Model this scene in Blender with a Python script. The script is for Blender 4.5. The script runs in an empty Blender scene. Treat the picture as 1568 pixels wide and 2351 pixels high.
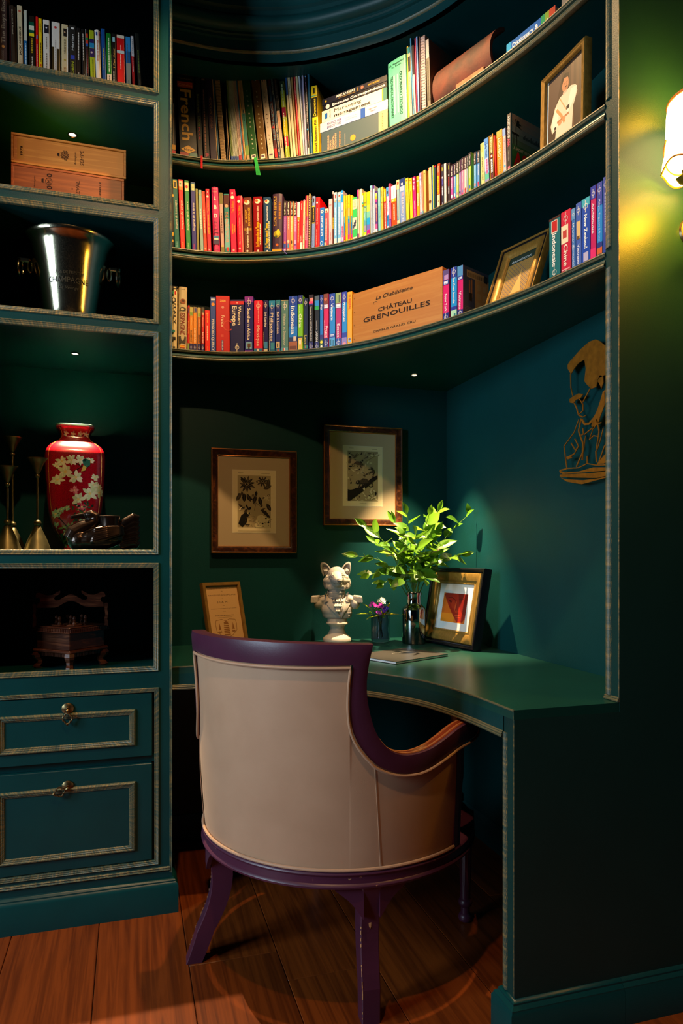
import bpy, bmesh, math, random
from math import radians, sin, cos, pi, sqrt, atan2, hypot
from mathutils import Vector, Matrix
random.seed(7)
SC = bpy.context.scene
COL = SC.collection
# ------------------------------------------------------------ camera
YAW = radians(16.9)
CAMZ = 1.12
cam_d = bpy.data.cameras.new('camera'); cam = bpy.data.objects.new('camera', cam_d); COL.objects.link(cam)
cam.location = (0, 0, CAMZ); cam.rotation_euler = (pi/2, 0, -YAW)
cam_d.sensor_fit = 'HORIZONTAL'; cam_d.sensor_width = 36.0
cam_d.lens = 36.0*1598/1568; cam_d.shift_y = 96.5/1568
cam_d.clip_start = 0.02
SC.camera = cam
# ------------------------------------------------------------ world, exposure
W = bpy.data.worlds.new('world'); SC.world = W; W.use_nodes = True
W.node_tree.nodes['Background'].inputs[0].default_value = (0.35, 0.6, 1.0, 1)
W.node_tree.nodes['Background'].inputs[1].default_value = 0.004
SC.view_settings.view_transform = 'Standard'; SC.view_settings.look = 'None'
SC.view_settings.gamma = 1.0; SC.view_settings.use_curve_mapping = False
SC.view_settings.exposure = 0.0
SC.cycles.use_denoising = True
SC.cycles.max_bounces = 8; SC.cycles.diffuse_bounces = 3; SC.cycles.glossy_bounces = 4
SC.cycles.transmission_bounces = 8; SC.cycles.transparent_max_bounces = 8
SC.cycles.sample_clamp_indirect = 4.0
SC.cycles.caustics_reflective = False; SC.cycles.caustics_refractive = False
def aim(o, target):
    o.rotation_euler = (Vector(target)-Vector(o.location)).to_track_quat('-Z', 'Y').to_euler()
def area(name, loc, target, sx, sy, power, color):
    l = bpy.data.lights.new(name, 'AREA'); l.shape = 'RECTANGLE'; l.size = sx; l.size_y = sy
    l.energy = power; l.color = color
    o = bpy.data.objects.new(name, l); COL.objects.link(o); o.location = loc; aim(o, target); return o
def spot(name, loc, target, power, color, angle, blend, radius):
    l = bpy.data.lights.new(name, 'SPOT'); l.energy = power; l.color = color
    l.spot_size = radians(angle); l.spot_blend = blend; l.shadow_soft_size = radius
    o = bpy.data.objects.new(name, l); COL.objects.link(o); o.location = loc; aim(o, target); return o
WARM = (1.0, 0.62, 0.28)
COOL = (0.62, 0.83, 1.0)
area('window_light', (-2.60, 0.50, 1.50), (0.4, 1.75, 1.0), 0.50, 1.9, 76, COOL)
area('window_light', (-2.60, 1.25, 1.50), (0.4, 1.95, 1.0), 0.42, 1.9, 60, COOL)
spot('ceiling_downlight', (0.50, 1.98, 3.10), (0.53, 2.02, 0.8), 135, WARM, 124, 0.70, 0.022)
spot('ceiling_downlight', (-0.05, 0.80, 3.10), (-0.12, 1.75, 0.8), 80, (1.0, 0.56, 0.24), 110, 0.9, 0.03)

# ------------------------------------------------------------ pixel rays (photo frame 1568x2351), used to read real positions on real planes
CT, ST = cos(YAW), sin(YAW)
def ray(u, v=1272):
    t = (u-784)/1598.0
    return Vector((t*CT+ST, -t*ST+CT, (1272-v)/1598.0))
def onY(u, v, Y):
    d = ray(u, v); k = Y/d.y; return Vector((d.x*k, Y, CAMZ+d.z*k))
def onX(u, v, X):
    d = ray(u, v); k = X/d.x; return Vector((X, d.y*k, CAMZ+d.z*k))
def onZ(u, v, z):
    d = ray(u, v); k = (z-CAMZ)/d.z; return Vector((d.x*k, d.y*k, z))
def depth(p): return p[0]*ST+p[1]*CT
def zat(v, p): return CAMZ+(1272-v)/1598.0*depth(p)
# ------------------------------------------------------------ colour
def lin(c):
    return c/12.92 if c <= 0.04045 else ((c+0.055)/1.055)**2.4
def hx(h):
    h = h.lstrip('#'); return tuple(lin(int(h[i:i+2], 16)/255.0) for i in (0, 2, 4))
# ------------------------------------------------------------ mesh builder
class MB:
    def __init__(s): s.v = []; s.f = []; s.c = []; s.uv = []; s.m = []; s.col = (0.8, 0.8, 0.8); s.mi = 0
    def vert(s, p): s.v.append(tuple(p)); return len(s.v)-1
    def face(s, idx, uv=None, col=None):
        s.f.append(tuple(idx)); s.uv.append(uv); s.c.append(col or s.col); s.m.append(s.mi)
    def poly(s, pts, col=None):
        i0 = len(s.v); s.v.extend(tuple(p) for p in pts); s.face(range(i0, i0+len(pts)), None, col)
    def box(s, x0, x1, y0, y1, z0, z1, col=None, F=None):
        P = [(x0,y0,z0),(x1,y0,z0),(x1,y1,z0),(x0,y1,z0),(x0,y0,z1),(x1,y0,z1),(x1,y1,z1),(x0,y1,z1)]
        if F: P = [F @ Vector(p) for p in P]
        i = len(s.v); s.v.extend(tuple(p) for p in P)
        for q in ((3,2,1,0),(4,5,6,7),(0,1,5,4),(1,2,6,5),(2,3,7,6),(3,0,4,7)):
            s.face([i+k for k in q], None, col)
    def rbox(s, x0, x1, y0, y1, z0, z1, r=0.002, col=None, F=None):
        # box with its twelve edges chamfered
        F = F or Matrix.Identity(4)
        xs = (x0, x0+r, x1-r, x1); ys = (y0, y0+r, y1-r, y1); zs = (z0, z0+r, z1-r, z1)
        idx = {}
        def V(a, b, c):
            k = (a, b, c)
            if k not in idx: idx[k] = s.vert(F @ Vector((xs[a], ys[b], zs[c])))
            return idx[k]
        fs = []
        for e, w in ((0, 0), (3, 3)):
            fs.append([V(e,1,1),V(e,1,2),V(e,2,2),V(e,2,1)] if e == 0 else [V(e,1,1),V(e,2,1),V(e,2,2),V(e,1,2)])
            fs.append([V(1,e,1),V(2,e,1),V(2,e,2),V(1,e,2)] if e == 0 else [V(1,e,1),V(1,e,2),V(2,e,2),V(2,e,1)])
            fs.append([V(1,1,e),V(1,2,e),V(2,2,e),V(2,1,e)] if e == 0 else [V(1,1,e),V(2,1,e),V(2,2,e),V(1,2,e)])
        inn = {0: 1, 3: 2}
        for a in (0, 3):
            for b in (0, 3):
                fs.append([V(a,inn[b],1),V(a,inn[b],2),V(inn[a],b,2),V(inn[a],b,1)])
                fs.append([V(a,1,inn[b]),V(a,2,inn[b]),V(inn[a],2,b),V(inn[a],1,b)])
                fs.append([V(1,a,inn[b]),V(2,a,inn[b]),V(2,inn[a],b),V(1,inn[a],b)])
                for c in (0, 3):
                    fs.append([V(a,inn[b],inn[c]),V(inn[a],b,inn[c]),V(inn[a],inn[b],c)])
        for q in fs: s.face(q, None, col)
    def grid(s, rows, closed_u=False, closed_v=False, col=None, uvf=None):
        i = len(s.v); n = len(rows); m = len(rows[0])
        for r in rows: s.v.extend(tuple(p) for p in r)
        for a in range(n if closed_u else n-1):
            for b in range(m if closed_v else m-1):
                a2 = (a+1) % n; b2 = (b+1) % m
                q = [i+a*m+b, i+a*m+b2, i+a2*m+b2, i+a2*m+b]
                uv = None
                if uvf: uv = [uvf(a, b), uvf(a, b+1), uvf(a+1, b+1), uvf(a+1, b)]
                s.face(q, uv, col)
    def lathe(s, prof, n=32, F=None, col=None, flute=None, cap=True):
        F = F or Matrix.Identity(4); rows = []
        for (r, z) in prof:
            row = []
            for k in range(n):
                a = 2*pi*k/n; rr = r*(flute(a, z) if flute else 1)
                row.append(F @ Vector((rr*cos(a), rr*sin(a), z)))
            rows.append(row)
        s.grid(rows, False, True, col)
        if cap:
            for ring in (0, -1):
                if prof[ring][0] > 1e-4:
                    base = len(s.v)-len(prof)*n if ring == 0 else len(s.v)-n
                    q = list(range(base, base+n)); s.face(q if ring else q[::-1], None, col)
    def tube(s, pts, r, n=8, closed=False, col=None, up=None, sx=1, sy=1):
        pts = [Vector(p) for p in pts]; N = len(pts); rows = []
        up = Vector(up) if up else None; prev = None
        for i, p in enumerate(pts):
            a = pts[(i-1) % N] if closed or i else p
            b = pts[(i+1) % N] if closed or i < N-1 else p
            t = (b-a).normalized()
            if up is not None: x = t.cross(up)
            elif prev is None: x = t.cross(Vector((0, 0, 1)) if abs(t.z) < 0.9 else Vector((1, 0, 0)))
            else: x = prev-t*prev.dot(t)
            x.normalize(); prev = x; y = t.cross(x)
            rr = r[i] if isinstance(r, (list, tuple)) else r
            rows.append([p+x*(cos(2*pi*k/n)*rr*sx)+y*(sin(2*pi*k/n)*rr*sy) for k in range(n)])
        s.grid(rows, closed, True, col)
        if not closed:
            b0 = len(s.v)-N*n; s.face(list(range(b0, b0+n))[::-1], None, col); s.face(range(len(s.v)-n, len(s.v)), None, col)
    def sweep(s, path, prof, normal, closed=False, col=None, capends=True):
        # path in a plane with the given normal; profile (a sideways, b along normal); mitred corners, uv in metres
        path = [Vector(p) for p in path]; N = Vector(normal).normalized(); n = len(path)
        rows = []; L = [0.0]; vv = [0.0]
        for k in range(1, len(prof)): vv.append(vv[-1]+hypot(prof[k][0]-prof[k-1][0], prof[k][1]-prof[k-1][1]))
        for i, p in enumerate(path):
            if i: L.append(L[-1]+(p-path[i-1]).length)
            t1 = (p-path[i-1]).normalized() if (i or closed) else None
            t2 = (path[(i+1) % n]-p).normalized() if (i < n-1 or closed) else None
            if t1 is None: t1 = t2
            if t2 is None: t2 = t1
            s1 = N.cross(t1); s2 = N.cross(t2); sd = (s1+s2).normalized(); k = 1/max(0.3, sd.dot(s1))
            rows.append([p+sd*(a*k)+N*b for a, b in prof])
        if closed: L.append(L[-1]+(path[0]-path[-1]).length)
        else: L.append(L[-1])
        s.grid(rows, closed, False, col, lambda a, b: (L[a], vv[b]))
        if not closed and capends:
            m = len(prof); b0 = len(s.v)-n*m
            s.face(range(b0, b0+m), None, col); s.face(list(range(len(s.v)-m, len(s.v)))[::-1], None, col)
    def prism(s, poly, z0, z1, F=None, col=None, top=True):
        F = F or Matrix.Identity(4); n = len(poly)
        i = len(s.v)
        s.v.extend(tuple(F @ Vector((x, y, z0))) for x, y in poly); s.v.extend(tuple(F @ Vector((x, y, z1))) for x, y in poly)
        s.face([i+k for k in range(n)][::-1], None, col); s.face([i+n+k for k in range(n)], None, col)
        for k in range(n): s.face([i+k, i+(k+1) % n, i+n+(k+1) % n, i+n+k], None, col)
    def ball(s, c, r, n=10, m=7, col=None, sc=(1, 1, 1), F=None):
        rows = []; F = F or Matrix.Identity(4)
        for a in range(m+1):
            th = pi*a/m
            rows.append([F @ Vector((c[0]+r*sc[0]*sin(th)*cos(2*pi*k/n), c[1]+r*sc[1]*sin(th)*sin(2*pi*k/n), c[2]-r*sc[2]*cos(th))) for k in range(n)])
        s.grid(rows, False, True, col)
    def text(s, txt, F, size, width=None, col=None, bold=0.0, shear=0.0, align='c', warp=None, spacing=1.0):
        # flat letters laid in the xy plane of F, size = cap height; width = total width to fill
        vs, fs, w, h = glyphs(txt, bold, spacing)
        if not vs: return
        sx = size if width is None else width/max(w, 1e-6)
        if width is not None and align == 'max': sx = min(size*1.0, sx)
        ox = {'c': -w/2, 'l': 0, 'r': -w, 'max': -w/2}[align]
        i = len(s.v)
        for x, y in vs:
            p = Vector(((x+ox)*sx+shear*y*size, (y-0.5)*size, 0))
            s.v.append(tuple(F @ (warp(p) if warp else p)))
        for f in fs: s.face([i+k for k in f], None, col)
    def build(s, name, mat, parent=None, smooth=False, flip=None, weld=False):
        me = bpy.data.meshes.new(name)
        me.from_pydata(s.v, [], s.f); me.validate(clean_customdata=False) if False else None
        mats = mat if isinstance(mat, (list, tuple)) else [mat]
        for m_ in mats: me.materials.append(m_)
        ul = me.uv_layers.new(name='UVMap'); ca = me.color_attributes.new('Col', 'FLOAT_COLOR', 'CORNER')
        li = 0; uvd = []; cd = []
        for fi, f in enumerate(s.f):
            uv = s.uv[fi]; c = s.c[fi]
            for k in range(len(f)):
                if uv: uvd.extend(uv[k])
                else: uvd.extend((0, 0))
                cd.extend((c[0], c[1], c[2], 1.0))
        ul.data.foreach_set('uv', uvd); ca.data.foreach_set('color', cd)
        me.polygons.foreach_set('material_index', s.m)
        if smooth: me.polygons.foreach_set('use_smooth', [True]*len(s.f))
        me.update()
        if weld or flip is not False:
            bm = bmesh.new(); bm.from_mesh(me)
            if weld: bmesh.ops.remove_doubles(bm, verts=bm.verts, dist=1e-5)
            if flip is None or flip is True: bmesh.ops.recalc_face_normals(bm, faces=bm.faces)
            bm.to_mesh(me); bm.free()
        if smooth: me.set_sharp_from_angle(angle=radians(42))
        o = bpy.data.objects.new(name, me); COL.objects.link(o)
        if parent is not None:
            o.parent = parent; o.matrix_parent_inverse = PINV.get(parent.name, parent.matrix_basis.inverted())
        return o
PINV = {}
_G = {}
def glyphs(txt, bold, spacing=1.0):
    if 'M' in txt: bold = 0.0
    k = (txt, bold, spacing)
    if k in _G: return _G[k]
    cu = bpy.data.curves.new('t', 'FONT'); cu.body = txt; cu.resolution_u = 2; cu.offset = bold; cu.fill_mode = 'FRONT'
    cu.space_character = spacing
    ob = bpy.data.objects.new('t', cu); me = ob.to_mesh()
    vs = [(v.co.x/0.72, v.co.y/0.72) for v in me.vertices]; fs = [tuple(p.vertices) for p in me.polygons]
    ob.to_mesh_clear(); bpy.data.objects.remove(ob); bpy.data.curves.remove(cu)
    if vs:
        x0 = min(v[0] for v in vs); x1 = max(v[0] for v in vs)
        vs = [(x-x0, y) for x, y in vs]; w = x1-x0
    else: w = 0
    _G[k] = (vs, fs, w, 1.0); return _G[k]
def thing(name, label, cat, loc=(0, 0, 0), group=None, rotz=0):
    o = bpy.data.objects.new(name, None); COL.objects.link(o); o.location = loc; o.rotation_euler = (0, 0, rotz)
    o.empty_display_size = 0.05
    o['label'] = label; o['category'] = cat
    if group: o['group'] = group
    PINV[o.name] = Matrix.Translation(Vector(loc)).inverted() if not rotz else (Matrix.Translation(Vector(loc)) @ Matrix.Rotation(rotz, 4, 'Z')).inverted()
    return o
def tag(o, label, cat, group=None):
    o['label'] = label; o['category'] = cat
    if group: o['group'] = group
    return o
def struct(o): o['kind'] = 'structure'; return o
def frame(origin, x, y, z):
    x = Vector(x); y = Vector(y); z = Vector(z)
    M = Matrix.Identity(4)
    for i in range(3): M[i][0] = x[i]; M[i][1] = y[i]; M[i][2] = z[i]; M[i][3] = origin[i]
    return M
def catmull(P, per=8):
    P = [Vector(p) for p in P]; out = []
    for i in range(len(P)-1):
        p0 = P[i-1] if i else P[0]*2-P[1]; p1 = P[i]; p2 = P[i+1]; p3 = P[i+2] if i+2 < len(P) else P[-1]*2-P[-2]
        for k in range(per):
            t = k/per
            out.append(0.5*((2*p1)+(p2-p0)*t+(2*p0-5*p1+4*p2-p3)*t*t+(3*p1-p0-3*p2+p3)*t**3))
    out.append(P[-1]); return out
# ------------------------------------------------------------ materials
MATS = {}
def nm(name):
    m = bpy.data.materials.new(name); m.use_nodes = True; nt = m.node_tree
    MATS[name] = m; return m, nt, nt.nodes['Principled BSDF']
def N(nt, typ, **kw):
    n = nt.nodes.new(typ)
    for k, v in kw.items(): setattr(n, k, v)
    return n
def simple(name, col, rough=0.5, metal=0.0, spec=0.5, noise=0.0, nscale=30, bump=0.0, bscale=300, coat=0.0, sub=0.0, col2=None, stretch=None):
    m, nt, b = nm(name); b.inputs['Roughness'].default_value = rough; b.inputs['Metallic'].default_value = metal
    b.inputs['Specular IOR Level'].default_value = spec; b.inputs['Coat Weight'].default_value = coat
    b.inputs['Coat Roughness'].default_value = 0.12
    c = hx(col) if isinstance(col, str) else col
    b.inputs['Base Color'].default_value = (*c, 1)
    tc = N(nt, 'ShaderNodeTexCoord')
    src = tc.outputs['Object']
    if stretch:
        mp = N(nt, 'ShaderNodeMapping'); mp.inputs['Scale'].default_value = stretch; nt.links.new(src, mp.inputs['Vector']); src = mp.outputs[0]
    if noise or col2:
        t = N(nt, 'ShaderNodeTexNoise'); t.inputs['Scale'].default_value = nscale; t.inputs['Detail'].default_value = 5
        nt.links.new(src, t.inputs['Vector'])
        r = N(nt, 'ShaderNodeValToRGB'); c2 = hx(col2) if col2 else tuple(x*(1-noise) for x in c)
        r.color_ramp.elements[0].position = 0.35; r.color_ramp.elements[1].position = 0.65
        r.color_ramp.elements[0].color = (*c2, 1); r.color_ramp.elements[1].color = (*c, 1)
        nt.links.new(t.outputs['Fac'], r.inputs['Fac']); nt.links.new(r.outputs['Color'], b.inputs['Base Color'])
    if bump:
        t = N(nt, 'ShaderNodeTexNoise'); t.inputs['Scale'].default_value = bscale; t.inputs['Detail'].default_value = 3
        nt.links.new(tc.outputs['Object'], t.inputs['Vector'])
        bp = N(nt, 'ShaderNodeBump'); bp.inputs['Strength'].default_value = bump; bp.inputs['Distance'].default_value = 0.001
        nt.links.new(t.outputs['Fac'], bp.inputs['Height']); nt.links.new(bp.outputs['Normal'], b.inputs['Normal'])
    return m
TEAL = (0.0022, 0.045, 0.046)
M_wall = simple('teal_wall_paint', TEAL, rough=0.42, noise=0.10, nscale=6, bump=0.35, bscale=420, spec=0.32)
M_side = simple('teal_wall_paint_sconce_tint', (0.0058, 0.036, 0.031), rough=0.45, noise=0.10, nscale=6, bump=0.35, bscale=420, spec=0.32)  # teal with red added to the colour, to yellow the sconce glow
M_paint = simple('teal_joinery_paint', TEAL, rough=0.33, noise=0.10, nscale=9, bump=0.25, bscale=300, spec=0.32)
M_desk = simple('teal_desk_paint', (0.0045, 0.052, 0.040), rough=0.30, noise=0.15, nscale=7, bump=0.18, bscale=260)
def trim_mat():
    # teal paint rubbed through to gold along the mouldings; streaks follow the moulding through its uv
    m, nt, b = nm('rubbed_gold_trim')
    uv = N(nt, 'ShaderNodeUVMap'); uv.uv_map = 'UVMap'
    mp = N(nt, 'ShaderNodeMapping'); mp.inputs['Scale'].default_value = (30, 430, 1); nt.links.new(uv.outputs[0], mp.inputs['Vector'])
    t = N(nt, 'ShaderNodeTexNoise'); t.inputs['Scale'].default_value = 1.0; t.inputs['Detail'].default_value = 4; t.inputs['Roughness'].default_value = 0.65
    nt.links.new(mp.outputs[0], t.inputs['Vector'])
    mp2 = N(nt, 'ShaderNodeMapping'); mp2.inputs['Scale'].default_value = (7, 60, 1); nt.links.new(uv.outputs[0], mp2.inputs['Vector'])
    t2 = N(nt, 'ShaderNodeTexNoise'); t2.inputs['Scale'].default_value = 1.0; t2.inputs['Detail'].default_value = 3; nt.links.new(mp2.outputs[0], t2.inputs['Vector'])
    ad = N(nt, 'ShaderNodeMath', operation='MULTIPLY_ADD'); nt.links.new(t2.outputs['Fac'], ad.inputs[0]); ad.inputs[1].default_value = 1.1; nt.links.new(t.outputs['Fac'], ad.inputs[2])
    gm = N(nt, 'ShaderNodeNewGeometry')
    ad2 = N(nt, 'ShaderNodeMath', operation='ADD'); nt.links.new(ad.outputs[0], ad2.inputs[0]); ad2.operation = 'MULTIPLY'; ad2.inputs[1].default_value = 0.5
    r = N(nt, 'ShaderNodeValToRGB'); r.color_ramp.elements[0].position = 1.13/2; r.color_ramp.elements[1].position = 1.19/2
    r.color_ramp.elements[0].color = (0, 0, 0, 1); r.color_ramp.elements[1].color = (1, 1, 1, 1)
    nt.links.new(ad2.outputs[0], r.inputs['Fac'])
    mx = N(nt, 'ShaderNodeMix', data_type='RGBA'); nt.links.new(r.outputs['Color'], mx.inputs['Factor'])
    mx.inputs['A'].default_value = (0.005, 0.058, 0.054, 1); mx.inputs['B'].default_value = (0.70, 0.37, 0.06, 1)
    nt.links.new(mx.outputs['Result'], b.inputs['Base Color']); b.inputs['Roughness'].default_value = 0.32
    bp = N(nt, 'ShaderNodeBump'); bp.inputs['Strength'].default_value = 0.3; bp.inputs['Distance'].default_value = 0.0008
    nt.links.new(t.outputs['Fac'], bp.inputs['Height']); nt.links.new(bp.outputs['Normal'], b.inputs['Normal'])
    return m
M_trim = trim_mat()
def attr_mat(name, rough=0.4, spec=0.5, coat=0.0, metal=0.0):
    m, nt, b = nm(name); a = N(nt, 'ShaderNodeAttribute'); a.attribute_name = 'Col'
    nt.links.new(a.outputs['Color'], b.inputs['Base Color']); b.inputs['Roughness'].default_value = rough
    b.inputs['Specular IOR Level'].default_value = spec; b.inputs['Coat Weight'].default_value = coat; b.inputs['Metallic'].default_value = metal
    tc = N(nt, 'ShaderNodeTexCoord'); t = N(nt, 'ShaderNodeTexNoise'); t.inputs['Scale'].default_value = 400; nt.links.new(tc.outputs['Object'], t.inputs['Vector'])
    bp = N(nt, 'ShaderNodeBump'); bp.inputs['Strength'].default_value = 0.08; bp.inputs['Distance'].default_value = 0.0005
    nt.links.new(t.outputs['Fac'], bp.inputs['Height']); nt.links.new(bp.outputs['Normal'], b.inputs['Normal'])
    return m
M_print = attr_mat('printed_cover', 0.38)
M_gloss = attr_mat('glossy_cover', 0.30, 0.35)
M_matte = attr_mat('printed_paper', 0.75, 0.2)
M_page = simple('book_pages', '#cdb890', 0.8, noise=0.25, nscale=800, stretch=(1, 1, 1))
def wood(name, c1, c2, rough=0.4, scale=(2, 40, 40), coat=0.0, ring=6.0, bump=0.15):
    m, nt, b = nm(name); tc = N(nt, 'ShaderNodeTexCoord'); mp = N(nt, 'ShaderNodeMapping'); mp.inputs['Scale'].default_value = scale
    oi = N(nt, 'ShaderNodeObjectInfo'); va = N(nt, 'ShaderNodeVectorMath', operation='ADD')
    sc = N(nt, 'ShaderNodeVectorMath', operation='SCALE'); sc.inputs['Scale'].default_value = 13.0
    cb = N(nt, 'ShaderNodeCombineXYZ'); nt.links.new(oi.outputs['Random'], cb.inputs[0]); nt.links.new(oi.outputs['Random'], cb.inputs[1]); nt.links.new(oi.outputs['Random'], cb.inputs[2])
    nt.links.new(cb.outputs[0], sc.inputs[0]); nt.links.new(tc.outputs['Object'], va.inputs[0]); nt.links.new(sc.outputs[0], va.inputs[1])
    nt.links.new(va.outputs[0], mp.inputs['Vector'])
    t = N(nt, 'ShaderNodeTexNoise'); t.inputs['Scale'].default_value = 1.0; t.inputs['Detail'].default_value = 6; t.inputs['Roughness'].default_value = 0.6; t.inputs['Distortion'].default_value = 0.6
    nt.links.new(mp.outputs[0], t.inputs['Vector'])
    mu = N(nt, 'ShaderNodeMath', operation='MULTIPLY'); mu.inputs[1].default_value = ring; nt.links.new(t.outputs['Fac'], mu.inputs[0])
    fr = N(nt, 'ShaderNodeMath', operation='PINGPONG'); fr.inputs[1].default_value = 1.0; nt.links.new(mu.outputs[0], fr.inputs[0])
    r = N(nt, 'ShaderNodeValToRGB'); r.color_ramp.elements[0].color = (*hx(c1), 1); r.color_ramp.elements[1].color = (*hx(c2), 1)
    r.color_ramp.elements[0].position = 0.1; r.color_ramp.elements[1].position = 0.8
    nt.links.new(fr.outputs[0], r.inputs['Fac'])
    hsv = N(nt, 'ShaderNodeHueSaturation'); mr = N(nt, 'ShaderNodeMapRange'); mr.inputs['To Min'].default_value = 0.72; mr.inputs['To Max'].default_value = 1.25
    nt.links.new(oi.outputs['Random'], mr.inputs['Value']); nt.links.new(mr.outputs[0], hsv.inputs['Value']); nt.links.new(r.outputs['Color'], hsv.inputs['Color'])
    nt.links.new(hsv.outputs['Color'], b.inputs['Base Color']); b.inputs['Roughness'].default_value = rough; b.inputs['Coat Weight'].default_value = coat
    bp = N(nt, 'ShaderNodeBump'); bp.inputs['Strength'].default_value = bump; bp.inputs['Distance'].default_value = 0.001
    nt.links.new(t.outputs['Fac'], bp.inputs['Height']); nt.links.new(bp.outputs['Normal'], b.inputs['Normal'])
    return m
M_floor = wood('floor_boards', '#5c2709', '#7e3a10', 0.36, (60, 2.2, 60), ring=3.0)
M_gap = simple('dark_gap', '#0a0604', 0.9)
# ============================================================ ARCHITECTURE
YA = 2.25          # front plane of the left bookcase
YB = 2.78          # back wall of the nook
XR = 1.325         # right wall of the nook
YP = 1.405         # plane of the sconce wall / end of the desk
HC = 3.30
JX, JW = 1.125, 0.052
def slab(name, x0, x1, y0, y1, z0, z1, mat=None, parent=None):
    m = MB(); m.box(x0, x1, y0, y1, z0, z1); return m.build(name, mat or M_wall, parent)
struct(slab('wall_back', -0.55, XR+0.1, YB, YB+0.1, 0, HC))
struct(slab('wall_nook_right', XR, XR+0.1, YP+JW, YB, 0, HC))
struct(slab('wall_right', JX, 2.7, YP, YP+JW, 0, HC, M_side))
struct(slab('wall_left', -2.75, -2.65, -2.6, YB+0.1, 0, HC))
struct(slab('ceiling', -2.75, 2.8, -2.6, YB+0.1, HC, HC+0.1, simple('ceiling_paint', '#1c2322', 0.8)))
# floor: a base and separate boards
fl = MB(); fl.box(-2.75, 2.7, -2.6, YB, -0.04, -0.012); fl = struct(fl.build('floor', M_gap))
rnd = random.Random(3)
for k in range(-9, 7):
    x0 = 0.397+0.243*k; x1 = x0+0.243
    if k in (-2,): cuts = [1.30, 2.4]
    elif k == -1: cuts = [0.35, 1.93]
    elif k == 0: cuts = [0.9, 1.79, 2.5]
    elif k == 1: cuts = [0.55, 2.2]
    else: cuts = sorted([rnd.uniform(-1, 0.4), rnd.uniform(1.0, 2.2)])
    if x1 < -1.2 : cuts = cuts[:1]
    ys = [-2.0]+cuts+[YB]
    for a, b in zip(ys[:-1], ys[1:]):
        m = MB(); m.rbox(-0.1205, 0.1205, 0.0008, b-a-0.0008, -0.02, 0, 0.0013)
        o = m.build('floor_board', M_floor, None); o.location = ((x0+x1)/2, a, 0); o.parent = fl
# bead profile: stepped reeded moulding, a = inwards, b = proud
def bead(w=0.013, p=0.004, base=0.0):
    pr = [(0, base)]
    n = 3
    for k in range(n):
        a0 = w*k/n
        for j in range(1, 5):
            tt = j/5
            pr.append((a0+w/n*tt, base+p*(1-0.25*k)*(0.35+0.65*sin(pi*tt))))
    pr.append((w, base)); pr.append((w, base-0.010))
    return pr
def rect_bead(x0, x1, z0, z1, y, name='moulding', parent=None, w=0.013, p=0.004, inward=True, axis='Y'):
    m = MB()
    P = [(x0, y, z0), (x1, y, z0), (x1, y, z1), (x0, y, z1)]
    m.sweep(P, [(a, b) for a, b in bead(w, p)], (0, -1, 0), closed=True)
    return m.build(name, M_trim, parent, smooth=True)
# ------------------------------------------------------------ left bookcase
def Zc(v, k=0.001363): return CAMZ+(1272-v)*k
BC = thing('built_in_bookcase', 'dark teal built-in bookcase with gold rubbed mouldings left of the desk nook', 'bookcase', (-0.18, YA, 0))
XL, XI = -0.447, 0.087     # opening between stiles (outer bead line)
rails = [(Zc(217), Zc(233)), (Zc(484), Zc(500)), (Zc(746), Zc(762)), (Zc(1274), Zc(1292)), (Zc(1541), Zc(1578))]
m = MB(); m.box(XI, 0.127, YA, YA+0.03, 0.1, HC); m.build('stile', M_paint, BC)
m = MB(); m.box(-0.487, XL, YA, YA+0.03, 0.1, HC); m.build('stile', M_paint, BC)
m = MB(); m.box(0.095, 0.127, YA+0.03, YB, 0, HC); m.build('side_panel', M_paint, BC)
m = MB(); m.box(-0.487, -0.455, YA+0.03, YB, 0, HC); m.build('side_panel', M_paint, BC)
m = MB(); m.box(-0.455, 0.095, YB-0.012, YB-0.002, 0, HC); m.build('back_panel', M_paint, BC)
for (zt, zb) in rails:
    m = MB(); m.box(XL, XI, YA, YA+0.03, zb, zt); m.build('rail', M_paint, BC)
zlow = Zc(1984)
m = MB(); m.box(XL, XI, YA, YA+0.03, 0.1, zlow); m.build('rail', M_paint, BC)
tops = [Zc(204)-0.004, Zc(469)-0.004, Zc(734)-0.004, Zc(1265)-0.002, Zc(1537)-0.003]
SH = tops
for i, zt in enumerate(tops):
    m = MB(); m.box(-0.455, 0.095, YA+0.018, YB-0.012, rails[i][1]-0.012, zt); m.build('shelf', M_paint, BC)
# beads round each compartment
ops = [(rails[0][0], HC-0.1)]+[(rails[i+1][0], rails[i][1]) for i in range(4)]+[(zlow, rails[4][1])]
for i, (z0, z1) in enumerate(ops):
    rect_bead(XL, XI, z0, z1, YA, 'opening_moulding', BC, w=0.016 if i < 5 else 0.014, p=0.005)
# vertical beads on the outer edge of the stile
m = MB(); m.sweep([(0.127, YA, 0.12), (0.127, YA, HC)], [(0.0, -0.004), (0.0, 0.003), (0.002, 0.005), (0.004, 0.003), (0.006, 0.0035), (0.008, 0.0)], (0, -1, 0))
m.build('corner_moulding', M_trim, BC, smooth=True)
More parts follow.
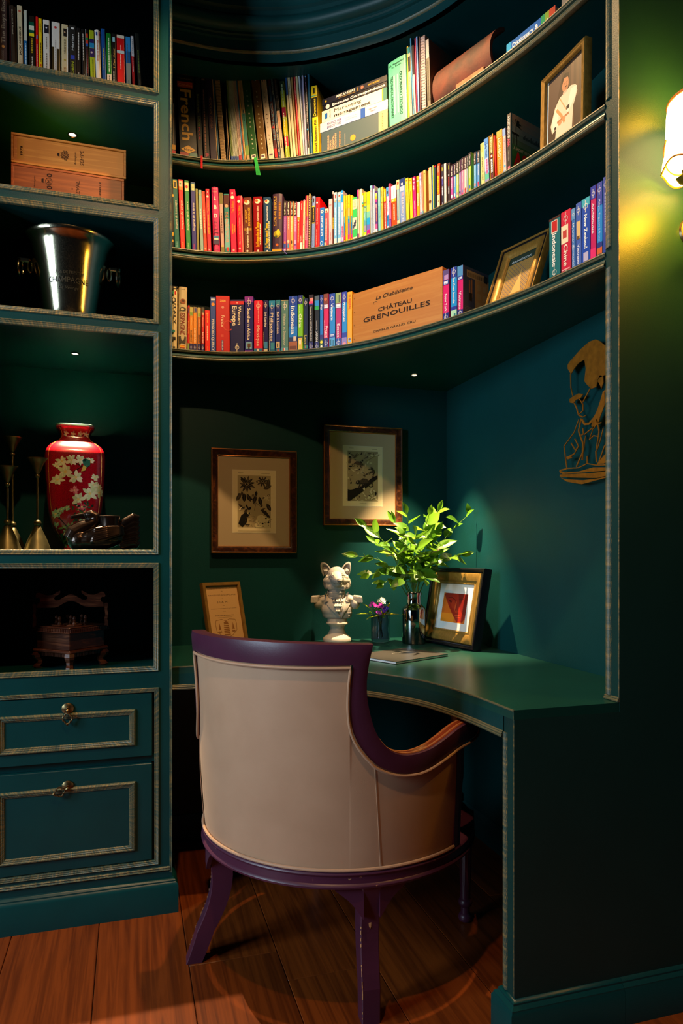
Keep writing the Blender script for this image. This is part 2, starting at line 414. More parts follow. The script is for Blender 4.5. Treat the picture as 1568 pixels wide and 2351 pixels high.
# drawers
def drawer(z0, z1, pz0, pz1, hz, tilt):
    x0, x1 = -0.425, 0.0665
    m = MB(); m.rbox(x0, x1, YA+0.001, YA+0.022, z0, z1, 0.002); d = m.build('drawer', M_paint, BC)
    px0, px1 = -0.372, 0.0165
    mm = MB(); P = [(px0, YA+0.001, pz0), (px1, YA+0.001, pz0), (px1, YA+0.001, pz1), (px0, YA+0.001, pz1)]
    pr = [(0, 0), (0.001, 0.004), (0.004, 0.0075), (0.007, 0.0075), (0.009, 0.005), (0.012, 0.0055), (0.014, 0.0035), (0.017, 0.003), (0.019, 0)]
    mm.sweep(P, pr, (0, -1, 0), closed=True); o = mm.build('panel_moulding', M_trim, BC, smooth=True)
    o.parent = d; o.matrix_parent_inverse = d.matrix_basis.inverted()
    # handle: scalloped rose, ball and quatrefoil drop
    h = MB(); F = frame((-0.180, YA-0.0005, hz), (1, 0, 0), (0, 0, 1), (0, -1, 0))
    n = 44; rows = []
    for r, z in ((0.0165, 0), (0.0165, 0.0022), (0.012, 0.005), (0.005, 0.007), (0.0045, 0.010), (0.0, 0.010)):
        rows.append([F @ Vector(((r*(1+(0.06*(k % 2) if r > 0.016 else 0)))*cos(2*pi*k/n), (r*(1+(0.06*(k % 2) if r > 0.016 else 0)))*sin(2*pi*k/n), z)) for k in range(n)])
    h.grid(rows, False, True)
    h.ball((0, -0.004, 0.011), 0.0055, F=F)
    h.lathe([(0.003, 0), (0.0042, 0.002), (0.003, 0.006), (0.004, 0.009)], 10, F @ Matrix.Translation((0, -0.004, 0.012)) @ Matrix.Rotation(tilt, 4, 'Z') @ Matrix.Rotation(pi/2, 4, 'X'))
    G = F @ Matrix.Translation((0, -0.004, 0.012)) @ Matrix.Rotation(tilt, 4, 'Z')
    ring = []
    for k in range(48):
        a = 2*pi*k/48; rr = 0.0100+0.0042*abs(cos(2*a))**0.7
        ring.append(G @ Vector((rr*sin(a)*0.95, -0.023-rr*cos(a)*1.15, 0.001)))
    h.tube(ring, 0.0027, 8, closed=True)
    h.ball((0, -0.0400, 0.001), 0.0045, F=G)
    ho = h.build('handle', M_brass_old, BC, smooth=True); ho.parent = d; ho.matrix_parent_inverse = d.matrix_basis.inverted()
M_brass_old = simple('aged_brass', '#8d7752', 0.30, metal=1.0, noise=0.35, nscale=60)
drawer(Zc(1734), Zc(1590), Zc(1708), Zc(1624), Zc(1614), 0.0)
drawer(Zc(1972), Zc(1751), Zc(1947), Zc(1788.5), Zc(1786), radians(-72))
m = MB(); m.box(XL, XI, YA+0.022, YA+0.03, Zc(1751), Zc(1734)); m.build('drawer_divider', M_paint, BC)
m = MB(); m.box(-0.455, 0.095, YA+0.03, YA+0.05, 0.1, rails[4][1]); m.build('drawer_backing', M_gap, BC)
# plinth with stepped cap
PL = [(0.0, 0.0), (0.018, 0.0), (0.018, 0.083), (0.014, 0.091), (0.010, 0.094), (0.010, 0.098), (0.004, 0.104), (0.0, 0.106)]
def plinth(name, path, parent, prof=PL, mat=None):
    m = MB(); m.sweep(path, [(a, b) for a, b in prof], (0, 0, 1)); return m.build(name, mat or M_paint, parent, smooth=True)
plinth('plinth', [(0.127, YB-0.1, 0), (0.127, YA, 0), (-0.49, YA, 0)], BC, [(a, b) for a, b in PL])
m = MB(); m.sweep([(0.121, YA, 0.1265), (-0.49, YA, 0.1265)], [(0, 0.0), (0.004, 0.001), (0.0065, 0.004), (0.004, 0.008), (0.0055, 0.011), (0.003, 0.0135), (0, 0.014)], (0, 0, 1))
m.build('plinth_moulding', M_trim, BC, smooth=True)
# ------------------------------------------------------------ curved shelving
SC3 = catmull([(0.118, 2.592, 0), (0.27, 2.590, 0), (0.403, 2.560, 0), (0.605, 2.468, 0), (0.775, 2.318, 0), (0.938, 2.060, 0), (1.062, 1.744, 0), (1.126, 1.457, 0)], 7)
CV = thing('curved_wall_shelves', 'concave teal wall shelving with three curved boards above the desk', 'shelving', (0.8, 2.6, 1.8))
lipz = [(1.8285, 1.866), (2.193, 2.232), (2.536, 2.572)]     # bottom and top of each lip
def inset(path, d):
    out = []
    for i, p in enumerate(path):
        a = path[max(0, i-1)]; b = path[min(len(path)-1, i+1)]; t = (b-a).normalized()
        out.append(Vector((p.x-t.y*d, p.y+t.x*d, 0)))   # left of travel = towards the wall corner
    return out
for zb, zt in lipz:
    m = MB(); back = [Vector((XR, 1.459, 0)), Vector((XR, YB, 0)), Vector((0.13, YB, 0))]
    front = inset(SC3, 0.006); front[-1] = Vector((1.134, 1.459, 0)); front[0] = Vector((0.128, 2.60, 0))
    # board as strips from the front curve to the back wall
    n = len(front); rows_t = []
    for i, p in enumerate(front):
        s = i/(n-1)
        q = Vector((0.13+(XR-0.13)*min(1, s*1.8), YB, 0)) if s*1.8 <= 1 else Vector((XR, YB-(YB-1.459)*(s*1.8-1)/0.8, 0))
        rows_t.append((p, q))
    for z, in ((zb+0.003,), (zt-0.004,)):
        m.grid([[Vector((p.x, p.y, z)), Vector((q.x, q.y, z))] for p, q in rows_t])
    m.grid([[Vector((p.x, p.y, zb+0.003)), Vector((p.x, p.y, zt-0.004))] for p, q in rows_t])
    m.build('curved_shelf', M_paint, CV)
    m = MB()
    h = zt-zb
    # rounded lip: upper bead, flat fascia, lower bead
    pr = [(0.010, 0.002), (-0.001, 0.0), (-0.006, 0.001), (-0.008, 0.005), (-0.006, 0.009), (-0.003, 0.0105), (-0.0045, 0.0125)]
    m.sweep([Vector((p.x, p.y, zb)) for p in SC3], pr, (0, 0, 1), capends=False)
    m.build('lower_lip_moulding', M_trim, CV, smooth=True)
    m = MB(); pr = [(-0.0045, 0.0125), (-0.0035, 0.016), (0.0035, h-0.012)]
    m.sweep([Vector((p.x, p.y, zb)) for p in SC3], pr, (0, 0, 1), capends=False); m.build('lip_face', M_paint, CV)
    m = MB(); pr = [(0.0035, h-0.012), (-0.003, h-0.011), (-0.0045, h-0.008), (-0.003, h-0.006), (-0.0055, h-0.004), (-0.005, h-0.001), (-0.002, h), (0.008, h), (0.009, h-0.006)]
    m.sweep([Vector((p.x, p.y, zb)) for p in SC3], pr, (0, 0, 1), capends=False); m.build('upper_lip_moulding', M_trim, CV, smooth=True)
# jamb mouldings where the shelving meets the sconce wall (faces -X)
def vbead(x, y0, z0, z1, parent, name='jamb_moulding'):
    m = MB(); pr = [(0, 0), (0.002, 0.004), (0.005, 0.0055), (0.0075, 0.003), (0.010, 0.0045), (0.013, 0.003), (0.015, 0.0035), (0.019, 0.001), (0.022, 0.0)]
    m.sweep([(x, y0, z0), (x, y0, z1)], pr, (-1, 0, 0)); return m.build(name, M_trim, parent, smooth=True)
spans = [(0.770, lipz[0][0]), (lipz[0][1], lipz[1][0]), (lipz[1][1], lipz[2][0]), (lipz[2][1], 2.9)]
for a, b in spans: vbead(JX, YP+JW-0.022, a+0.006, b-0.006, CV)
for zb, zt in lipz:
    m = MB(); m.box(JX+0.0002, JX+0.007, YP+0.03, YP+JW+0.002, zb, zt); m.build('jamb_block', M_paint, CV)
m = MB(); m.sweep([(JX, YP, 0.766), (JX, YP, HC)], [(0, 0), (0.0005, 0.002), (0.003, 0.0025), (0.005, 0.0)], (-1, 0, 0)); m.build('corner_moulding', M_trim, CV, smooth=True)
m = MB(); m.sweep([(JX, YP, 0.7645), (JX, YP+JW, 0.7645)], [(0, 0.0), (0.006, 0.0), (0.0065, 0.003), (0.004, 0.006), (0.005, 0.008), (0, 0.011)], (0, 0, 1)); m.build('jamb_foot_moulding', M_trim, CV, smooth=True)
# cornice
CC = catmull([(0.118, 2.50, 0), (0.35, 2.49, 0), (0.583, 2.42, 0), (0.80, 2.27, 0), (0.912, 2.149, 0), (0.99, 2.02, 0), (1.07, 1.80, 0), (1.126, 1.457, 0)], 7)
ZK = CAMZ+1.76
m = MB(); pr = [(0.02, 0.0), (0.0, 0.0), (-0.002, 0.028)]
m.sweep([Vector((p.x, p.y, ZK)) for p in CC], pr, (0, 0, 1), capends=False); m.build('cornice_fascia', M_wall, CV, smooth=True)
m = MB(); pr = [(-0.002, 0.028), (-0.007, 0.031), (-0.009, 0.035), (-0.006, 0.040), (-0.002, 0.042)]
m.sweep([Vector((p.x, p.y, ZK)) for p in CC], pr, (0, 0, 1), capends=False); m.build('cornice_bead', M_trim, CV, smooth=True)
m = MB(); pr = [(-0.002, 0.042), (-0.004, 0.072), (-0.012, 0.075), (-0.012, 0.084), (-0.016, 0.088), (-0.016, 0.096)]
for k in range(9):
    a = pi*k/8; pr.append((-0.022-0.022*sin(a), 0.122-0.024*cos(a)))
pr += [(-0.028, 0.150), (-0.030, 0.162), (-0.040, 0.168)]
for k in range(7):
    a = pi/2*k/6; pr.append((-0.040-0.06*(1-cos(a)), 0.170+0.07*sin(a)))
pr += [(-0.105, 0.246), (-0.105, 0.262), (-0.118, 0.268), (-0.13, 0.30), (-0.13, HC-ZK)]
m.sweep([Vector((p.x, p.y, ZK)) for p in CC], pr, (0, 0, 1), capends=False); m.build('cornice', M_wall, CV, smooth=True)
m = MB(); n = len(CC)
rows = []
for i, p in enumerate(CC):
    s = i/(n-1); q = Vector((0.13+(XR-0.13)*min(1, s*1.8), YB, 0)) if s*1.8 <= 1 else Vector((XR, YB-(YB-1.459)*(s*1.8-1)/0.8, 0))
    rows.append([Vector((p.x, p.y, ZK+0.0)), Vector((q.x, q.y, ZK))])
m.grid(rows); m.build('cornice_soffit', M_paint, CV)
# ------------------------------------------------------------ curved desk
DZ = 0.763
DK = thing('built_in_curved_desk', 'green teal built-in corner desk with concave front edge and end pier', 'desk', (0.9, 2.2, 0))
DC = catmull([(0.127, 2.262, 0), (0.30, 2.255, 0), (0.44, 2.215, 0), (0.57, 2.125, 0), (0.69, 1.993, 0), (0.79, 1.822, 0), (0.829, 1.62, 0), (0.838, 1.4052, 0)], 7)
n = len(DC); m = MB(); rt = []
for i, p in enumerate(DC):
    s = i/(n-1); q = Vector((0.128+(XR-0.13)*min(1, s*1.9), YB-0.001, 0)) if s*1.9 <= 1 else Vector((XR-0.001, YB-(YB-1.406)*(s*1.9-1)/0.9, 0))
    if q.y < YP+JW+.002: q.x = JX-0.0005
    rt.append((p, q))
def desk_rows(z): return [[Vector((p.x, p.y, z)), Vector((q.x, q.y, z))] for p, q in rt]
m.grid(desk_rows(DZ)); m.grid(desk_rows(DZ-0.022)); m.grid([[Vector((p.x, p.y, DZ)), Vector((p.x, p.y, DZ-0.022))] for p, q in rt])
p_, q_ = rt[-1]; m.poly([(p_.x, p_.y, DZ-.022), (q_.x, q_.y, DZ-.022), (q_.x, q_.y, DZ), (p_.x, p_.y, DZ)]); m.build('desktop', M_desk, DK)
m = MB(); m.sweep([Vector((p.x, p.y, DZ-0.0035)) for p in DC], [(0.002, 0.0042), (-0.0008, 0.0040), (-0.0014, 0.002), (-0.0008, 0.0)], (0, 0, 1)); m.build('desktop_edge', M_trim, DK, smooth=True)
m = MB(); AP = [Vector((p.x, p.y, 0)) for p in DC if p.y > 1.462]+[Vector((0.8375, 1.452, 0))]
m.sweep([Vector((p.x, p.y, 0.703)) for p in AP], [(0.018, 0), (0, 0), (0, DZ-0.7045-0.0205), (0.018, DZ-0.7045-0.0205)], (0, 0, 1), capends=False); m.build('apron', M_paint, DK)
m = MB(); pr = [(0.016, 0.0), (0.001, 0.0), (-0.004, 0.001), (-0.0055, 0.0045), (-0.0035, 0.007), (-0.005, 0.010), (-0.003, 0.013), (-0.0035, 0.015), (0, 0.017)]
m.sweep([Vector((p.x, p.y, 0.689)) for p in AP], pr, (0, 0, 1), capends=False); m.build('apron_moulding', M_trim, DK, smooth=True)
# pier: the panel that closes the desk towards the room
m = MB(); m.box(0.840, JX, YP, YP+0.053, 0, DZ-0.0222); m.build('end_panel', M_side, DK)
m = MB(); m.sweep([(0.8398, YP+0.031, 0.106), (0.8398, YP+0.031, 0.704)], [(0, 0), (0.002, 0.004), (0.005, 0.0055), (0.0075, 0.003), (0.010, 0.0045), (0.013, 0.003), (0.016, 0.0035), (0.019, 0.001), (0.022, 0.0)], (-1, 0, 0)); m.build('pier_moulding', M_trim, DK, smooth=True)
m = MB(); m.sweep([(0.8398, YP+0.001, 0.11), (0.8398, YP+0.001, DZ)], [(0, 0), (0.0004, 0.0018), (0.003, 0.002), (0.004, 0.0)], (-1, 0, 0)); m.build('corner_moulding', M_trim, DK, smooth=True)
BB = [(0.0, 0.0), (0.020, 0.0), (0.020, 0.078), (0.016, 0.083), (0.016, 0.087), (0.008, 0.094), (0.008, 0.098), (0.003, 0.103), (0.0, 0.104)]
plinth('plinth', [(JX, YP, 0), (0.840, YP, 0), (0.840, YP+0.053, 0), (0.86, YP+0.053, 0)], DK, [(a, b) for a, b in BB])
b = plinth('baseboard_right', [(2.7, YP, 0), (JX+0.001, YP, 0)], None, [(a, b) for a, b in BB], M_wall); struct(b)
b = plinth('baseboard_back', [(XR, YP+0.06, 0), (XR, YB, 0), (0.15, YB, 0)], None, [(a*0.6, b) for a, b in BB], M_wall); struct(b)
# ------------------------------------------------------------ recessed spotlights
M_bulb, nt_, b_ = nm('lamp_glow'); b_.inputs['Base Color'].default_value = (0, 0, 0, 1)
b_.inputs['Emission Color'].default_value = (1.0, 0.78, 0.5, 1); b_.inputs['Emission Strength'].default_value = 14
M_ring = simple('spot_ring', '#6a665c', 0.3, metal=1.0)
def downlight(x, y, z, label, power, target, ang=75):
    t = thing('recessed_spotlight', label, 'spotlight', (x, y, z), 'recessed spotlights under the shelves')
    m = MB(); F = Matrix.Translation((x, y, z))
    m.lathe([(0.0115, 0.0), (0.0145, -0.0005), (0.0150, -0.0022), (0.0125, -0.0032), (0.0110, -0.0015), (0.0110, 0.0005)], 24, F, cap=False); m.build('trim_ring', M_ring, t, smooth=True)
    m = MB(); m.lathe([(0.0, -0.0016), (0.006, -0.0015), (0.0100, -0.0006), (0.0108, 0.0003)], 20, F, cap=False); m.build('lamp', M_bulb, t, smooth=True)
    s = spot('shelf_spot', (x, y, z-0.006), target, power, (1.0, 0.72, 0.40), ang, 0.6, 0.006); s.parent = t; s.matrix_parent_inverse = PINV[t.name]
downlight(-0.184, 2.49, rails[0][1]-0.0125, 'small lit spotlight above the wooden wine boxes', 28, (-0.19, 2.32, 2.2), 72)
downlight(-0.179, 2.53, rails[2][1]-0.0125, 'small lit spotlight above the red vase', 165, (-0.185, 2.44, 1.4), 54)
downlight(1.08, 2.56, lipz[0][0]+0.0022, 'small lit spotlight under the lowest curved shelf', 215, (1.09, 2.53, 1.0), 58)
# ============================================================ CHAIR
M_plum = simple('plum_paint', '#4a2238', 0.36, noise=0.18, nscale=12, bump=0.15, bscale=200)
def worn_mat():
    m, nt, b = nm('plum_paint_chipped'); tc = N(nt, 'ShaderNodeTexCoord')
    b.inputs['Roughness'].default_value = 0.38
    t = N(nt, 'ShaderNodeTexNoise'); t.inputs['Scale'].default_value = 60; t.inputs['Detail'].default_value = 6; nt.links.new(tc.outputs['Object'], t.inputs['Vector'])
    r = N(nt, 'ShaderNodeValToRGB'); r.color_ramp.elements[0].position = 0.70; r.color_ramp.elements[1].position = 0.73
    r.color_ramp.elements[0].color = (*hx('#4a2238'), 1); r.color_ramp.elements[1].color = (*hx('#b98a60'), 1)
    nt.links.new(t.outputs['Fac'], r.inputs['Fac']); nt.links.new(r.outputs['Color'], b.inputs['Base Color']); return m
M_chip = worn_mat()
M_bare = simple('bare_wood_chip', '#c08a5c', 0.6)
def fabric_mat():
    m, nt, b = nm('beige_satin_upholstery'); tc = N(nt, 'ShaderNodeTexCoord')
    t = N(nt, 'ShaderNodeTexNoise'); t.inputs['Scale'].default_value = 9; t.inputs['Detail'].default_value = 5; nt.links.new(tc.outputs['Object'], t.inputs['Vector'])
    r = N(nt, 'ShaderNodeValToRGB'); r.color_ramp.elements[0].position = 0.3; r.color_ramp.elements[1].position = 0.7
    r.color_ramp.elements[0].color = (*hx('#b28b6c'), 1); r.color_ramp.elements[1].color = (*hx('#ba9374'), 1)
    nt.links.new(t.outputs['Fac'], r.inputs['Fac']); nt.links.new(r.outputs['Color'], b.inputs['Base Color'])
    b.inputs['Roughness'].default_value = 0.6; b.inputs['Sheen Weight'].default_value = 0.08; b.inputs['Sheen Roughness'].default_value = 0.4
    w1 = N(nt, 'ShaderNodeTexNoise'); w1.inputs['Scale'].default_value = 900; nt.links.new(tc.outputs['Object'], w1.inputs['Vector'])
    bp = N(nt, 'ShaderNodeBump'); bp.inputs['Strength'].default_value = 0.25; bp.inputs['Distance'].default_value = 0.0006
    nt.links.new(w1.outputs['Fac'], bp.inputs['Height']); nt.links.new(bp.outputs['Normal'], b.inputs['Normal']); return m
M_fab = fabric_mat()
M_arm = simple('varnished_red_brown_wood', '#7a3018', 0.22, coat=0.5, noise=0.3, nscale=20)
CR = Vector((0.657, -0.754, 0)).normalized(); CF = Vector((0.754, 0.657, 0)).normalized()
CCN = Vector((0.578, 1.935, 0))
CH = thing('barrel_back_armchair', 'beige upholstered barrel-back armchair with plum painted frame at the curved desk', 'chair', tuple(CCN))
def Rz(z): return 0.381+0.031*max(0.0, (z-0.37)/0.53)**1.2
def cp(phi, z, off=0.0):
    a = radians(phi); r = Rz(z)+off
    return CCN+CR*(r*sin(a))-CF*(r*cos(a))+Vector((0, 0, z))
LO = [(141, .628), (118, .632), (100, .634), (84, .634), (76, .622), (64, .599), (54.5, .599), (46.3, .622), (41, .658), (37.6, .700), (36.4, .745), (36.3, .80), (37.1, .863)]
UP = [(141, .672), (118, .680), (100, .682), (84, .680), (74, .662), (66, .645), (57, .640), (50, .657), (45.2, .700), (42.6, .756), (41.7, .80), (41.9, .845), (43.5, .910)]
def smooth2(P, per=5): return [(p.x, p.y) for p in catmull([Vector((a, b, 0)) for a, b in P], per)]
lo_r = smooth2(LO); up_r = smooth2(UP)
lo_c = [(37.1-74.2*k/24, 0.863-0.003*sin(pi*k/24)) for k in range(1, 24)]; up_c = [(43.5-87*k/24, 0.910+0.003*sin(pi*k/24)) for k in range(1, 24)]
lo_a = lo_r+lo_c+[(-a, b) for a, b in lo_r[::-1]]; up_a = up_r+up_c+[(-a, b) for a, b in up_r[::-1]]
m = MB()
rows = []
for (pl, zl), (pu, zu) in zip(lo_a, up_a):
    o1, o2 = 0.005, -0.034
    sec = [cp(pl, zl, o1), cp((pl*3+pu)/4, (zl*3+zu)/4, o1+0.001), cp((pl+pu*3)/4, (zl+zu*3)/4, o1+0.001), cp(pu, zu, o1-0.002), cp(pu, zu+0.0015, o1-0.008),
           cp(pu, zu+0.0015, o2+0.006), cp(pu, zu, o2), cp(pl, zl, o2)]
    rows.append(sec)
m.grid(rows, False, True); m.face(range(0, 8)); m.face(range(len(m.v)-8, len(m.v)))
m.build('back_frame', M_plum, CH, smooth=True)
# varnished upper face of the arms with two inlaid lines
for sgn in (1, -1):
    m = MB(); ar = [(sgn*a, b) for a, b in up_r if a > 46]
    m.grid([[cp(a, z+0.0022, -0.004), cp(a, z+0.003, -0.019), cp(a, z+0.0022, -0.033)] for a, z in ar]); m.build('arm_top', M_arm, CH, smooth=True)
    for off in (-0.009, -0.012, -0.026, -0.029):
        m = MB(); m.tube([cp(a, z+0.003, off) for a, z in ar], 0.0006, 4); m.build('arm_inlay_line', M_bare, CH)
# outside upholstery shell
def top_at(phi):
    phi = abs(phi)
    if phi <= 36.3: return 0.864
    P = lo_r
    best = None
    for (a0, z0), (a1, z1) in zip(P[:-1], P[1:]):
        if min(a0, a1) <= phi <= max(a0, a1) and abs(a1-a0) > 1e-6:
            z = z0+(z1-z0)*(phi-a0)/(a1-a0)
            best = z if best is None else min(best, z)
    return best if best is not None else 0.63
phis = [-82+164*k/82 for k in range(83)]
phis = sorted(set(phis+[36.2, 36.5, 36.9, 37.4, -36.2, -36.5, -36.9, -37.4]))
m = MB(); rows = []
for ph in phis:
    zt = top_at(ph); row = []
    for j in range(15):
        s = j/14; z = 0.372+(zt+0.002-0.372)*s
        puff = 0.004*sin(pi*min(1, s*1.0))**0.6-0.002
        puff += 0.0012*sin(radians(ph)*9+z*14)*sin(pi*s)
        row.append(cp(ph, z, puff))
    rows.append(row)
m.grid(rows); m.build('outside_back_upholstery', M_fab, CH, smooth=True)
# inside upholstery and seat
m = MB(); rows = []
for ph in phis:
    zt = top_at(ph)
    rows.append([cp(ph, 0.40+(zt+0.01-0.40)*j/8, -0.036-0.02*sin(pi*j/8)) for j in range(9)])
m.grid(rows); m.build('inside_back_upholstery', M_fab, CH, smooth=True)
m = MB(); F = frame(CCN, CR, CF, (0, 0, 1))
m.lathe([(0.0, 0.478), (0.18, 0.475), (0.29, 0.462), (0.325, 0.44), (0.33, 0.415), (0.32, 0.376), (0.0, 0.376)], 40, F, cap=False); m.build('seat_cushion', M_fab, CH, smooth=True)
# piping
m = MB(); m.tube([cp(ph, 0.376, 0.0035) for ph in phis], 0.0042, 8); m.build('lower_piping', M_fab, CH, smooth=True)
m = MB(); pth = [(a, b-0.006) if a > 60 else (a-0.8*min(1, (60-a)/15), b-0.005*(1 if a > 45 else 0.4)) for a, b in lo_r[:-1]]
pth = [p for p in pth if p[0] > 36.0 or True]
pa = pth+[(36.2, 0.857)]+[(a*0.975, b-0.006) for a, b in lo_c]+[(-36.2, 0.857)]+[(-a, b) for a, b in pth[::-1]]
m.tube([cp(a, z, 0.0065) for a, z in pa], 0.0036, 8); m.build('upper_piping', M_fab, CH, smooth=True)
for s in (1, -1):
    m = MB(); m.tube([cp(s*(44.8+2.6*(1-j/10)), 0.378+0.24*j/10, 0.0012+0.0035*sin(pi*j/10)) for j in range(11)], 0.0009, 5); m.build('seam', M_bare if False else M_fab, CH)
# seat rail ring with moulded profile
m = MB(); prof = [(-0.03, .330), (0.002, .330), (0.0075, .333), (0.009, .338), (0.0065, .342), (0.0035, .344), (0.0035, .360), (0.006, .3625), (0.0075, .366), (0.006, .3695), (0.002, .372), (-0.03, .374)]
rows = []
for k in range(96):
    a = 360*k/96; rows.append([CCN+CR*((0.381+o)*sin(radians(a)))-CF*((0.381+o)*cos(radians(a)))+Vector((0, 0, z)) for o, z in prof])
m.grid(rows, True, True); m.build('seat_rail', M_chip, CH, smooth=True)
# sabre rear legs
def rear_leg(phi, rf, name='leg'):
    a = radians(phi); out = (CR*sin(a)-CF*cos(a)); tan = (CR*cos(a)+CF*sin(a))
    m = MB(); rows = []
    for k in range(17):
        s = k/16; z = 0.336*(1-s)
        r = 0.350-0.018*sin(pi*min(1, s/0.75))+(rf-0.350)*max(0, (s-0.25)/0.75)**1.8
        w = 0.0235-0.001*s; t = 0.032-0.011*s
        c = CCN+out*r+Vector((0, 0, z))
        rows.append([c+tan*w+out*(t-0.002), c+tan*(w-0.002)+out*t, c-tan*(w-0.002)+out*t, c-tan*w+out*(t-0.002), c-tan*w-out*t, c+tan*w-out*t])
    m.grid(rows, False, True); m.face(range(6)); m.face(range(len(m.v)-6, len(m.v)))
    leg = m.build(name, M_plum, CH, smooth=False)
    # worn edge on the left arris and a chip
    e = MB(); rr = random.Random(int(phi)+9)
    for k in range(20):
        s = 0.30+0.66*rr.random(); i = int(s*16); f = s*16-i
        p = rows[i][2].lerp(rows[min(16, i+1)][2], f); q = rows[i][3].lerp(rows[min(16, i+1)][3], f)
        L = 0.003+0.010*rr.random(); wv = 0.0004+0.0006*rr.random(); c = (p+q)/2+(out-tan).normalized()*0.0004
        e.box(-0.0012*wv*1000, wv*1.5, -0.0003, 0.0003, -L/2, L/2, F=frame(c, (tan+out).normalized(), (out-tan).normalized(), Vector((0, 0, 1))))
    if phi > 0:
        i = 5; c = rows[i][1].lerp(rows[i][2], 0.52)+out*0.0006
        e.prism([(-0.003, 0.006), (0.0035, 0.007), (0.003, -0.003), (0.0005, -0.008), (-0.002, -0.002)], -0.0004, 0.0004, frame(c, tan, (0, 0, 1), out))
    w_ = e.build('bare_wood_chips', M_bare, CH); w_['kind'] = 'stuff'; w_.parent = leg; w_.matrix_parent_inverse = Matrix.Identity(4); w_['label'] = 'chips of bare wood'
    w_.matrix_parent_inverse = leg.matrix_basis.inverted()
    # shaped brackets
    for sd in (1, -1):
        b = MB(); base = CCN+out*0.380+Vector((0, 0, 0.332)); tt = (tan*sd-out*0.18).normalized(); oo = out
        poly = [(0.020, 0.0), (0.090, 0.0), (0.088, -0.008), (0.074, -0.018), (0.056, -0.032), (0.040, -0.050), (0.029, -0.066), (0.022, -0.076), (0.020, -0.076)]
        b.prism(poly, -0.011, 0.0, frame(base+oo*0.002, tt, (0, 0, 1), oo)); b.build('bracket', M_plum, CH)
rear_leg(44.5, 0.352); rear_leg(-44.5, 0.41)
# turned fluted front legs, with arm posts above
def front_leg(phi):
    a = radians(phi); p = CCN+CR*(0.402*sin(a))-CF*(0.402*cos(a))
    m = MB(); F = Matrix.Translation(p)
    def fl(an, z): return 1.0-0.07*(abs(sin(an*6))) if 0.11 < z < 0.31 else 1.0
    pr = [(0.012, 0.0), (0.019, 0.004), (0.0215, 0.012), (0.019, 0.021), (0.0135, 0.026), (0.0135, 0.044), (0.019, 0.050), (0.0215, 0.058), (0.019, 0.066), (0.015, 0.070), (0.0155, 0.108), (0.0165, 0.115), (0.021, 0.25), (0.022, 0.305), (0.026, 0.312), (0.026, 0.334)]
    m.lathe(pr, 48, F, flute=fl); m.build('leg', M_plum, CH, smooth=True)
    m = MB(); F = Matrix.Translation(CCN+CR*(0.375*sin(a))-CF*(0.375*cos(a)))
    m.lathe([(0.020, 0.372), (0.020, 0.39), (0.013, 0.40), (0.019, 0.44), (0.021, 0.48), (0.013, 0.55), (0.012, 0.58), (0.018, 0.60), (0.019, 0.628)], 20, F); m.build('arm_post', M_plum, CH, smooth=True)
front_leg(137.5); front_leg(-137.5)
for s_ in (1, -1):
    m = MB(); rows = [[cp(s_*a, z, o) for a, o in ((82, .004), (84.5, .005), (87, .004), (87, -.03), (82, -.03))] for z in (.373, .45, .55, .632)]
    m.grid(rows, False, True); m.face(range(5)); m.face(range(len(m.v)-5, len(m.v))); m.build('side_post', M_plum, CH, smooth=False)
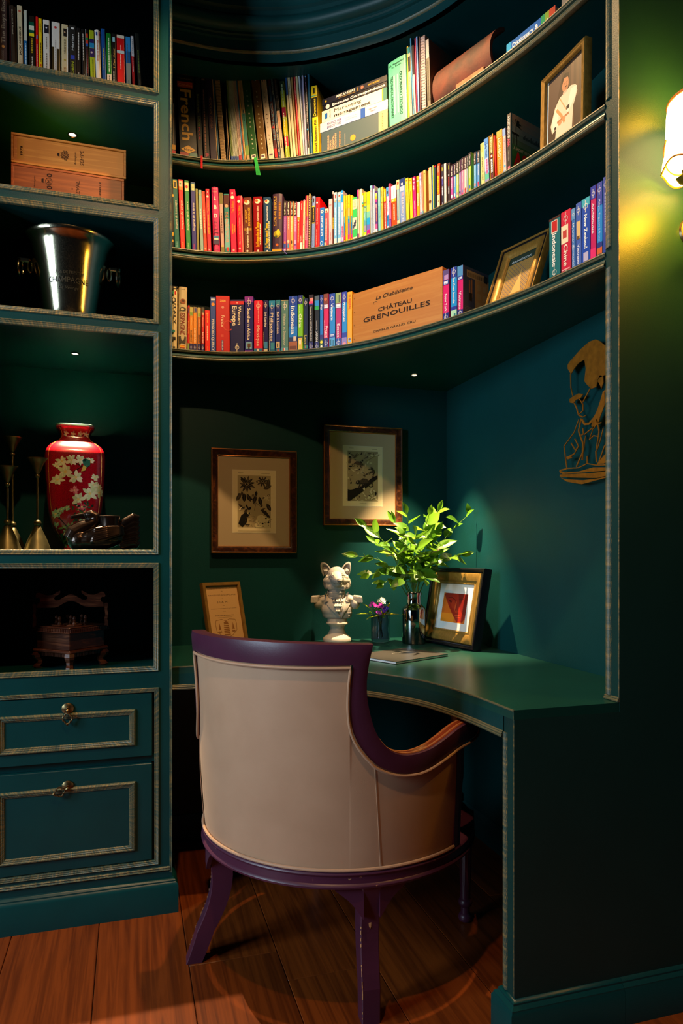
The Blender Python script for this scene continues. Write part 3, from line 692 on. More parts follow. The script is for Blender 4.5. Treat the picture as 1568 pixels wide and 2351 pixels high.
# ============================================================ BOOKS
IN = inset(SC3, 0.020)
def on_poly(path, u):
    d = ray(u)
    best = None
    for a, b in zip(path[:-1], path[1:]):
        # intersect the sight line (from the camera axis) with the segment in plan
        ex, ey = b.x-a.x, b.y-a.y; den = d.x*(-ey)+d.y*ex
        if abs(den) < 1e-9: continue
        k = (a.x*(-ey)+a.y*ex)/den
        s = ((d.x*k-a.x)*ex+(d.y*k-a.y)*ey)/(ex*ex+ey*ey)
        if -0.02 <= s <= 1.02 and k > 0: best = Vector((d.x*k, d.y*k, 0)); break
    return best
ALLB = []
TITLE_OFF = 0.0004
def book(p0, p1, z, ztop, base, look, items=(), D=0.13, lean=0.0, noun='book', glossy=False, label=None, group=None, pages=True, roundspine=False, cat='book', name='book', board=None, inner=None):
    e = Vector((p1.x-p0.x, p1.y-p0.y, 0)); Wd = e.length-0.0006; e.normalize()
    up = Vector((0, 0, 1)); n = e.cross(up).normalized()
    org = Vector((p0.x, p0.y, z))+e*0.0003
    if lean:
        if lean > 0: org = org+e*Wd
        u2 = up*cos(lean)+e*sin(lean); e = e*cos(lean)-up*sin(lean); up = u2
        if lean > 0: org = org-e*Wd
    H = (ztop-z)/max(0.5, cos(lean))
    F = frame(org, e, up, n)       # local x right along the spine, y up, z towards the reader
    t = thing(name, label or look, cat, tuple(org), group)
    bc = hx(base); th = 0.0013 if Wd < 0.012 else 0.0018
    th = min(th, Wd*0.25)
    m = MB()
    k = min(0.0016, Wd*0.3) if not roundspine else min(0.006, Wd*0.3)
    out = [(0, -D), (0, -k), (k*0.3, -k*0.3), (k, 0), (Wd-k, 0), (Wd-k*0.3, -k*0.3), (Wd, -k), (Wd, -D), (Wd-th, -D), (Wd-th, -th-k*0.3), (th, -th-k*0.3), (th, -D)]
    if roundspine: out[3:5] = [(k, -0.0002), (Wd*0.3, k*0.25), (Wd*0.7, k*0.25), (Wd-k, -0.0002)]
    G = F @ Matrix(((1, 0, 0, 0), (0, 0, 1, 0), (0, 1, 0, 0), (0, 0, 0, 1)))
    m.prism(out, 0.0, H, G, bc)
    m.build('cover', M_gloss if glossy else M_print, t)
    if pages:
        m = MB(); m.box(th, Wd-th, 0.0015, H-(0.002 if Wd > 0.02 else 0.0008), -D+0.002, -th-k*0.4, hx('#cdb890'), F)
        m.build('page_block', M_matte, t)
    zf = (k*0.25 if roundspine else 0)+TITLE_OFF
    m = MB(); lay = 0
    yy = lambda f: H*(1-f)
    for it in items:
        ty = it[0]; lay += 1; dz = zf+lay*0.00004
        if ty == 'B':
            c = hx(it[1]); m.poly([F @ Vector((x, y, dz)) for x, y in ((0.0003, yy(it[3])), (Wd-0.0003, yy(it[3])), (Wd-0.0003, yy(it[2])), (0.0003, yy(it[2])))], c)
        elif ty == 'P':
            c = hx(it[1]); a, b_, xa, xb = it[2:6]
            m.poly([F @ Vector((x, y, dz)) for x, y in ((Wd*xa, yy(b_)), (Wd*xb, yy(b_)), (Wd*xb, yy(a)), (Wd*xa, yy(a)))], c)
        elif ty == 'O':
            c = hx(it[1]); zc, xc, r = it[2:5]; ry = it[5] if len(it) > 5 else r
            m.poly([F @ Vector((Wd*xc+Wd*r*cos(2*pi*q/14), yy(zc)+Wd*ry*sin(2*pi*q/14), dz)) for q in range(14)], c)
        elif ty == 'D':
            c = hx(it[1]); zc, xc, rx, ry = it[2:6]
            m.poly([F @ Vector((Wd*xc+Wd*a, yy(zc)+Wd*b_, dz)) for a, b_ in ((-rx, 0), (0, -ry), (rx, 0), (0, ry))], c)
        elif ty == 'R':
            c = hx(it[1]); zc, xc, r = it[2:5]
            for q in range(16):
                a0, a1 = 2*pi*q/16, 2*pi*(q+1)/16
                m.poly([F @ Vector((Wd*xc+Wd*rr*cos(a), yy(zc)+Wd*rr*sin(a), dz)) for rr, a in ((r*0.8, a0), (r, a0), (r, a1), (r*0.8, a1))], c)
        elif ty == 'L':      # round ring-and-word publisher emblem turned on its side
            c = hx(it[2] if len(it) > 2 else '#f2ead8'); zc = it[1]; r = min(0.30*Wd, 0.0075)
            for q in range(18):
                a0, a1 = 2*pi*q/18, 2*pi*(q+1)/18
                m.poly([F @ Vector((Wd/2+rr*cos(a), yy(zc)+rr*sin(a), dz)) for rr, a in ((r*0.84, a0), (r, a0), (r, a1), (r*0.84, a1))], c)
            TF = F @ frame((Wd/2, yy(zc), dz+0.00003), (0, -1, 0), (1, 0, 0), (0, 0, 1))
            m.text('lonely planet', TF, r*0.52, r*4.2, c, bold=0.02)
        elif ty in 'TU':
            txt, c, a, b_ = it[1:5]; wf = it[5] if len(it) > 5 else 0.5; xc = it[6] if len(it) > 6 else 0.5
            L = H*(b_-a); cy = H*(1-(a+b_)/2)
            if ty == 'T': TF = F @ frame((Wd*xc, cy, dz), (0, -1, 0), (1, 0, 0), (0, 0, 1))
            else: TF = F @ frame((Wd*xc, cy, dz), (0, 1, 0), (-1, 0, 0), (0, 0, 1))
            m.text(txt, TF, wf*Wd, L, hx(c), bold=it[7] if len(it) > 7 else 0.02, shear=it[8] if len(it) > 8 else 0)
        elif ty == 'H':
            txt, c, zc, wf, cf = it[1:6]
            m.text(txt, F @ Matrix.Translation((Wd/2, yy(zc), dz)), cf*Wd, wf*Wd, hx(c), bold=0.02)
        elif ty == 'K':      # lines of small print too fine to read
            c, a, b_, xc, w = hx(it[1]), it[2], it[3], it[4], it[5]
            r_ = random.Random(len(look)*7+lay); y = yy(a)
            while y > yy(b_):
                L = H*(0.015+0.035*r_.random()); y2 = max(yy(b_), y-L)
                m.poly([F @ Vector((Wd*x, q, dz)) for x, q in ((xc-w/2, y2), (xc+w/2, y2), (xc+w/2, y), (xc-w/2, y))], c); y = y2-H*0.008
    if m.f: m.build('spine_print', M_gloss if glossy else M_print, t)
    ALLB.append((t, look)); return t, F, Wd, H
def row(data, win, z, shelf, path=None, Y=None, noun='book', group=None, D=0.13, dgloss=()):
    ox, oy, s = win; prev = row.prev
    for r in data:
        xl, xr, dx, yt, base, look = r[:6]; items = r[6] if len(r) > 6 else (); kw = r[7] if len(r) > 7 else {}
        u0, u1 = ox+xl/s, ox+xr/s; ytp = oy+yt/s
        if Y is None: p0, p1 = on_poly(path or IN, u0), on_poly(path or IN, u1)
        else: p0, p1 = onY(u0, 1272, Y), onY(u1, 1272, Y)
        if p0 is None or p1 is None: print('MISS', look, u0, u1); continue
        mid = (p0+p1)/2; ztop = zat(ytp, mid)
        um = ((u0+u1)/2); dm = dx/s*depth(mid)/1598.0/max(0.25, abs(((p1-p0).normalized()).dot(Vector((CT, -ST, 0)))))
        lean = atan2(dm, ztop-z) if dx else 0
        nn = kw.pop('noun', noun)
        end = kw.pop('end', None)
        lab = kw.pop('label', None) or (f'{look} {nn} at the {end}' if end else f'{look} {nn} right of the {prev} one, {shelf}')
        book(p0, p1, kw.pop('z', z), ztop, base, look, items, D=kw.pop('D', D), lean=lean, label=lab, group=group, **kw)
        prev = look
    row.prev = prev
row.prev = ''
CR_ = '#efe6cf'
# ---------------- middle curved shelf
z2 = lipz[1][1]+0.0008
G2 = 'books on the middle curved shelf'; S2 = 'middle curved shelf'
im = lambda t, c, c2, f='FLEURUS': [('T' if False else 'U', t, c, .30, .70, .42, .5, .0, .25), ('U', f, c2, .88, .96, .30)]
row([
 (36, 72, 0, 250, '#120d08', 'black and yellow', [('P', '#d8a21a', .1, .14, .2, .9), ('P', '#d8a21a', .72, .78, .2, .9), ('P', '#d8a21a', .84, .88, .1, .8)], dict(end='left end of the middle curved shelf')),
 (88, 178, -42, 97, '#0b6058', 'teal picture encyclopedia', [('P', '#e0b83c', .02, .13, .12, .88), ('P', '#3a3320', .035, .115, .25, .75)]+im('Imagerie de la montagne', CR_, '#7fc0b0')),
 (194, 280, -43, 102, '#e01410', 'bright red tall', [('P', '#e6cfa2', .02, .10, .1, .9), ('P', '#e89020', .10, .15, .1, .9), ('O', '#3a7a50', .06, .4, .2)]+im('Imagerie du cirque', CR_, '#f0a040')),
 (297, 380, -38, 120, '#06803a', 'grass green tall', [('P', '#eadf9a', .03, .15, .06, .92), ('O', '#cc2018', .09, .5, .30, .36)]+im('Imagerie de la nature', CR_, '#9fd08a')),
 (398, 484, -28, 145, '#141478', 'navy tall', [('P', '#24607e', .01, .13, .02, .98), ('P', '#e6cf8c', .03, .12, .2, .8), ('O', '#22301a', .075, .5, .14)]+im('Imagerie de la ferme', CR_, '#c02070')),
 (488, 534, -30, 262, '#7f7c3c', 'slim olive', []),
 (550, 610, -40, 290, '#86aaa8', 'pale grey blue slim', [('O', '#c8a83a', .07, .5, .25), ('K', '#dfe4d8', .3, .62, .5, .3), ('O', '#d9ccb0', .95, .5, .22)]),
 (614, 674, -43, 308, '#ee3a14', 'vermilion slim', [('O', '#8a4a10', .05, .5, .2), ('K', '#f8b090', .3, .68, .5, .35), ('O', '#f0a070', .93, .5, .3)]),
 (678, 750, -40, 268, '#c80c34', 'crimson yellow-titled', [('H', '1', CR_, .05, .14, .3), ('O', CR_, .12, .5, .28), ('U', 'Tea Stilton', '#f08a1e', .17, .37, .45), ('U', 'LE SECRET DES DRAGONS', '#f4c400', .40, .70, .3), ('O', '#f0b0a0', .94, .5, .2)]),
 (782, 908, -38, 236, '#c42668', 'fat raspberry pink', [('H', 'GRACE', '#e8b8a0', .03, .62, .12), ('H', 'DENT', '#e8b8a0', .075, .62, .12), ('H', 'L', '#e6e0c4', .17, .34, .6), ('H', 'B', '#d8e6e0', .30, .42, .6), ('H', 'D', '#dfe4ea', .43, .42, .6), ('H', "It's", '#26102a', .53, .4, .22), ('H', 'a', '#26102a', .58, .12, .2), ('H', 'girl', '#26102a', .63, .5, .22), ('H', 'thing', '#26102a', .68, .72, .22), ('P', '#1e6fa0', .73, .86, .1, .9), ('P', '#e8d8b8', .77, .79, .2, .8), ('P', '#281a4e', .79, .86, .05, .95), ('H', 'putnam', '#3a1030', .93, .7, .13)], dict(roundspine=True)),
 (920, 984, -37, 336, '#c99a96', 'dusty pink thin', [('B', '#6d6a2e', 0, .18), ('K', '#5a3a38', .33, .66, .5, .25), ('B', '#6d6a2e', .88, 1), ('P', '#c8b030', .85, .88, .3, .7)]),
 (996, 1090, -30, 356, '#1f7a7c', 'teal orange-titled', [('B', '#4a1c14', .02, .22), ('O', '#d8a080', .20, .5, .32), ('P', '#6ab0b8', .42, .90, .06, .94), ('U' if False else 'T', 'THE AMAZING VOYAGE', '#e8701a', .30, .80, .5), ('P', '#c83020', .88, .95, .32, .7)]),
 (1100, 1202, -30, 276, '#e6064a', 'magenta numbered', [('H', '18', CR_, .055, .3, .3), ('O', CR_, .12, .5, .3), ('U', 'Tea Stilton', '#f08a1e', .18, .36, .45), ('U', 'OPERATION', '#f4c400', .53, .68, .22, .4), ('U', 'DRAGON', '#f4c400', .55, .66, .22, .75), ('O', '#f0b0a0', .93, .5, .2)]),
 (1212, 1325, -25, 390, '#e2093c', 'rounded cerise', [('P', '#e8c8a0', 0, 1, .93, 1), ('O', CR_, .1, .45, .24), ('U', 'Tea Stilton', '#f08a1e', .17, .33, .35), ('U', 'Mille et une nuits chez les Tea Sisters', '#f4d0c0', .38, .83, .22), ('O', '#f0b0a0', .9, .45, .18)], dict(roundspine=True)),
 (1340, 1484, -20, 418, '#5c2416', 'brown gold-lettered', [('O', '#e0d0c0', .09, .45, .36, .30), ('O', '#d0602a', .07, .35, .2), ('U', 'LE SECRET', '#e0b422', .21, .45, .22, .3), ('U', 'DU COURAGE', '#e0b422', .18, .50, .24, .68), ('P', '#9a7424', .54, .58, .02, .98), ('U', 'Geronimo Stilton', CR_, .52, .88, .24, .45), ('O', '#e0d0c0', .94, .4, .14)]),
], (390, 400, 7.84), z2, S2, group=G2)
row([
 (97, 258, -14, 168, '#7e0410', 'shiny dark red', [('O', '#e0d8c4', .08, .5, .32, .28), ('O', '#e05a28', .07, .4, .16), ('U', 'Geronimo Stilton', '#f4d8c0', .16, .42, .2), ('U', 'Le Voyage dans le Temps', '#f0b81a', .44, .87, .4, .45), ('K', CR_, .48, .84, .78, .1), ('O', '#f0d0c0', .94, .5, .12)], dict(glossy=True)),
 (276, 410, -8, 176, '#1c3f66', 'shiny steel blue', [('O', '#e0d8c4', .08, .5, .32, .28), ('O', '#e05a28', .07, .4, .16), ('U', 'Geronimo Stilton', '#e4e8f0', .16, .42, .2), ('U', 'Le Voyage dans le Temps', '#f0c81a', .46, .89, .4, .4), ('K', CR_, .43, .92, .76, .1), ('O', '#e0d8f0', .95, .5, .12)], dict(glossy=True)),
 (426, 612, 6, 120, '#3a2340', 'thick dark purple', [('T', 'STORIES for BOYS', '#b8922e', .04, .54, .26, .3), ('K', '#a06a20', .14, .44, .74, .2), ('O', '#9a8c1c', .68, .5, .36, .34), ('O', '#d0c02a', .65, .6, .18, .3), ('O', '#3a4a2a', .72, .4, .12), ('O', '#e06020', .86, .5, .13), ('B', '#8a6a50', .925, .94), ('B', '#e09a18', .94, .97), ('B', '#8a6a50', .97, .99)], dict(roundspine=True)),
 (628, 684, 8, 250, '#8c4290', 'violet black-capped', [('B', '#1c1214', 0, .28), ('T', "Chic girls", CR_, .03, .26, .4), ('K', '#e8c0e0', .32, .6, .5, .2), ('O', '#f07a20', .80, .5, .3, .5), ('P', '#2a4aa0', .82, .90, .1, .9), ('P', '#e8b0d0', .93, .98, .2, .8)]),
 (690, 750, 6, 250, '#ee6a5c', 'salmon black-capped', [('B', '#1c1214', 0, .28), ('T', "Chic girls", CR_, .03, .26, .4), ('K', '#f8d8c0', .32, .55, .5, .2), ('O', '#f4c8b0', .78, .5, .35, .5), ('P', '#3a8ac0', .82, .91, .2, .7), ('P', '#f4d0b0', .94, .98, .2, .8)]),
 (752, 808, 5, 252, '#f0ac5a', 'apricot black-capped', [('B', '#1c1214', 0, .28), ('T', "Chic girls", CR_, .03, .26, .4), ('K', '#fae8c0', .32, .6, .5, .2), ('O', '#20181c', .80, .5, .2, .6), ('P', '#20181c', .88, .91, .3, .4), ('P', '#20181c', .88, .91, .6, .7)]),
 (815, 870, 4, 258, '#dc5c9c', 'rose black-capped', [('B', '#1c1214', 0, .28), ('T', "Chic girls", CR_, .03, .26, .4), ('K', '#f8d0e8', .32, .6, .5, .2), ('P', '#c8a8d8', .76, .84, .25, .75), ('P', '#3a3a90', .84, .87, .3, .7), ('P', '#f4d0e0', .94, .98, .3, .7)]),
 (873, 922, 10, 268, '#e8321c', 'white-topped scarlet', [('B', '#f4ead8', 0, .30), ('K', '#c8a890', .06, .25, .5, .12), ('P', '#e8a020', .31, .36, .1, .9), ('O', '#f4e0c0', .38, .5, .3), ('K', '#f4d890', .42, .82, .5, .28)]),
 (924, 970, 14, 250, '#ee1c20', 'slim scarlet white-footed', [('T', 'Fantome', '#f8c8b8', .05, .17, .35), ('T', 'Agatha', '#f8d8c8', .68, .80, .35), ('B', '#f4ead8', .82, 1)]),
 (973, 1006, 17, 226, '#e6d8b0', 'cream floral', [('B', '#e87aa0', 0, .03), ('O', '#d890a0', .14, .5, .3), ('O', '#4a80a0', .48, .5, .25), ('O', '#6a8ab0', .62, .6, .25), ('O', '#e8b060', .75, .4, .3), ('O', '#4aa0b8', .86, .5, .3), ('K', '#b89a70', .2, .44, .5, .2)]),
 (1010, 1034, 20, 152, '#d41c52', 'wafer-thin crimson', [('K', '#f4a0b8', .3, .8, .5, .3)]),
 (1037, 1062, 20, 150, '#c85a8a', 'orange-topped mauve', [('B', '#e89a3c', 0, .38), ('K', '#f0c8d8', .45, .8, .5, .25)]),
 (1079, 1103, 12, 116, '#d8c488', 'cream and black striped', [('B', '#1c140c', i/24+.01, i/24+.025) for i in range(24)]),
 (1111, 1131, 22, 150, '#160c10', 'black with coloured dots', [('O', '#2a8a5a' if i % 2 else '#a01828', .05+i*.055, .5, .35) for i in range(17)]),
 (1136, 1190, 15, 162, '#7c96cc', 'periwinkle gold-banded', [('P', '#241a10', .04, .12, .3, .7), ('B', '#20180e', .20, .49), ('B', '#d8b83a', .18, .205), ('B', '#d8b83a', .49, .51), ('K', '#c8a030', .23, .46, .5, .3), ('T', 'Les Chevaliers du Roi', '#3a4a80', .54, .92, .26)]),
 (1198, 1276, 14, 180, '#e80c14', 'round-spined pillar-box red', [('O', '#d8e0e4', .11, .4, .2), ('U', 'Le chateau hante', '#f8c0b0', .22, .52, .32, .4), ('K', '#f08a80', .62, .92, .4, .2)], dict(roundspine=True)),
 (1282, 1364, 6, 366, '#0c6cc4', 'royal blue round-badged', [('O', '#f0e8d4', .10, .5, .32), ('O', '#1a4a80', .10, .5, .14), ('U', 'A-Z OF SKYLANDS', '#e8f0f4', .20, .70, .38), ('O', '#b8c8d8', .87, .45, .34, .5), ('O', '#0c6cc4', .87, .45, .22, .35)]),
 (1370, 1428, 8, 388, '#e04858', 'pink and cream patterned', [('B', '#f0d8b0', 0, .10), ('O', '#d03050', .07, .5, .3), ('K', '#f8d0c0', .25, .80, .5, .4), ('P', '#f0c890', .86, 1, 0, .4)]),
], (570, 430, 7.84), z2, S2, group=G2)
rb = lambda *c: [('B', col, i/len(c), (i+1)/len(c)) for i, col in enumerate(c)]
row([
 (114, 180, -3, 286, '#eeaeb6', 'baby pink', [('O', '#b07a88', .13, .5, .35, .2), ('K', '#f8d8d8', .22, .55, .5, .25), ('U', 'Cathy Cassidy', '#6a3a48', .70, .86, .25)]),
 (184, 204, 0, 152, '#4a1a14', 'thin chocolate brown', [('B', '#e8c8c0', 0, .05), ('K', '#e8c41c', .48, .68, .5, .6)]),
 (207, 262, 0, 170, '#6aaede', 'sky blue cream-ended', [('B', CR_, 0, .15), ('P', '#c84050', .04, .11, .3, .75), ('K', '#d8e8f0', .28, .80, .5, .3), ('B', CR_, .86, 1), ('O', '#e0a080', .17, .5, .3)]),
 (275, 335, -2, 165, '#6cb0e0', 'second sky blue', [('B', CR_, 0, .15), ('O', '#e03a2a', .07, .5, .24), ('K', '#e0c8d8', .28, .80, .5, .3), ('B', CR_, .86, 1), ('O', '#e0a080', .17, .5, .3)]),
 (344, 382, -6, 132, '#c8bce0', 'lilac blue-topped', [('B', '#1c8ad4', 0, .22), ('O', '#e8e0d0', .06, .5, .3), ('O', '#6a9ad8', .38, .5, .35), ('O', '#d02878', .68, .5, .35), ('O', '#5a8ac8', .76, .5, .35), ('K', '#e8507c', .66, .86, .5, .5), ('P', '#8a6ac0', .93, 1, 0, 1)]),
 (390, 418, -4, 226, '#f0cc10', 'slim rainbow striped', rb('#f0cc10', '#f0d010', '#c8c848', '#58a0a8', '#1878b8', '#6858a8', '#8858a0')+[('B', '#e8107c', .83, .90), ('B', '#e81818', .90, 1), ('P', '#f0d010', .92, 1, .2, .7)]),
 (425, 455, -3, 222, '#e8c818', 'yellow lime-topped', [('B', '#a0c020', 0, .3), ('K', '#b87818', .1, .8, .5, .2)]),
 (461, 498, -2, 210, '#f0cc10', 'yellow peach-centred', [('B', '#f0cc10', 0, .25), ('B', '#f0a860', .28, .44), ('B', '#58a8a0', .44, .50), ('B', '#1880c8', .50, .58), ('B', '#7858a8', .58, .82), ('B', '#e0207c', .82, .92), ('B', '#f0c010', .92, 1), ('O', '#40583a', .18, .5, .2)]),
 (510, 543, -2, 222, '#f0cc10', 'second rainbow striped', rb('#f0c810', '#e8c818', '#d0b820', '#489898', '#1870b0', '#6858a8', '#9058a0')+[('B', '#e8107c', .83, .90), ('B', '#e81818', .90, 1), ('P', '#f0d010', .92, 1, .2, .7)]),
 (546, 625, -4, 256, '#34b858', 'green and cream horse', [('B', '#e8e0b8', .05, .27), ('K', '#a8b088', .08, .24, .5, .6), ('B', '#e8e0b8', .46, .72), ('P', '#20304a', .56, .66, .3, .75), ('P', '#20304a', .52, .60, .6, .85), ('P', '#20304a', .62, .70, .15, .4), ('B', '#e8e0b8', .90, 1)]),
 (632, 663, -6, 122, '#ecd8bc', 'cream purple-ended', [('B', '#b02878', 0, .12), ('B', '#6a2a80', .12, .17), ('K', '#8a6858', .33, .62, .5, .2), ('B', '#7a3a80', .86, 1)]),
 (668, 712, 0, 108, '#f4d8bc', 'plain ivory', []),
 (717, 742, -4, 185, '#a4d048', 'lime rainbow-topped', [('B', '#f0c810', 0, .05), ('B', '#f4e0d0', .05, .20), ('B', '#1898d0', .20, .22), ('B', '#28a048', .22, .24), ('B', '#f0c010', .24, .26), ('B', '#e83020', .26, .29), ('B', '#e89050', .95, 1)]),
 (747, 797, -4, 168, '#50b0b0', 'gold to teal', [('B', '#f0b810', 0, .30), ('O', '#5a2a14', .23, .5, .2), ('O', '#7a3a14', .33, .5, .2), ('B', '#90b880', .34, .42), ('B', '#5a98a8', .62, .72), ('B', '#9890a0', .72, .84), ('B', '#f4e010', .86, .92), ('B', '#f0e8d8', .92, 1), ('T', 'Geant', '#b8d8d8', .42, .60, .4)]),
 (800, 862, -4, 158, '#f0d010', 'wide rainbow striped', rb('#f0cc10', '#f0d010', '#c8cc48', '#70b8a0', '#1898d8', '#6868b8', '#9060a8')+[('B', '#e8107c', .83, 1), ('P', '#f0d010', .91, .98, .3, .7)]),
 (866, 908, -10, 45, '#9aaec4', 'tall silver blue', [('B', '#7ab8d8', 0, .05), ('O', '#d88a80', .11, .5, .2), ('K', '#c0a0b0', .2, .5, .5, .15), ('R', '#203050', .65, .5, .28)]),
 (915, 948, -9, 45, '#ccd8e8', 'silver purple-topped', [('B', '#5a2a8a', 0, .06), ('K', '#8898b0', .25, .9, .4, .25)]),
 (960, 998, -10, 140, '#5a3490', 'violet pink-footed', [('B', '#4a2878', 0, .05), ('B', '#f0b868', .05, .12), ('B', '#f0a818', .12, .19), ('B', '#e83088', .19, .26), ('P', '#c890a0', .30, .38, .2, .8), ('K', '#e09040', .38, .70, .55, .25), ('B', '#e85898', .75, .86), ('B', '#f4e0e8', .86, 1)]),
 (1005, 1052, -10, 90, '#78bcc0', 'aqua pink-footed', [('K', '#c07088', .05, .33, .5, .2), ('K', '#38686c', .40, .65, .5, .2), ('B', '#e05088', .94, 1)]),
 (1058, 1100, -12, 68, '#f0b848', 'golden yellow slim', [('K', '#c88a28', .08, .2, .5, .25), ('O', '#e07828', .34, .5, .25), ('K', '#c88a28', .4, .7, .5, .2)]),
 (1114, 1155, -12, 108, '#e01c18', 'red lime-topped', [('B', '#c8c410', 0, .29), ('K', '#f4e8a0', .06, .2, .4, .2), ('K', '#f8d8d0', .33, .95, .55, .45)]),
 (1160, 1203, -14, 76, '#e4ecf4', 'white and blue banded', [('B', '#3a94d8', 0, .2), ('P', '#1c2c50', .09, .15, .3, .8), ('K', '#a8b8c8', .25, .55, .5, .4), ('B', '#2c84cc', .63, .88), ('K', '#1c4c80', .66, .78, .5, .3)]),
 (1208, 1244, -16, 2, '#e8609c', 'tall pink purple-footed', [('B', '#d83868', 0, .06), ('O', '#5a2a28', .38, .5, .3), ('K', '#f8c0d8', .5, .72, .5, .3), ('B', '#5a1c90', .76, 1), ('K', '#d8c0f0', .78, .96, .5, .35)]),
 (1250, 1340, -14, 44, '#f2480e', 'orange white-capped', [('B', '#f6efe6', 0, .30), ('B', '#f0a81c', .30, .38), ('K', '#f4d8a0', .32, .36, .3, .4), ('K', '#f8e0c0', .43, .80, .55, .22), ('K', '#c8b0a0', .08, .24, .5, .08)]),
], (740, 420, 7.84), z2, S2, group=G2)
row([
 (92, 145, -14, 490, '#88b0bc', 'grey blue orange-topped', [('B', '#f0c890', 0, .20), ('P', '#d03a28', .04, .10, .2, .8), ('K', '#c8b090', .25, .80, .5, .2), ('B', '#e8c8a0', .85, 1), ('P', '#3a8ac0', .83, .85, .3, .7)]),
 (150, 252, -18, 462, '#7a96cc', 'wide cornflower blue', [('P', '#1c3474', 0, .16, .1, 1), ('P', '#e8e0e0', .09, .14, .3, .6), ('P', '#a8b8d8', .16, .27, .1, .8), ('P', '#c89ab8', .30, .38, .35, .8), ('K', '#a8b0c8', .40, .57, .5, .4), ('U', 'Contes', '#e8dcd0', .58, .80, .55, .45, 0, .2), ('K', '#c8ccdc', .84, .98, .5, .2)]),
 (256, 312, -20, 455, '#f4cc30', 'plain yellow', [('P', '#7a4a10', .04, .055, .2, .8), ('O', '#f0a090', .11, .5, .25), ('K', '#d09018', .15, .27, .5, .2), ('K', '#c08010', .3, .55, .5, .3)]),
 (326, 378, -22, 452, '#f6cc1c', 'second plain yellow', [('P', '#7a4a10', .04, .055, .2, .8), ('O', '#f0a090', .12, .5, .25), ('K', '#c08010', .3, .62, .5, .3)]),
 (386, 440, -20, 430, '#e80e78', 'hot pink white-lettered', [('P', '#f8c8e0', .03, .08, .2, .7), ('O', '#f0a8d0', .13, .5, .28), ('K', '#f8c8e0', .18, .3, .4, .3), ('U', 'Danse encore', '#fce0ec', .55, .93, .4), ('P', '#f8c0c8', .95, 1, 0, .6)]),
 (452, 500, -16, 418, '#eba410', 'amber', [('P', '#f8e0a0', .1, .13, .1, .9), ('K', '#f4d070', .2, .25, .5, .3), ('K', '#f8e4b0', .40, .70, .5, .35), ('O', '#f4d8a0', .97, .5, .3)]),
 (505, 541, -18, 362, '#e8e0ea', 'white lilac-topped', [('B', '#9a8cd8', 0, .16), ('P', '#e8e0f4', .09, .12, .2, .8), ('K', '#9890b0', .27, .7, .5, .25), ('B', '#9898d0', .86, 1)]),
 (545, 571, -18, 335, '#e89a80', 'thin coral', [('K', '#c86a58', .2, .8, .5, .2), ('B', '#68a0b0', .85, .95)]),
 (576, 622, -18, 312, '#f0b96a', 'tan gold-titled', [('P', '#3a2410', .06, .08, .3, .7), ('K', '#a86820', .09, .2, .5, .12)]),
 (665, 718, -14, 266, '#f0c48e', 'peach red-topped', [('P', '#e0482c', 0, .04, 0, .3), ('K', '#b88a50', .35, .65, .5, .2), ('O', '#5a3a2a', .73, .5, .4, .5)]),
 (726, 757, -8, 230, '#2a78c0', 'thin blue yellow-edged', [('P', '#e8cc18', 0, 1, .55, .95), ('B', '#e8b818', .97, 1)]),
 (760, 800, -6, 236, '#182a48', 'dark navy green', [('P', '#1c6a38', .05, 1, 0, .3), ('B', '#c01828', 0, .03)]),
 (814, 866, -6, 200, '#ea4a20', 'burnt orange', [('T', 'Deserts', '#f8e0c0', .05, .19, .35), ('K', '#f0c018', .26, .64, .4, .5), ('B', '#e8dcb0', .66, 1), ('O', '#8a8a50', .8, .5, .25), ('P', '#d86a48', .9, .99, .3, .5)]),
 (890, 932, -6, 212, '#25253f', 'dark navy slim', [('P', '#c8cc20', .06, .15, .35, .6), ('P', '#e8e0e8', .28, .32, .3, .7), ('K', '#5a5ac0', .33, .48, .5, .4), ('K', '#e8e4f0', .5, .70, .5, .35), ('P', '#8888a0', .86, .97, .3, .7)]),
 (938, 980, -7, 192, '#f3e4da', 'off-white', [('K', '#c8b0a8', .1, .5, .5, .15)]),
 (1003, 1044, -2, 186, '#30232e', 'aubergine slim', [('P', '#d0d020', .06, .15, .35, .65), ('P', '#e8e0e8', .27, .30, .3, .7), ('K', '#c02830', .33, .54, .5, .4), ('K', '#e8e4f0', .55, .72, .5, .35), ('P', '#8888a0', .88, .98, .3, .7)]),
], (900, 350, 7.84), z2, S2, group=G2)
def chic(x0, x1, y, c, look, c1, c2, dx=0):
    return (x0, x1, dx, y, c, look, [('B', '#241c28', 0, .31), ('T', 'Chic girls', '#efe6e4', .04, .28, .4), ('K', '#f4ecec', .34, .6, .5, .18), ('O', c1, .80, .5, .28, .55), ('P', c2, .84, .93, .3, .7)])
row([
 chic(1050, 1102, 222, '#cc4c9c', 'black and orchid', '#f0e8f0', '#14142a'),
 chic(1107, 1152, 200, '#4e9cdc', 'black and azure', '#e8e0f0', '#c83a58'),
 chic(1155, 1200, 160, '#b4d070', 'black and lime', '#e88a98', '#e8d8a0'),
 chic(1205, 1238, 136, '#a894d8', 'black and lavender', '#2a2a60', '#e07aa0'),
 chic(1242, 1290, 96, '#ec88b0', 'black and candy pink', '#6a8ac0', '#d83a70'),
 chic(1297, 1344, 70, '#f0cec4', 'black and blush', '#a83040', '#a83040'),
 chic(1349, 1371, 56, '#a0c4e8', 'black and ice blue', '#e08a60', '#6a8ac0'),
 chic(1374, 1424, 6, '#a8c83c', 'black and spring green', '#3a6ac0', '#e8a040'),
 chic(1470, 1516, -8, '#66b0e4', 'black and pale azure', '#e0806a', '#2a5aa0'),
 chic(1532, 1574, -30, '#5c9ce0', 'black and cobalt', '#e0304c', '#e0304c'),
], (900, 350, 7.84), z2, S2, group=G2)
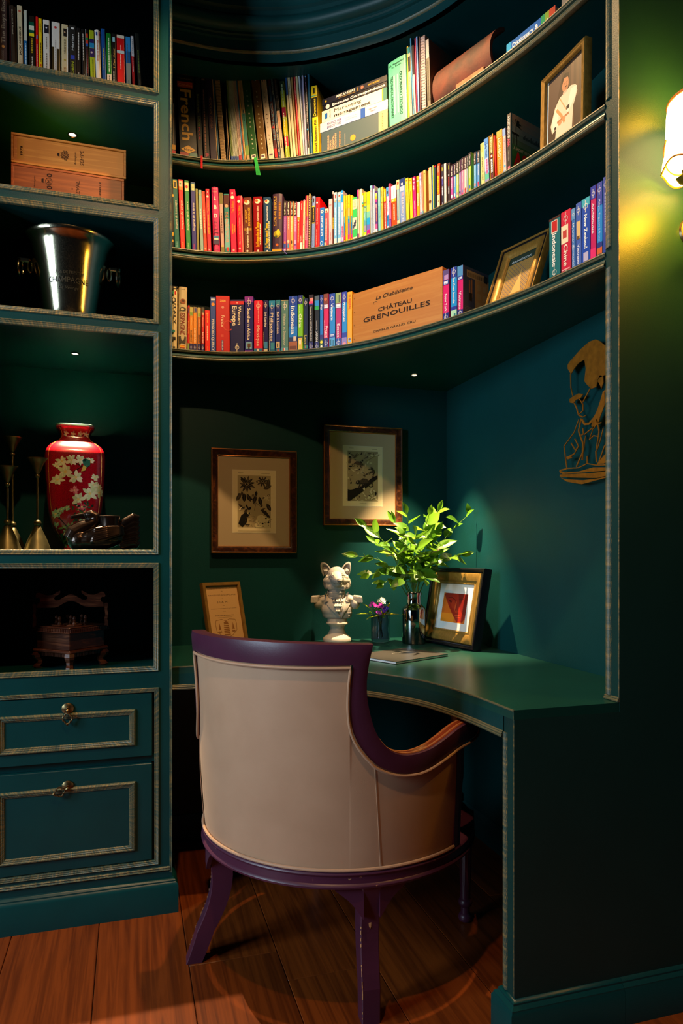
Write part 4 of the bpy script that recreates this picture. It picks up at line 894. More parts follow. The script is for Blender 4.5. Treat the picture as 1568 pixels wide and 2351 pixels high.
row([
 (554, 612, -14, 437, '#ddd088', 'pale yellow inspector', [('P', '#c8b860', .02, .2, .3, .6), ('T', 'AN INSPECTOR CALLS', '#6a6040', .30, .82, .32), ('B', '#2a241c', .92, 1)]),
 (616, 680, -20, 365, '#7ab0e8', 'blue to lilac gradient', [('B', '#4a8cdc', 0, .12), ('T', 'Holly Webb', '#2a4a9c', .08, .40, .4), ('B', '#c8c0e4', .42, .68), ('K', '#e05a98', .44, .74, .55, .35), ('B', '#58b8a0', .74, .86), ('B', '#9088c0', .86, 1), ('O', '#4a4a90', .93, .6, .3)]),
 (690, 756, -18, 310, '#3a2410', 'gold and black ornate', [('P', '#c88a18', 0, 1, 0, .14), ('P', '#c88a18', 0, 1, .86, 1), ('K', '#e8c890', .05, .38, .5, .4), ('O', '#d05a50', .44, .5, .3), ('O', '#e8e8f0', .44, .5, .15), ('K', '#d8dce8', .50, .78, .5, .4), ('K', '#a04060', .8, .93, .5, .3), ('O', '#e8d8b8', .96, .5, .35)]),
 (762, 788, -22, 320, '#c41414', 'thin blood red', []),
 (794, 882, -10, 250, '#e8901c', 'orange lion', [('B', '#b8a040', 0, .14), ('T', 'LIONBOY', '#f4e4c0', .16, .62, .42), ('K', '#b0a060', .6, .85, .5, .3), ('B', '#3a3420', .92, 1), ('O', '#e8c020', .96, .5, .25)]),
 (886, 934, -12, 222, '#ecc0b8', 'pale blue and pink', [('B', '#7aa0dc', 0, .15), ('T', 'THE CLOCKS OF DOOM', '#3a5aa0', .2, .7, .3), ('O', '#5ab0d8', .78, .5, .3), ('B', '#3a9ce0', .88, 1)]),
], (1020, 260, 6.533), z2, S2, group=G2)
r_ = [(936, 1000, -8, 8, '#2a2226', 'tall charcoal history', [('T', 'A SHORT HISTORY OF', '#e8e4dc', .04, .40, .5), ('T', 'ASIA', '#e04868', .41, .54, .5), ('T', 'COLIN MASON', '#b8b0a8', .60, .78, .3), ('P', '#e06880', .87, .92, .3, .8)])]
for xl, xr, dx, yt, base, look, items in r_:
    p0, p1 = on_poly(IN, 1020+xl/6.533), on_poly(IN, 1020+xr/6.533)
    t, F, Wd, H = book(p0, p1, z2, zat(260+8/6.533, (p0+p1)/2), base, look, items, D=0.135, label='tall charcoal book on Asia with a palm tree cover, beside the portrait, middle curved shelf', group=G2)
    # printed front cover on its right-hand board
    C_ = F @ frame((Wd+0.0004, H/2, -0.0675), (0, 0, -1), (0, 1, 0), (1, 0, 0)); m = MB()
    def cov(x0, x1, y0, y1, c, l=1): m.poly([C_ @ Vector((a*0.135-0.0675, b*H-H/2, l*0.00005)) for a, b in ((x0, y0), (x1, y0), (x1, y1), (x0, y1))], hx(c))
    for i, c in enumerate(['#1c4a22', '#246030', '#2e7038', '#368044', '#44885c', '#68948a', '#7aa4b4', '#90b0c4', '#aab4b8', '#bcb6b0']): cov(0, 1, i/10, (i+1)/10, c)
    cov(0, 0.03, 0, 1, '#1a6a90', 2)
    for i in range(7):
        a = -0.3+i*0.6; pts = [(0.16, 0.83)]; L = 0.2
        q = [(0.16+L*cos(a), 0.80+L*0.55*sin(a)+0.03), (0.16+L*0.5*cos(a+0.3), 0.82+L*0.4*sin(a+0.3)+0.03)]
        m.poly([C_ @ Vector((x*0.135-0.0675, y*H-H/2, 0.0002)) for x, y in [(0.16, 0.82), q[0], q[1]]], hx('#1c2c28'))
    cov(.15, .17, .62, .83, '#1c2c28', 4); cov(.03, .26, .66, .70, '#18201c', 4); cov(.08, .1, .5, .66, '#18201c', 4); cov(.18, .2, .5, .66, '#18201c', 4)
    for i in range(16): cov(.4+i*.036, .425+i*.036, .66, .70+.06*((i*7) % 5)/5, '#34506a', 3)
    m.text('A SHORT HISTORY OF', C_ @ Matrix.Translation((-0.004, H*-0.055, 0.0003)), 0.009, 0.105, hx('#e8e8e0'), bold=.02)
    m.text('ASIA', C_ @ Matrix.Translation((0.0, -H*0.22, 0.0003)), 0.042, 0.112, hx('#e01818'), bold=.03)
    m.build('front_cover_print', M_print, t)
# ---------------- lower curved shelf
z3 = lipz[0][1]+0.0008; S3 = 'lower curved shelf'; G3 = 'books on the lower curved shelf'; row.prev = ''
row([
 (34, 130, 8, 56, '#e6cf98', 'wide cream Italy guide', [('B', '#1a140e', 0, .05), ('O', '#d8c080', .02, .5, .3, .15), ('P', '#28804a', .08, .13, .05, .3), ('P', '#c82820', .08, .13, .45, .72), ('O', '#3a3430', .22, .35, .36, .5), ('O', '#d8c8a0', .22, .3, .2, .3), ('T', 'ITALY', '#3a3430', .27, .60, .5), ('O', '#2a7a70', .71, .3, .3), ('P', '#2a2420', .80, .85, .1, .7), ('K', '#5a5040', .95, .98, .4, .5)], dict(roundspine=True, end='left end of the lower curved shelf')),
 (146, 304, 12, 68, '#bfae86', 'beige Espagne guide', [('H', 'GUIDES VOIR', '#6a604a', .04, .45, .09), ('O', '#8a4a20', .23, .5, .32), ('O', '#4a2a14', .22, .52, .16), ('O', '#3a3a28', .35, .5, .36, .25), ('O', '#c8b88c', .355, .45, .2, .12), ('T', 'ESPAGNE', '#7a3018', .41, .76, .52), ('P', '#3a3428', .78, .89, .12, .88), ('O', '#bfae86', .79, .5, .2, .45), ('B', '#bfae86', .76, .78), ('P', '#c02818', .92, .965, .22, .78), ('P', '#e0a818', .93, .955, .22, .78), ('B', '#14100c', .98, 1), ('O', '#e0d0a0', .99, .5, .2, .1)], dict(roundspine=True)),
 (312, 346, 12, 400, '#c01818', 'thin red Barcelone', [('T', 'BARCELONE', '#f09030', .35, .62, .6), ('P', '#2a2a6a', .05, .17, .2, .6), ('B', '#7a9a50', .83, 1)]),
 (350, 412, 5, 430, '#e08a28', 'small orange Florence', [('B', '#b8b060', 0, .2), ('P', '#7a9a3a', .12, .18, .1, .9), ('K', '#f4c890', .25, .42, .5, .15), ('T', 'FLORENCE', '#3a2a18', .53, .80, .42), ('B', '#16165c', .825, 1), ('L', .91)]),
 (418, 480, 3, 430, '#e48e24', 'small orange Londres', [('B', '#8a7a5a', 0, .13), ('P', '#3a3a80', .03, .1, .5, .9), ('K', '#f4c890', .25, .42, .5, .15), ('T', 'LONDRES', '#f4e4c8', .48, .80, .42), ('B', '#16165c', .825, 1), ('L', .91)]),
 (482, 491, 2, 440, '#e6dcc4', 'thin white', [], dict(pages=False)),
 (496, 555, 2, 438, '#c87020', 'small ochre Berlin', [('B', '#b8a860', 0, .22), ('P', '#8aa828', .13, .2, .2, .8), ('K', '#f4c890', .27, .44, .5, .12), ('T', 'BERLIN', '#3a2014', .62, .80, .42), ('B', '#16165c', .825, 1), ('L', .91)]),
 (565, 621, 2, 435, '#cc1c20', 'small red Barcelone', [('B', '#4a4a40', 0, .12), ('P', '#d0a080', .12, .17, .1, .9), ('K', '#f4b8a0', .23, .43, .5, .15), ('T', 'BARCELONE', '#f4e0d0', .56, .80, .42), ('B', '#16165c', .825, 1), ('L', .91)]),
 (632, 722, -4, 490, '#e01810', 'crumpled scarlet', [('O', '#f09050', .08, .5, .2), ('K', '#f8a040', .12, .3, .5, .12), ('K', '#f8c0a0', .37, .72, .5, .22), ('K', '#e8a020', .86, .97, .55, .15)]),
 (726, 830, -2, 252, '#1c4498', 'blue Périgord', [('K', '#c8d8e8', .03, .07, .5, .7), ('O', '#e08a28', .13, .5, .3), ('T', 'PERIGORD QUERCY', '#d8dce0', .40, .97, .44)]),
 (832, 1080, -6, 232, '#bc1018', 'very wide red France', [('H', '2008', '#e8b050', .085, .42, .16), ('O', '#d08a80', .2, .5, .1), ('T', 'France', '#f0c0a8', .34, .54, .24), ('R', '#c83a30', .52, .9, .4), ('K', '#c84a40', .68, .72, .45, .2), ('P', '#1c2c78', .78, .96, .4, .54), ('T', 'MICHELIN', '#e8e8f0', .79, .95, .09, .47)]),
 (1087, 1334, 0, 296, '#151c58', 'wide navy Europe', [('B', '#c8202c', .03, .095), ('O', '#e8a8a0', .06, .5, .06), ('T', 'Western', '#e8e0cc', .125, .47, .24, .68), ('T', 'Europe', '#e8e0cc', .12, .49, .32, .32), ('L', .895)]),
 (1343, 1502, 0, 241, '#161a72', 'navy and purple Africa', [('B', '#7c28a0', 0, .105), ('L', .1), ('T', 'Southern Africa', '#e8e0d4', .205, .77, .34), ('P', '#7ab0d8', .81, .925, .18, .84), ('P', '#5a4030', .83, .9, .35, .7), ('P', '#4a3428', .88, .925, .4, .6), ('B', '#7c28a0', .955, 1)]),
], (390, 650, 7.84), z3, S3, group=G3)
GS = lambda z: []
row([
 (77, 198, 0, 241, '#d81440', 'crimson Mexique', [('L', .10), ('K', '#f0b0b0', .19, .44, .5, .06), ('T', 'Mexique', '#f2e0cc', .48, .87, .36), ('B', '#2a6a9c', .915, .975), ('P', '#d8d0c8', .925, .965, .35, .6)]),
 (207, 274, 0, 239, '#12165e', 'dark navy Lanka', [('L', .095), ('T', 'Sri Lanka', '#d8d8dc', .22, .51, .42), ('P', '#3a8ac8', .79, .92, .2, .9), ('K', '#c8c0a8', .6, .9, .08, .06), ('P', '#c8c0a8', .93, 1, .1, .9)]),
 (284, 369, 2, 243, '#1a3a98', 'creased blue Philippines', [('B', '#2088c8', 0, .12), ('L', .12), ('T', 'Philippines', '#e8e0d4', .235, .78, .42), ('P', '#3a90b8', .81, .95, .3, .95), ('K', '#d8d0b8', .3, .98, .08, .05), ('B', '#2088a8', .96, 1)]),
 (376, 447, 0, 233, '#182a78', 'navy Bali', [('B', '#207a98', 0, .1), ('L', .11), ('T', 'Bali & Lombok', '#e8e0d4', .225, .65, .40), ('P', '#c8b890', .8, .92, .15, .85), ('P', '#3a3020', .83, .9, .3, .5), ('B', '#2080a0', .93, 1), ('O', '#c84038', .96, .5, .18)]),
 (456, 553, 0, 234, '#54807c', 'grey green Malaisie', [('B', '#b0a070', 0, .015), ('L', .115), ('T', 'Malaisie et Singapour', '#d8d8c0', .27, .88, .32), ('B', '#5a98a8', .915, .985), ('P', '#c83a30', .925, .975, .3, .42), ('P', '#e8e0d8', .925, .975, .42, .58)]),
 (559, 680, 0, 180, '#1a54b4', 'wide blue Indonesia', [('B', '#1a3ea0', 0, .16), ('B', '#1c74cc', .55, .74), ('L', .085), ('T', 'Indonesia', '#e8ecec', .18, .69, .42), ('B', '#2a3868', .74, .82), ('P', '#d8c8b8', .73, .81, .55, .85), ('B', '#a06040', .82, 1), ('P', '#6a4030', .9, .96, .1, .9)]),
 (684, 756, 0, 170, '#78c01c', 'lime green China', [('B', '#1c2470', 0, .155), ('L', .085), ('T', 'China', '#f0f4d8', .33, .58, .5), ('K', '#e8f0c8', .18, .31, .4, .12), ('B', '#1c2c58', .74, .84), ('P', '#d8c050', .76, 1, .1, .9), ('P', '#f0f0e8', .80, .88, .3, .6)]),
 (763, 826, 0, 212, '#0e1c40', 'dark Laos', [('L', .08), ('K', '#3a4a70', .2, .65, .5, .06), ('T', 'Laos', '#c8b040', .70, .88, .5), ('B', '#28786c', .9, .96), ('P', '#c84030', .91, .95, .35, .5)]),
 (836, 902, 2, 160, '#141216', 'black pink-photo', [('B', '#2a1a20', 0, .19), ('P', '#e88a80', .06, .12, .3, .95), ('P', '#e04078', .12, .16, .05, .95), ('B', '#3a2a80', .16, .19), ('T', "L'essentiel de la NOUVELLE ZELANDE", '#e0dcd8', .22, .83, .30), ('B', '#1e1e68', .855, 1), ('L', .93)]),
 (917, 981, 0, 175, '#18161a', 'black blue-photo', [('B', '#4a5a68', 0, .09), ('B', '#2a8ad8', .09, .19), ('B', '#28a050', .195, .26), ('T', 'l essentiel du', '#c8c4c0', .46, .63, .24), ('T', 'JAPON', '#e8e4e0', .66, .85, .42), ('B', '#1e1e68', .86, 1), ('L', .94)]),
 (989, 1037, 0, 165, '#1c74c8', 'slim blue Fiji', [('B', '#1c3490', 0, .25), ('L', .08), ('T', 'Fiji', '#f0f0e8', .18, .265, .5), ('B', '#2a2a78', .735, .82), ('B', '#38603a', .82, 1), ('O', '#f0d830', .87, .5, .4), ('O', '#f0ecd8', .95, .5, .3)]),
 (1042, 1112, 0, 148, '#cc1858', 'crimson Prague', [('B', '#7a3a28', 0, .19), ('O', '#c8603a', .1, .4, .3), ('B', '#8a6a98', .19, .27), ('K', '#f0e0e8', .2, .26, .5, .7), ('K', '#f0b0c8', .48, .8, .2, .1), ('T', 'Prague', '#f4dce0', .59, .80, .42, .62), ('B', '#241e6c', .81, 1), ('L', .9)]),
 (1121, 1202, 0, 145, '#1c80cc', 'bright blue Vietnam', [('B', '#1c3a9c', 0, .25), ('L', .09), ('T', 'Vietnam', '#ecf0ec', .18, .49, .42), ('B', '#28409a', .735, .81), ('K', '#c8d0e0', .75, .79, .5, .6), ('B', '#4a9ad0', .81, 1), ('P', '#2a5a70', .84, .95, .2, .35), ('P', '#2a5a70', .86, .97, .6, .75)]),
 (1208, 1288, 0, 135, '#ac2064', 'plum Scotland', [('B', '#8aa060', 0, .19), ('P', '#4a5a4a', .04, .17, .55, .75), ('B', '#9aa0c0', .2, .28), ('K', '#e8e8f0', .21, .27, .5, .7), ('T', 'Ecosse', '#f4dce4', .57, .82, .42), ('B', '#243c94', .84, 1), ('L', .92)]),
 (1295, 1364, 0, 120, '#2084cc', 'second blue Philippines', [('B', '#28349a', 0, .2), ('L', .1), ('T', 'Philippines', '#e8ecec', .185, .55, .42), ('B', '#2c3498', .75, .84), ('P', '#8a7ab8', .84, 1, 0, 1), ('O', '#e08a90', .95, .5, .35, .2)]),
 (1369, 1438, 0, 119, '#f0a41c', 'yellow orange Nepal', [('K', '#c87818', .05, .1, .5, .5), ('T', 'NEPAL', '#d84a18', .13, .34, .45), ('P', '#7ab0d0', .86, .94, .2, .8), ('O', '#8a4a2a', .89, .5, .2)]),
], (570, 650, 6.03), z3, S3, group=G3)
row.prev = 'wine crate'
row([
 (930, 982, 0, 116, '#d0186a', 'magenta New York', [('B', '#5a4a80', 0, .19), ('P', '#b08ac0', .1, .19, .2, .9), ('B', '#1c3c94', .2, .29), ('K', '#d8dcf0', .22, .28, .5, .7), ('T', 'New York', '#f4dce4', .47, .81, .42), ('B', '#1c2c7c', .84, 1), ('L', .92)]),
 (1000, 1054, 0, 92, '#2090d4', 'blue East Coast', [('B', '#243894', 0, .2), ('L', .09), ('T', 'East Coast Australia', '#e4ecec', .2, .70, .36), ('B', '#2c3494', .76, .83), ('B', '#a8d8b8', .83, 1), ('P', '#2a7a80', .9, .97, .5, .8)]),
], (780, 590, 3.92), z3, S3, group=G3)
p0, p1 = on_poly(IN, 780+1058/3.92), on_poly(IN, 780+1110/3.92)
t, F, Wd, H = book(p0, p1, z3, zat(590+80/3.92, (p0+p1)/2), '#c8186c', 'magenta Vietnam', [('B', '#4a8ac0', 0, .2), ('B', '#28409a', .2, .27), ('K', '#d8dcf0', .22, .26, .5, .7), ('T', 'Vietnam', '#f4dce4', .50, .84, .42), ('B', '#24307c', .86, 1), ('L', .93)], D=0.128, label='magenta Vietnam guide with its dark back cover showing, lower curved shelf', group=G3)
C_ = F @ frame((Wd+0.0004, H/2, -0.064), (0, 0, -1), (0, 1, 0), (1, 0, 0)); m = MB()
cov2 = lambda x0, x1, y0, y1, c, l=1: m.poly([C_ @ Vector((a*0.128-0.064, b*H-H/2, l*0.00005)) for a, b in ((x0, y0), (x1, y0), (x1, y1), (x0, y1))], hx(c))
cov2(0, 1, 0, 1, '#3c4c80'); cov2(.45, 1, 0, .84, '#b89c78', 2); cov2(.14, .95, .80, .94, '#b8a890', 3); cov2(.82, .95, .8, .94, '#1c1c24', 4)
for i in range(22): cov2(.2+i*.028, .2+i*.028+(.008 if i % 3 else .016), .82, .90, '#2a2420', 5)
cov2(.22, .27, .45, .75, '#a8785a', 4); cov2(.3, .35, .42, .78, '#a8785a', 4); cov2(.22, .34, .34, .5, '#1a1a22', 5)
for i in range(6): cov2(.06, .42, .05+i*.03, .065+i*.03, '#6a7488', 4)
for i in range(4):
    for j in range(2): m.poly([C_ @ Vector(((.6+j*.24)*.128-.064+.011*cos(a*pi/6), (.12+i*.18)*H-H/2+.011*sin(a*pi/6), .0003)) for a in range(12)], hx('#b8a88c'))
m.build('back_cover_print', M_print, t)
row.prev = 'leaning golden frame'
row([
 (832, 950, 0, 455, '#11666c', 'wide teal Indonesie', [('B', '#3a1c18', 0, .035), ('P', '#d8c8b8', .05, .25, .22, .78), ('P', '#b81c20', .06, .23, .28, .74), ('T', 'Indonesie', '#e8e8e0', .26, .78, .36), ('L', .875), ('B', '#2c1c18', .93, 1)]),
 (960, 1064, -2, 385, '#c4183c', 'crimson China', [('L', .12), ('P', '#ecd8b4', .22, .5, .04, .76), ('P', '#b84038', .30, .42, .2, .6), ('T', 'Chine', '#f0dcc8', .52, .86, .42), ('K', '#e8a0a0', .9, .92, .5, .8), ('P', '#e8e0e0', .93, .96, .4, .6)]),
 (1072, 1114, -2, 360, '#3a70b4', 'slim blue Myanmar', [('B', '#5a90c0', 0, .18), ('L', .1), ('T', 'Myanmar (Birmanie)', '#e4ecec', .24, .92, .48), ('P', '#e09a50', .95, 1, 0, 1)]),
 (1117, 1176, -2, 300, '#3c5cac', 'faded blue Vietnam', [('L', .12), ('P', '#d8b478', .28, .55, .15, .85), ('P', '#6a4a28', .5, .55, .2, .7), ('T', 'Vietnam', '#d8dce8', .62, .92, .4), ('B', '#8a3a28', .95, 1)]),
 (1180, 1268, -2, 252, '#0c44a8', 'wide blue Zealand', [('B', '#38a8b8', 0, .12), ('L', .12), ('T', 'New Zealand', '#e8f0f0', .24, .74, .40), ('P', '#b8b0cc', .80, .93, .2, .8), ('B', '#3ab0c8', .96, 1)]),
 (1271, 1330, 0, 125, '#c0145c', 'magenta Andalousie', [('B', '#1c309c', 0, .17), ('L', .1), ('T', 'Andalousie', '#f4dce0', .22, .62, .42), ('B', '#e0286c', .82, 1)]),
 (1337, 1398, 0, 85, '#1884cc', 'blue Malaysia', [('B', '#2c409c', 0, .3), ('L', .1), ('T', 'Malaysia, Singapore & Brunei', '#d8e4f0', .22, .76, .3), ('B', '#1c3484', .78, .85), ('B', '#d0602c', .85, .93), ('B', '#5a4a48', .93, 1)]),
], (1080, 400, 4.612), z3, S3, group=G3)
p0 = on_poly(IN, 1080+1401/4.612); p1 = p0+(on_poly(IN, 1383)-on_poly(IN, 1376)).normalized()*0.017
book(p0, p1, z3, zat(400+40/4.612, p0), '#2c449c', 'periwinkle end guide', [('L', .1), ('K', '#c8d0e8', .2, .7, .5, .3)], label='blue guide half hidden by the jamb, right end of the lower curved shelf', group=G3)
# ---------------- upper curved shelf
z1 = lipz[2][1]+0.0008; S1 = 'upper curved shelf'; G1 = 'books on the upper curved shelf'; row.prev = ''
yb = lambda c, yr: [('O', c, 0, .5, 0), ('P', '#20407c', .12, .155, .3, .45), ('P', '#e4e0d8', .12, .155, .45, .58), ('P', '#b82028', .12, .155, .58, .73)]+[('H', ch, c, .27+i*.05, .18, .2) for i, ch in enumerate('YEAR')]+[('H', ch, c, .50+i*.045, .20, .2) for i, ch in enumerate('BOOK')]+[('H', ch, c, .72+i*.045, .15, .2) for i, ch in enumerate(yr)]
row([
 (38, 108, -14, 740, '#0c0a0c', 'black red-footed', [('P', '#c8b8a0', .1, .9, .45, .6), ('B', '#c08a20', .8, .88), ('B', '#b01418', .9, 1)], dict(end='left end of the upper curved shelf')),
 (186, 500, -78, 235, '#050404', 'massive black French', [('H', 'Oxford', '#8a6a24', .06, .86, .16), ('H', 'Hachette', '#6a5220', .115, .86, .10), ('P', '#b03a18', .15, .215, .04, .92), ('H', 'Concise', '#d88a48', .185, .8, .14), ('T', 'French', '#c8962c', .235, .80, .62), ('P', '#3a6a64', .935, 1, .55, 1), ('P', '#8a2a20', .935, 1, 0, .5), ('D', '#c8942c', .90, .5, .42, .24), ('H', 'New', '#140c04', .90, .5, .15)], dict(D=0.15)),
 (506, 600, -62, 350, '#0a0908', 'black green-lettered', [('T', 'GRAMMAIRE', '#2c3820', .05, .2, .3), ('T', 'Bescherelle', '#7a7424', .22, .44, .42), ('T', 'L ARABE', '#5a6a1c', .48, .60, .36), ('T', 'POUR', '#9a1414', .61, .76, .42), ('P', '#d8c8a0', .955, .98, .4, .6)]),
 (612, 720, -60, 380, '#0c0a0b', 'black pink-lettered', [('K', '#a8745c', .02, .04, .4, .5), ('K', '#8a5848', .15, .95, .4, .2), ('O', '#8a2038', .92, .6, .3)]),
 (735, 850, -100, 135, '#241430', 'dark purple manga', [('R', '#4a3a4c', .04, .5, .3), ('T', 'MEGA', '#b87a3c', .34, .42, .35), ('T', 'DRAW', '#a8783c', .42, .52, .4), ('T', 'MANGA', '#8a5840', .54, .66, .4)]),
 (852, 870, -110, 150, '#caa070', 'thin tan', [], dict(pages=False)),
 (874, 900, -100, 420, '#2a5a78', 'thin steel blue', [], dict(pages=False)),
], (390, 130, 7.84), z1, S1, group=G1)
# diamond on the dictionary
t, lk = [x for x in ALLB if x[1] == 'massive black French'][-1]
# spiral notebooks
def spiral(xl, xr, dx, yt, win, z, base, wire, label, n=30):
    ox, oy, s = win; p0, p1 = on_poly(IN, ox+xl/s), on_poly(IN, ox+xr/s); mid = (p0+p1)/2; zt = zat(oy+yt/s, mid)
    lean = atan2(dx/s*depth(mid)/1598.0, zt-z)
    t, F, Wd, H = book(p0, p1, z, zt, base, label, [], lean=lean, label=label, group=None, cat='notebook', name='spiral_notebook', D=0.14)
    m = MB()
    for i in range(n):
        y = H*(0.02+0.96*i/(n-1))
        m.tube([F @ Vector((Wd/2+Wd*0.46*cos(a), y+0.0006*a, 0.0015+0.0035*sin(a))) for a in [pi*k/6 for k in range(7)]], 0.0006, 5, col=hx(wire))
    o = m.build('spiral_wire', M_print, t); o['kind'] = 'stuff'
spiral(925, 1018, -150, 52, (390, 130, 7.84), z1, '#a8885c', '#1a1410', 'brown wire-bound spiral notebook leaning left among the dark upper shelf books', 34)
row([
 (1032, 1050, -40, 700, '#1a1410', 'thin dark', [], dict(pages=False)),
 (1068, 1086, -70, 900, '#b89468', 'narrow beige', [], dict(pages=False)),
], (390, 130, 7.84), z1, S1, group=G1)
for i in range(7):
    x0 = 1106+i*20.5
    c = ['#5a7a38', '#8a9a50', '#a8b4a0', '#b4bcae', '#b8c0b4', '#b8bcb0', '#c0bca0'][i]
    row([(x0, x0+18, -118-i*2, 118+i*3, c, ['leaf green magazine', 'pale olive magazine', 'grey magazine', 'fourth pale magazine', 'fifth pale magazine', 'sixth pale magazine', 'straw magazine'][i], [('B', '#2a6a98', 0, .12), ('B', '#2a4aa8', .93, 1)], dict(pages=False, noun='', cat='magazine', name='magazine'))], (390, 130, 7.84), z1, S1, group='thin magazines on the upper curved shelf')
row([
 (1252, 1270, -134, 152, '#c8a8a0', 'first pink-topped magazine', [('B', '#a82848', 0, .12), ('B', '#b81c38', .92, 1)], dict(pages=False, cat='magazine', name='magazine', noun='')),
 (1272, 1290, -137, 154, '#c0a49c', 'second pink-topped magazine', [('B', '#a82848', 0, .12), ('B', '#b81c38', .92, 1)], dict(pages=False, cat='magazine', name='magazine', noun='')),
 (1292, 1312, -140, 156, '#c4a098', 'third pink-topped magazine', [('B', '#a82848', 0, .12), ('B', '#b81c38', .92, 1)], dict(pages=False, cat='magazine', name='magazine', noun='')),
 (1315, 1336, -146, 242, '#1a78a8', 'bright blue thin', [], dict(pages=False)),
 (1341, 1356, -152, 182, '#b85a30', 'rust thin', [], dict(pages=False)),
 (1358, 1378, -158, 200, '#c8a848', 'mustard thin', [], dict(pages=False)),
 (1385, 1444, -174, 166, '#b49a70', 'cream and teal', [('K', '#5a3a30', .05, .07, .5, .6), ('B', '#4a9088', .49, .82), ('K', '#2a5a58', .45, .58, .5, .3), ('B', '#7a9a50', .82, .92)]),
 (1453, 1594, -188, 150, '#1c5422', 'wide forest green yearbook', yb('#d0d0b8', '2016')+[('P', '#e4dccc', .92, .965, .2, .75), ('K', '#5a4a60', .93, .95, .47, .4)], dict(D=0.15)),
], (390, 130, 7.84), z1, S1, group=G1)
row([
 (206, 352, -182, 92, '#6a4a14', 'wide brown yearbook', [('P', '#e0c0b0', .08, .115, .35, .8)]+yb('#dccfa8', '2018')+[('P', '#e4dccc', .92, .965, .2, .75), ('K', '#5a4a60', .93, .95, .47, .4)], dict(D=0.15)),
 (373, 474, -180, 98, '#cfc0b0', 'white yearbook', yb('#3a2c2c', '2019')+[('K', '#5a4a60', .92, .93, .5, .6)], dict(D=0.15)),
 (486, 538, -148, 262, '#4a0c18', 'dark red comic', [('P', '#1c4a70', .12, .3, .2, .9), ('T', 'CARTOON', '#5a98b0', .32, .75, .55), ('O', '#c82020', .6, .5, .4), ('B', '#b01418', .85, .95), ('B', '#e07838', .96, 1)]),
 (546, 592, -160, 202, '#1c3450', 'navy architecture', [('T', 'DISCOVER', '#a8b8c8', .07, .25, .5), ('T', 'GREAT ARCHITECTS', '#e0d4b0', .57, .89, .5), ('O', '#d0c0a0', .94, .5, .2)]),
 (600, 660, -165, 205, '#1c1814', 'black orange-topped', [('B', '#c04a1c', 0, .065), ('K', '#5a4c3a', .08, .24, .5, .4), ('R', '#c0b090', .27, .5, .3), ('K', '#4a3c2c', .32, .40, .5, .4), ('B', '#c8a888', .43, 1), ('T', 'CASANOVA', '#c86a4c', .46, .64, .45), ('P', '#4a2c14', .76, .85, .35, .65)]),
 (676, 752, -118, 352, '#8a9a1c', 'glossy multicoloured', [('B', '#1c3018', 0, .12), ('K', '#a8b890', .04, .35, .5, .3), ('B', '#7a1030', .33, .45), ('B', '#b8a818', .5, .68), ('B', '#b01c38', .70, .82), ('K', '#d8e0b0', .4, .98, .4, .2)], dict(glossy=True)),
 (770, 806, -118, 198, '#c8b488', 'cream navy-topped', [('B', '#1c4478', 0, .26)]),
 (818, 864, -125, 182, '#cfbe94', 'plain cream', [('K', '#7a7050', .03, .3, .5, .25)]),
 (869, 902, -122, 105, '#9a7440', 'tall tan', [('P', '#1c140c', .95, 1, 0, 1)]),
 (908, 940, -100, 226, '#c01c20', 'thin red', [('K', '#e09a90', .05, .3, .5, .2)]),
 (950, 990, -114, 136, '#cbb98c', 'tall cream', []),
 (996, 1020, -100, 232, '#c0c8d0', 'thin white', [], dict(pages=False)),
 (1028, 1062, -80, 116, '#9c98b8', 'lilac grey', []),
 (1073, 1108, -66, 222, '#120c10', 'black science fiction', [('O', '#5a88b8', .03, .5, .4), ('K', '#a85a80', .1, .2, .5, .3), ('T', 'SCIENCE FICTION ART', '#d8d0c8', .22, .60, .5), ('O', '#3aa0d8', .66, .5, .45), ('K', '#a03050', .72, .8, .5, .3), ('P', '#e0d0c0', .88, .97, .2, .8)]),
 (1118, 1158, -60, 226, '#14506c', 'petrol blue', [('P', '#c8b8b0', .95, 1, .2, .8)]),
 (1172, 1276, -46, 440, '#e8c80e', 'bright yellow business', [('P', '#2a2410', .03, .11, .35, .65), ('B', '#3ab0a8', .135, .145), ('B', '#0e0c08', .165, .44), ('T' if False else 'U', 'Dummies', '#e8d020', .18, .43, .44), ('U', 'Small Business Kit', '#141008', .48, .94, .42), ('O', '#c8dce8', .985, .5, .42, .2)], dict(D=0.15)),
], (570, 140, 7.84), z1, S1, group=G1)
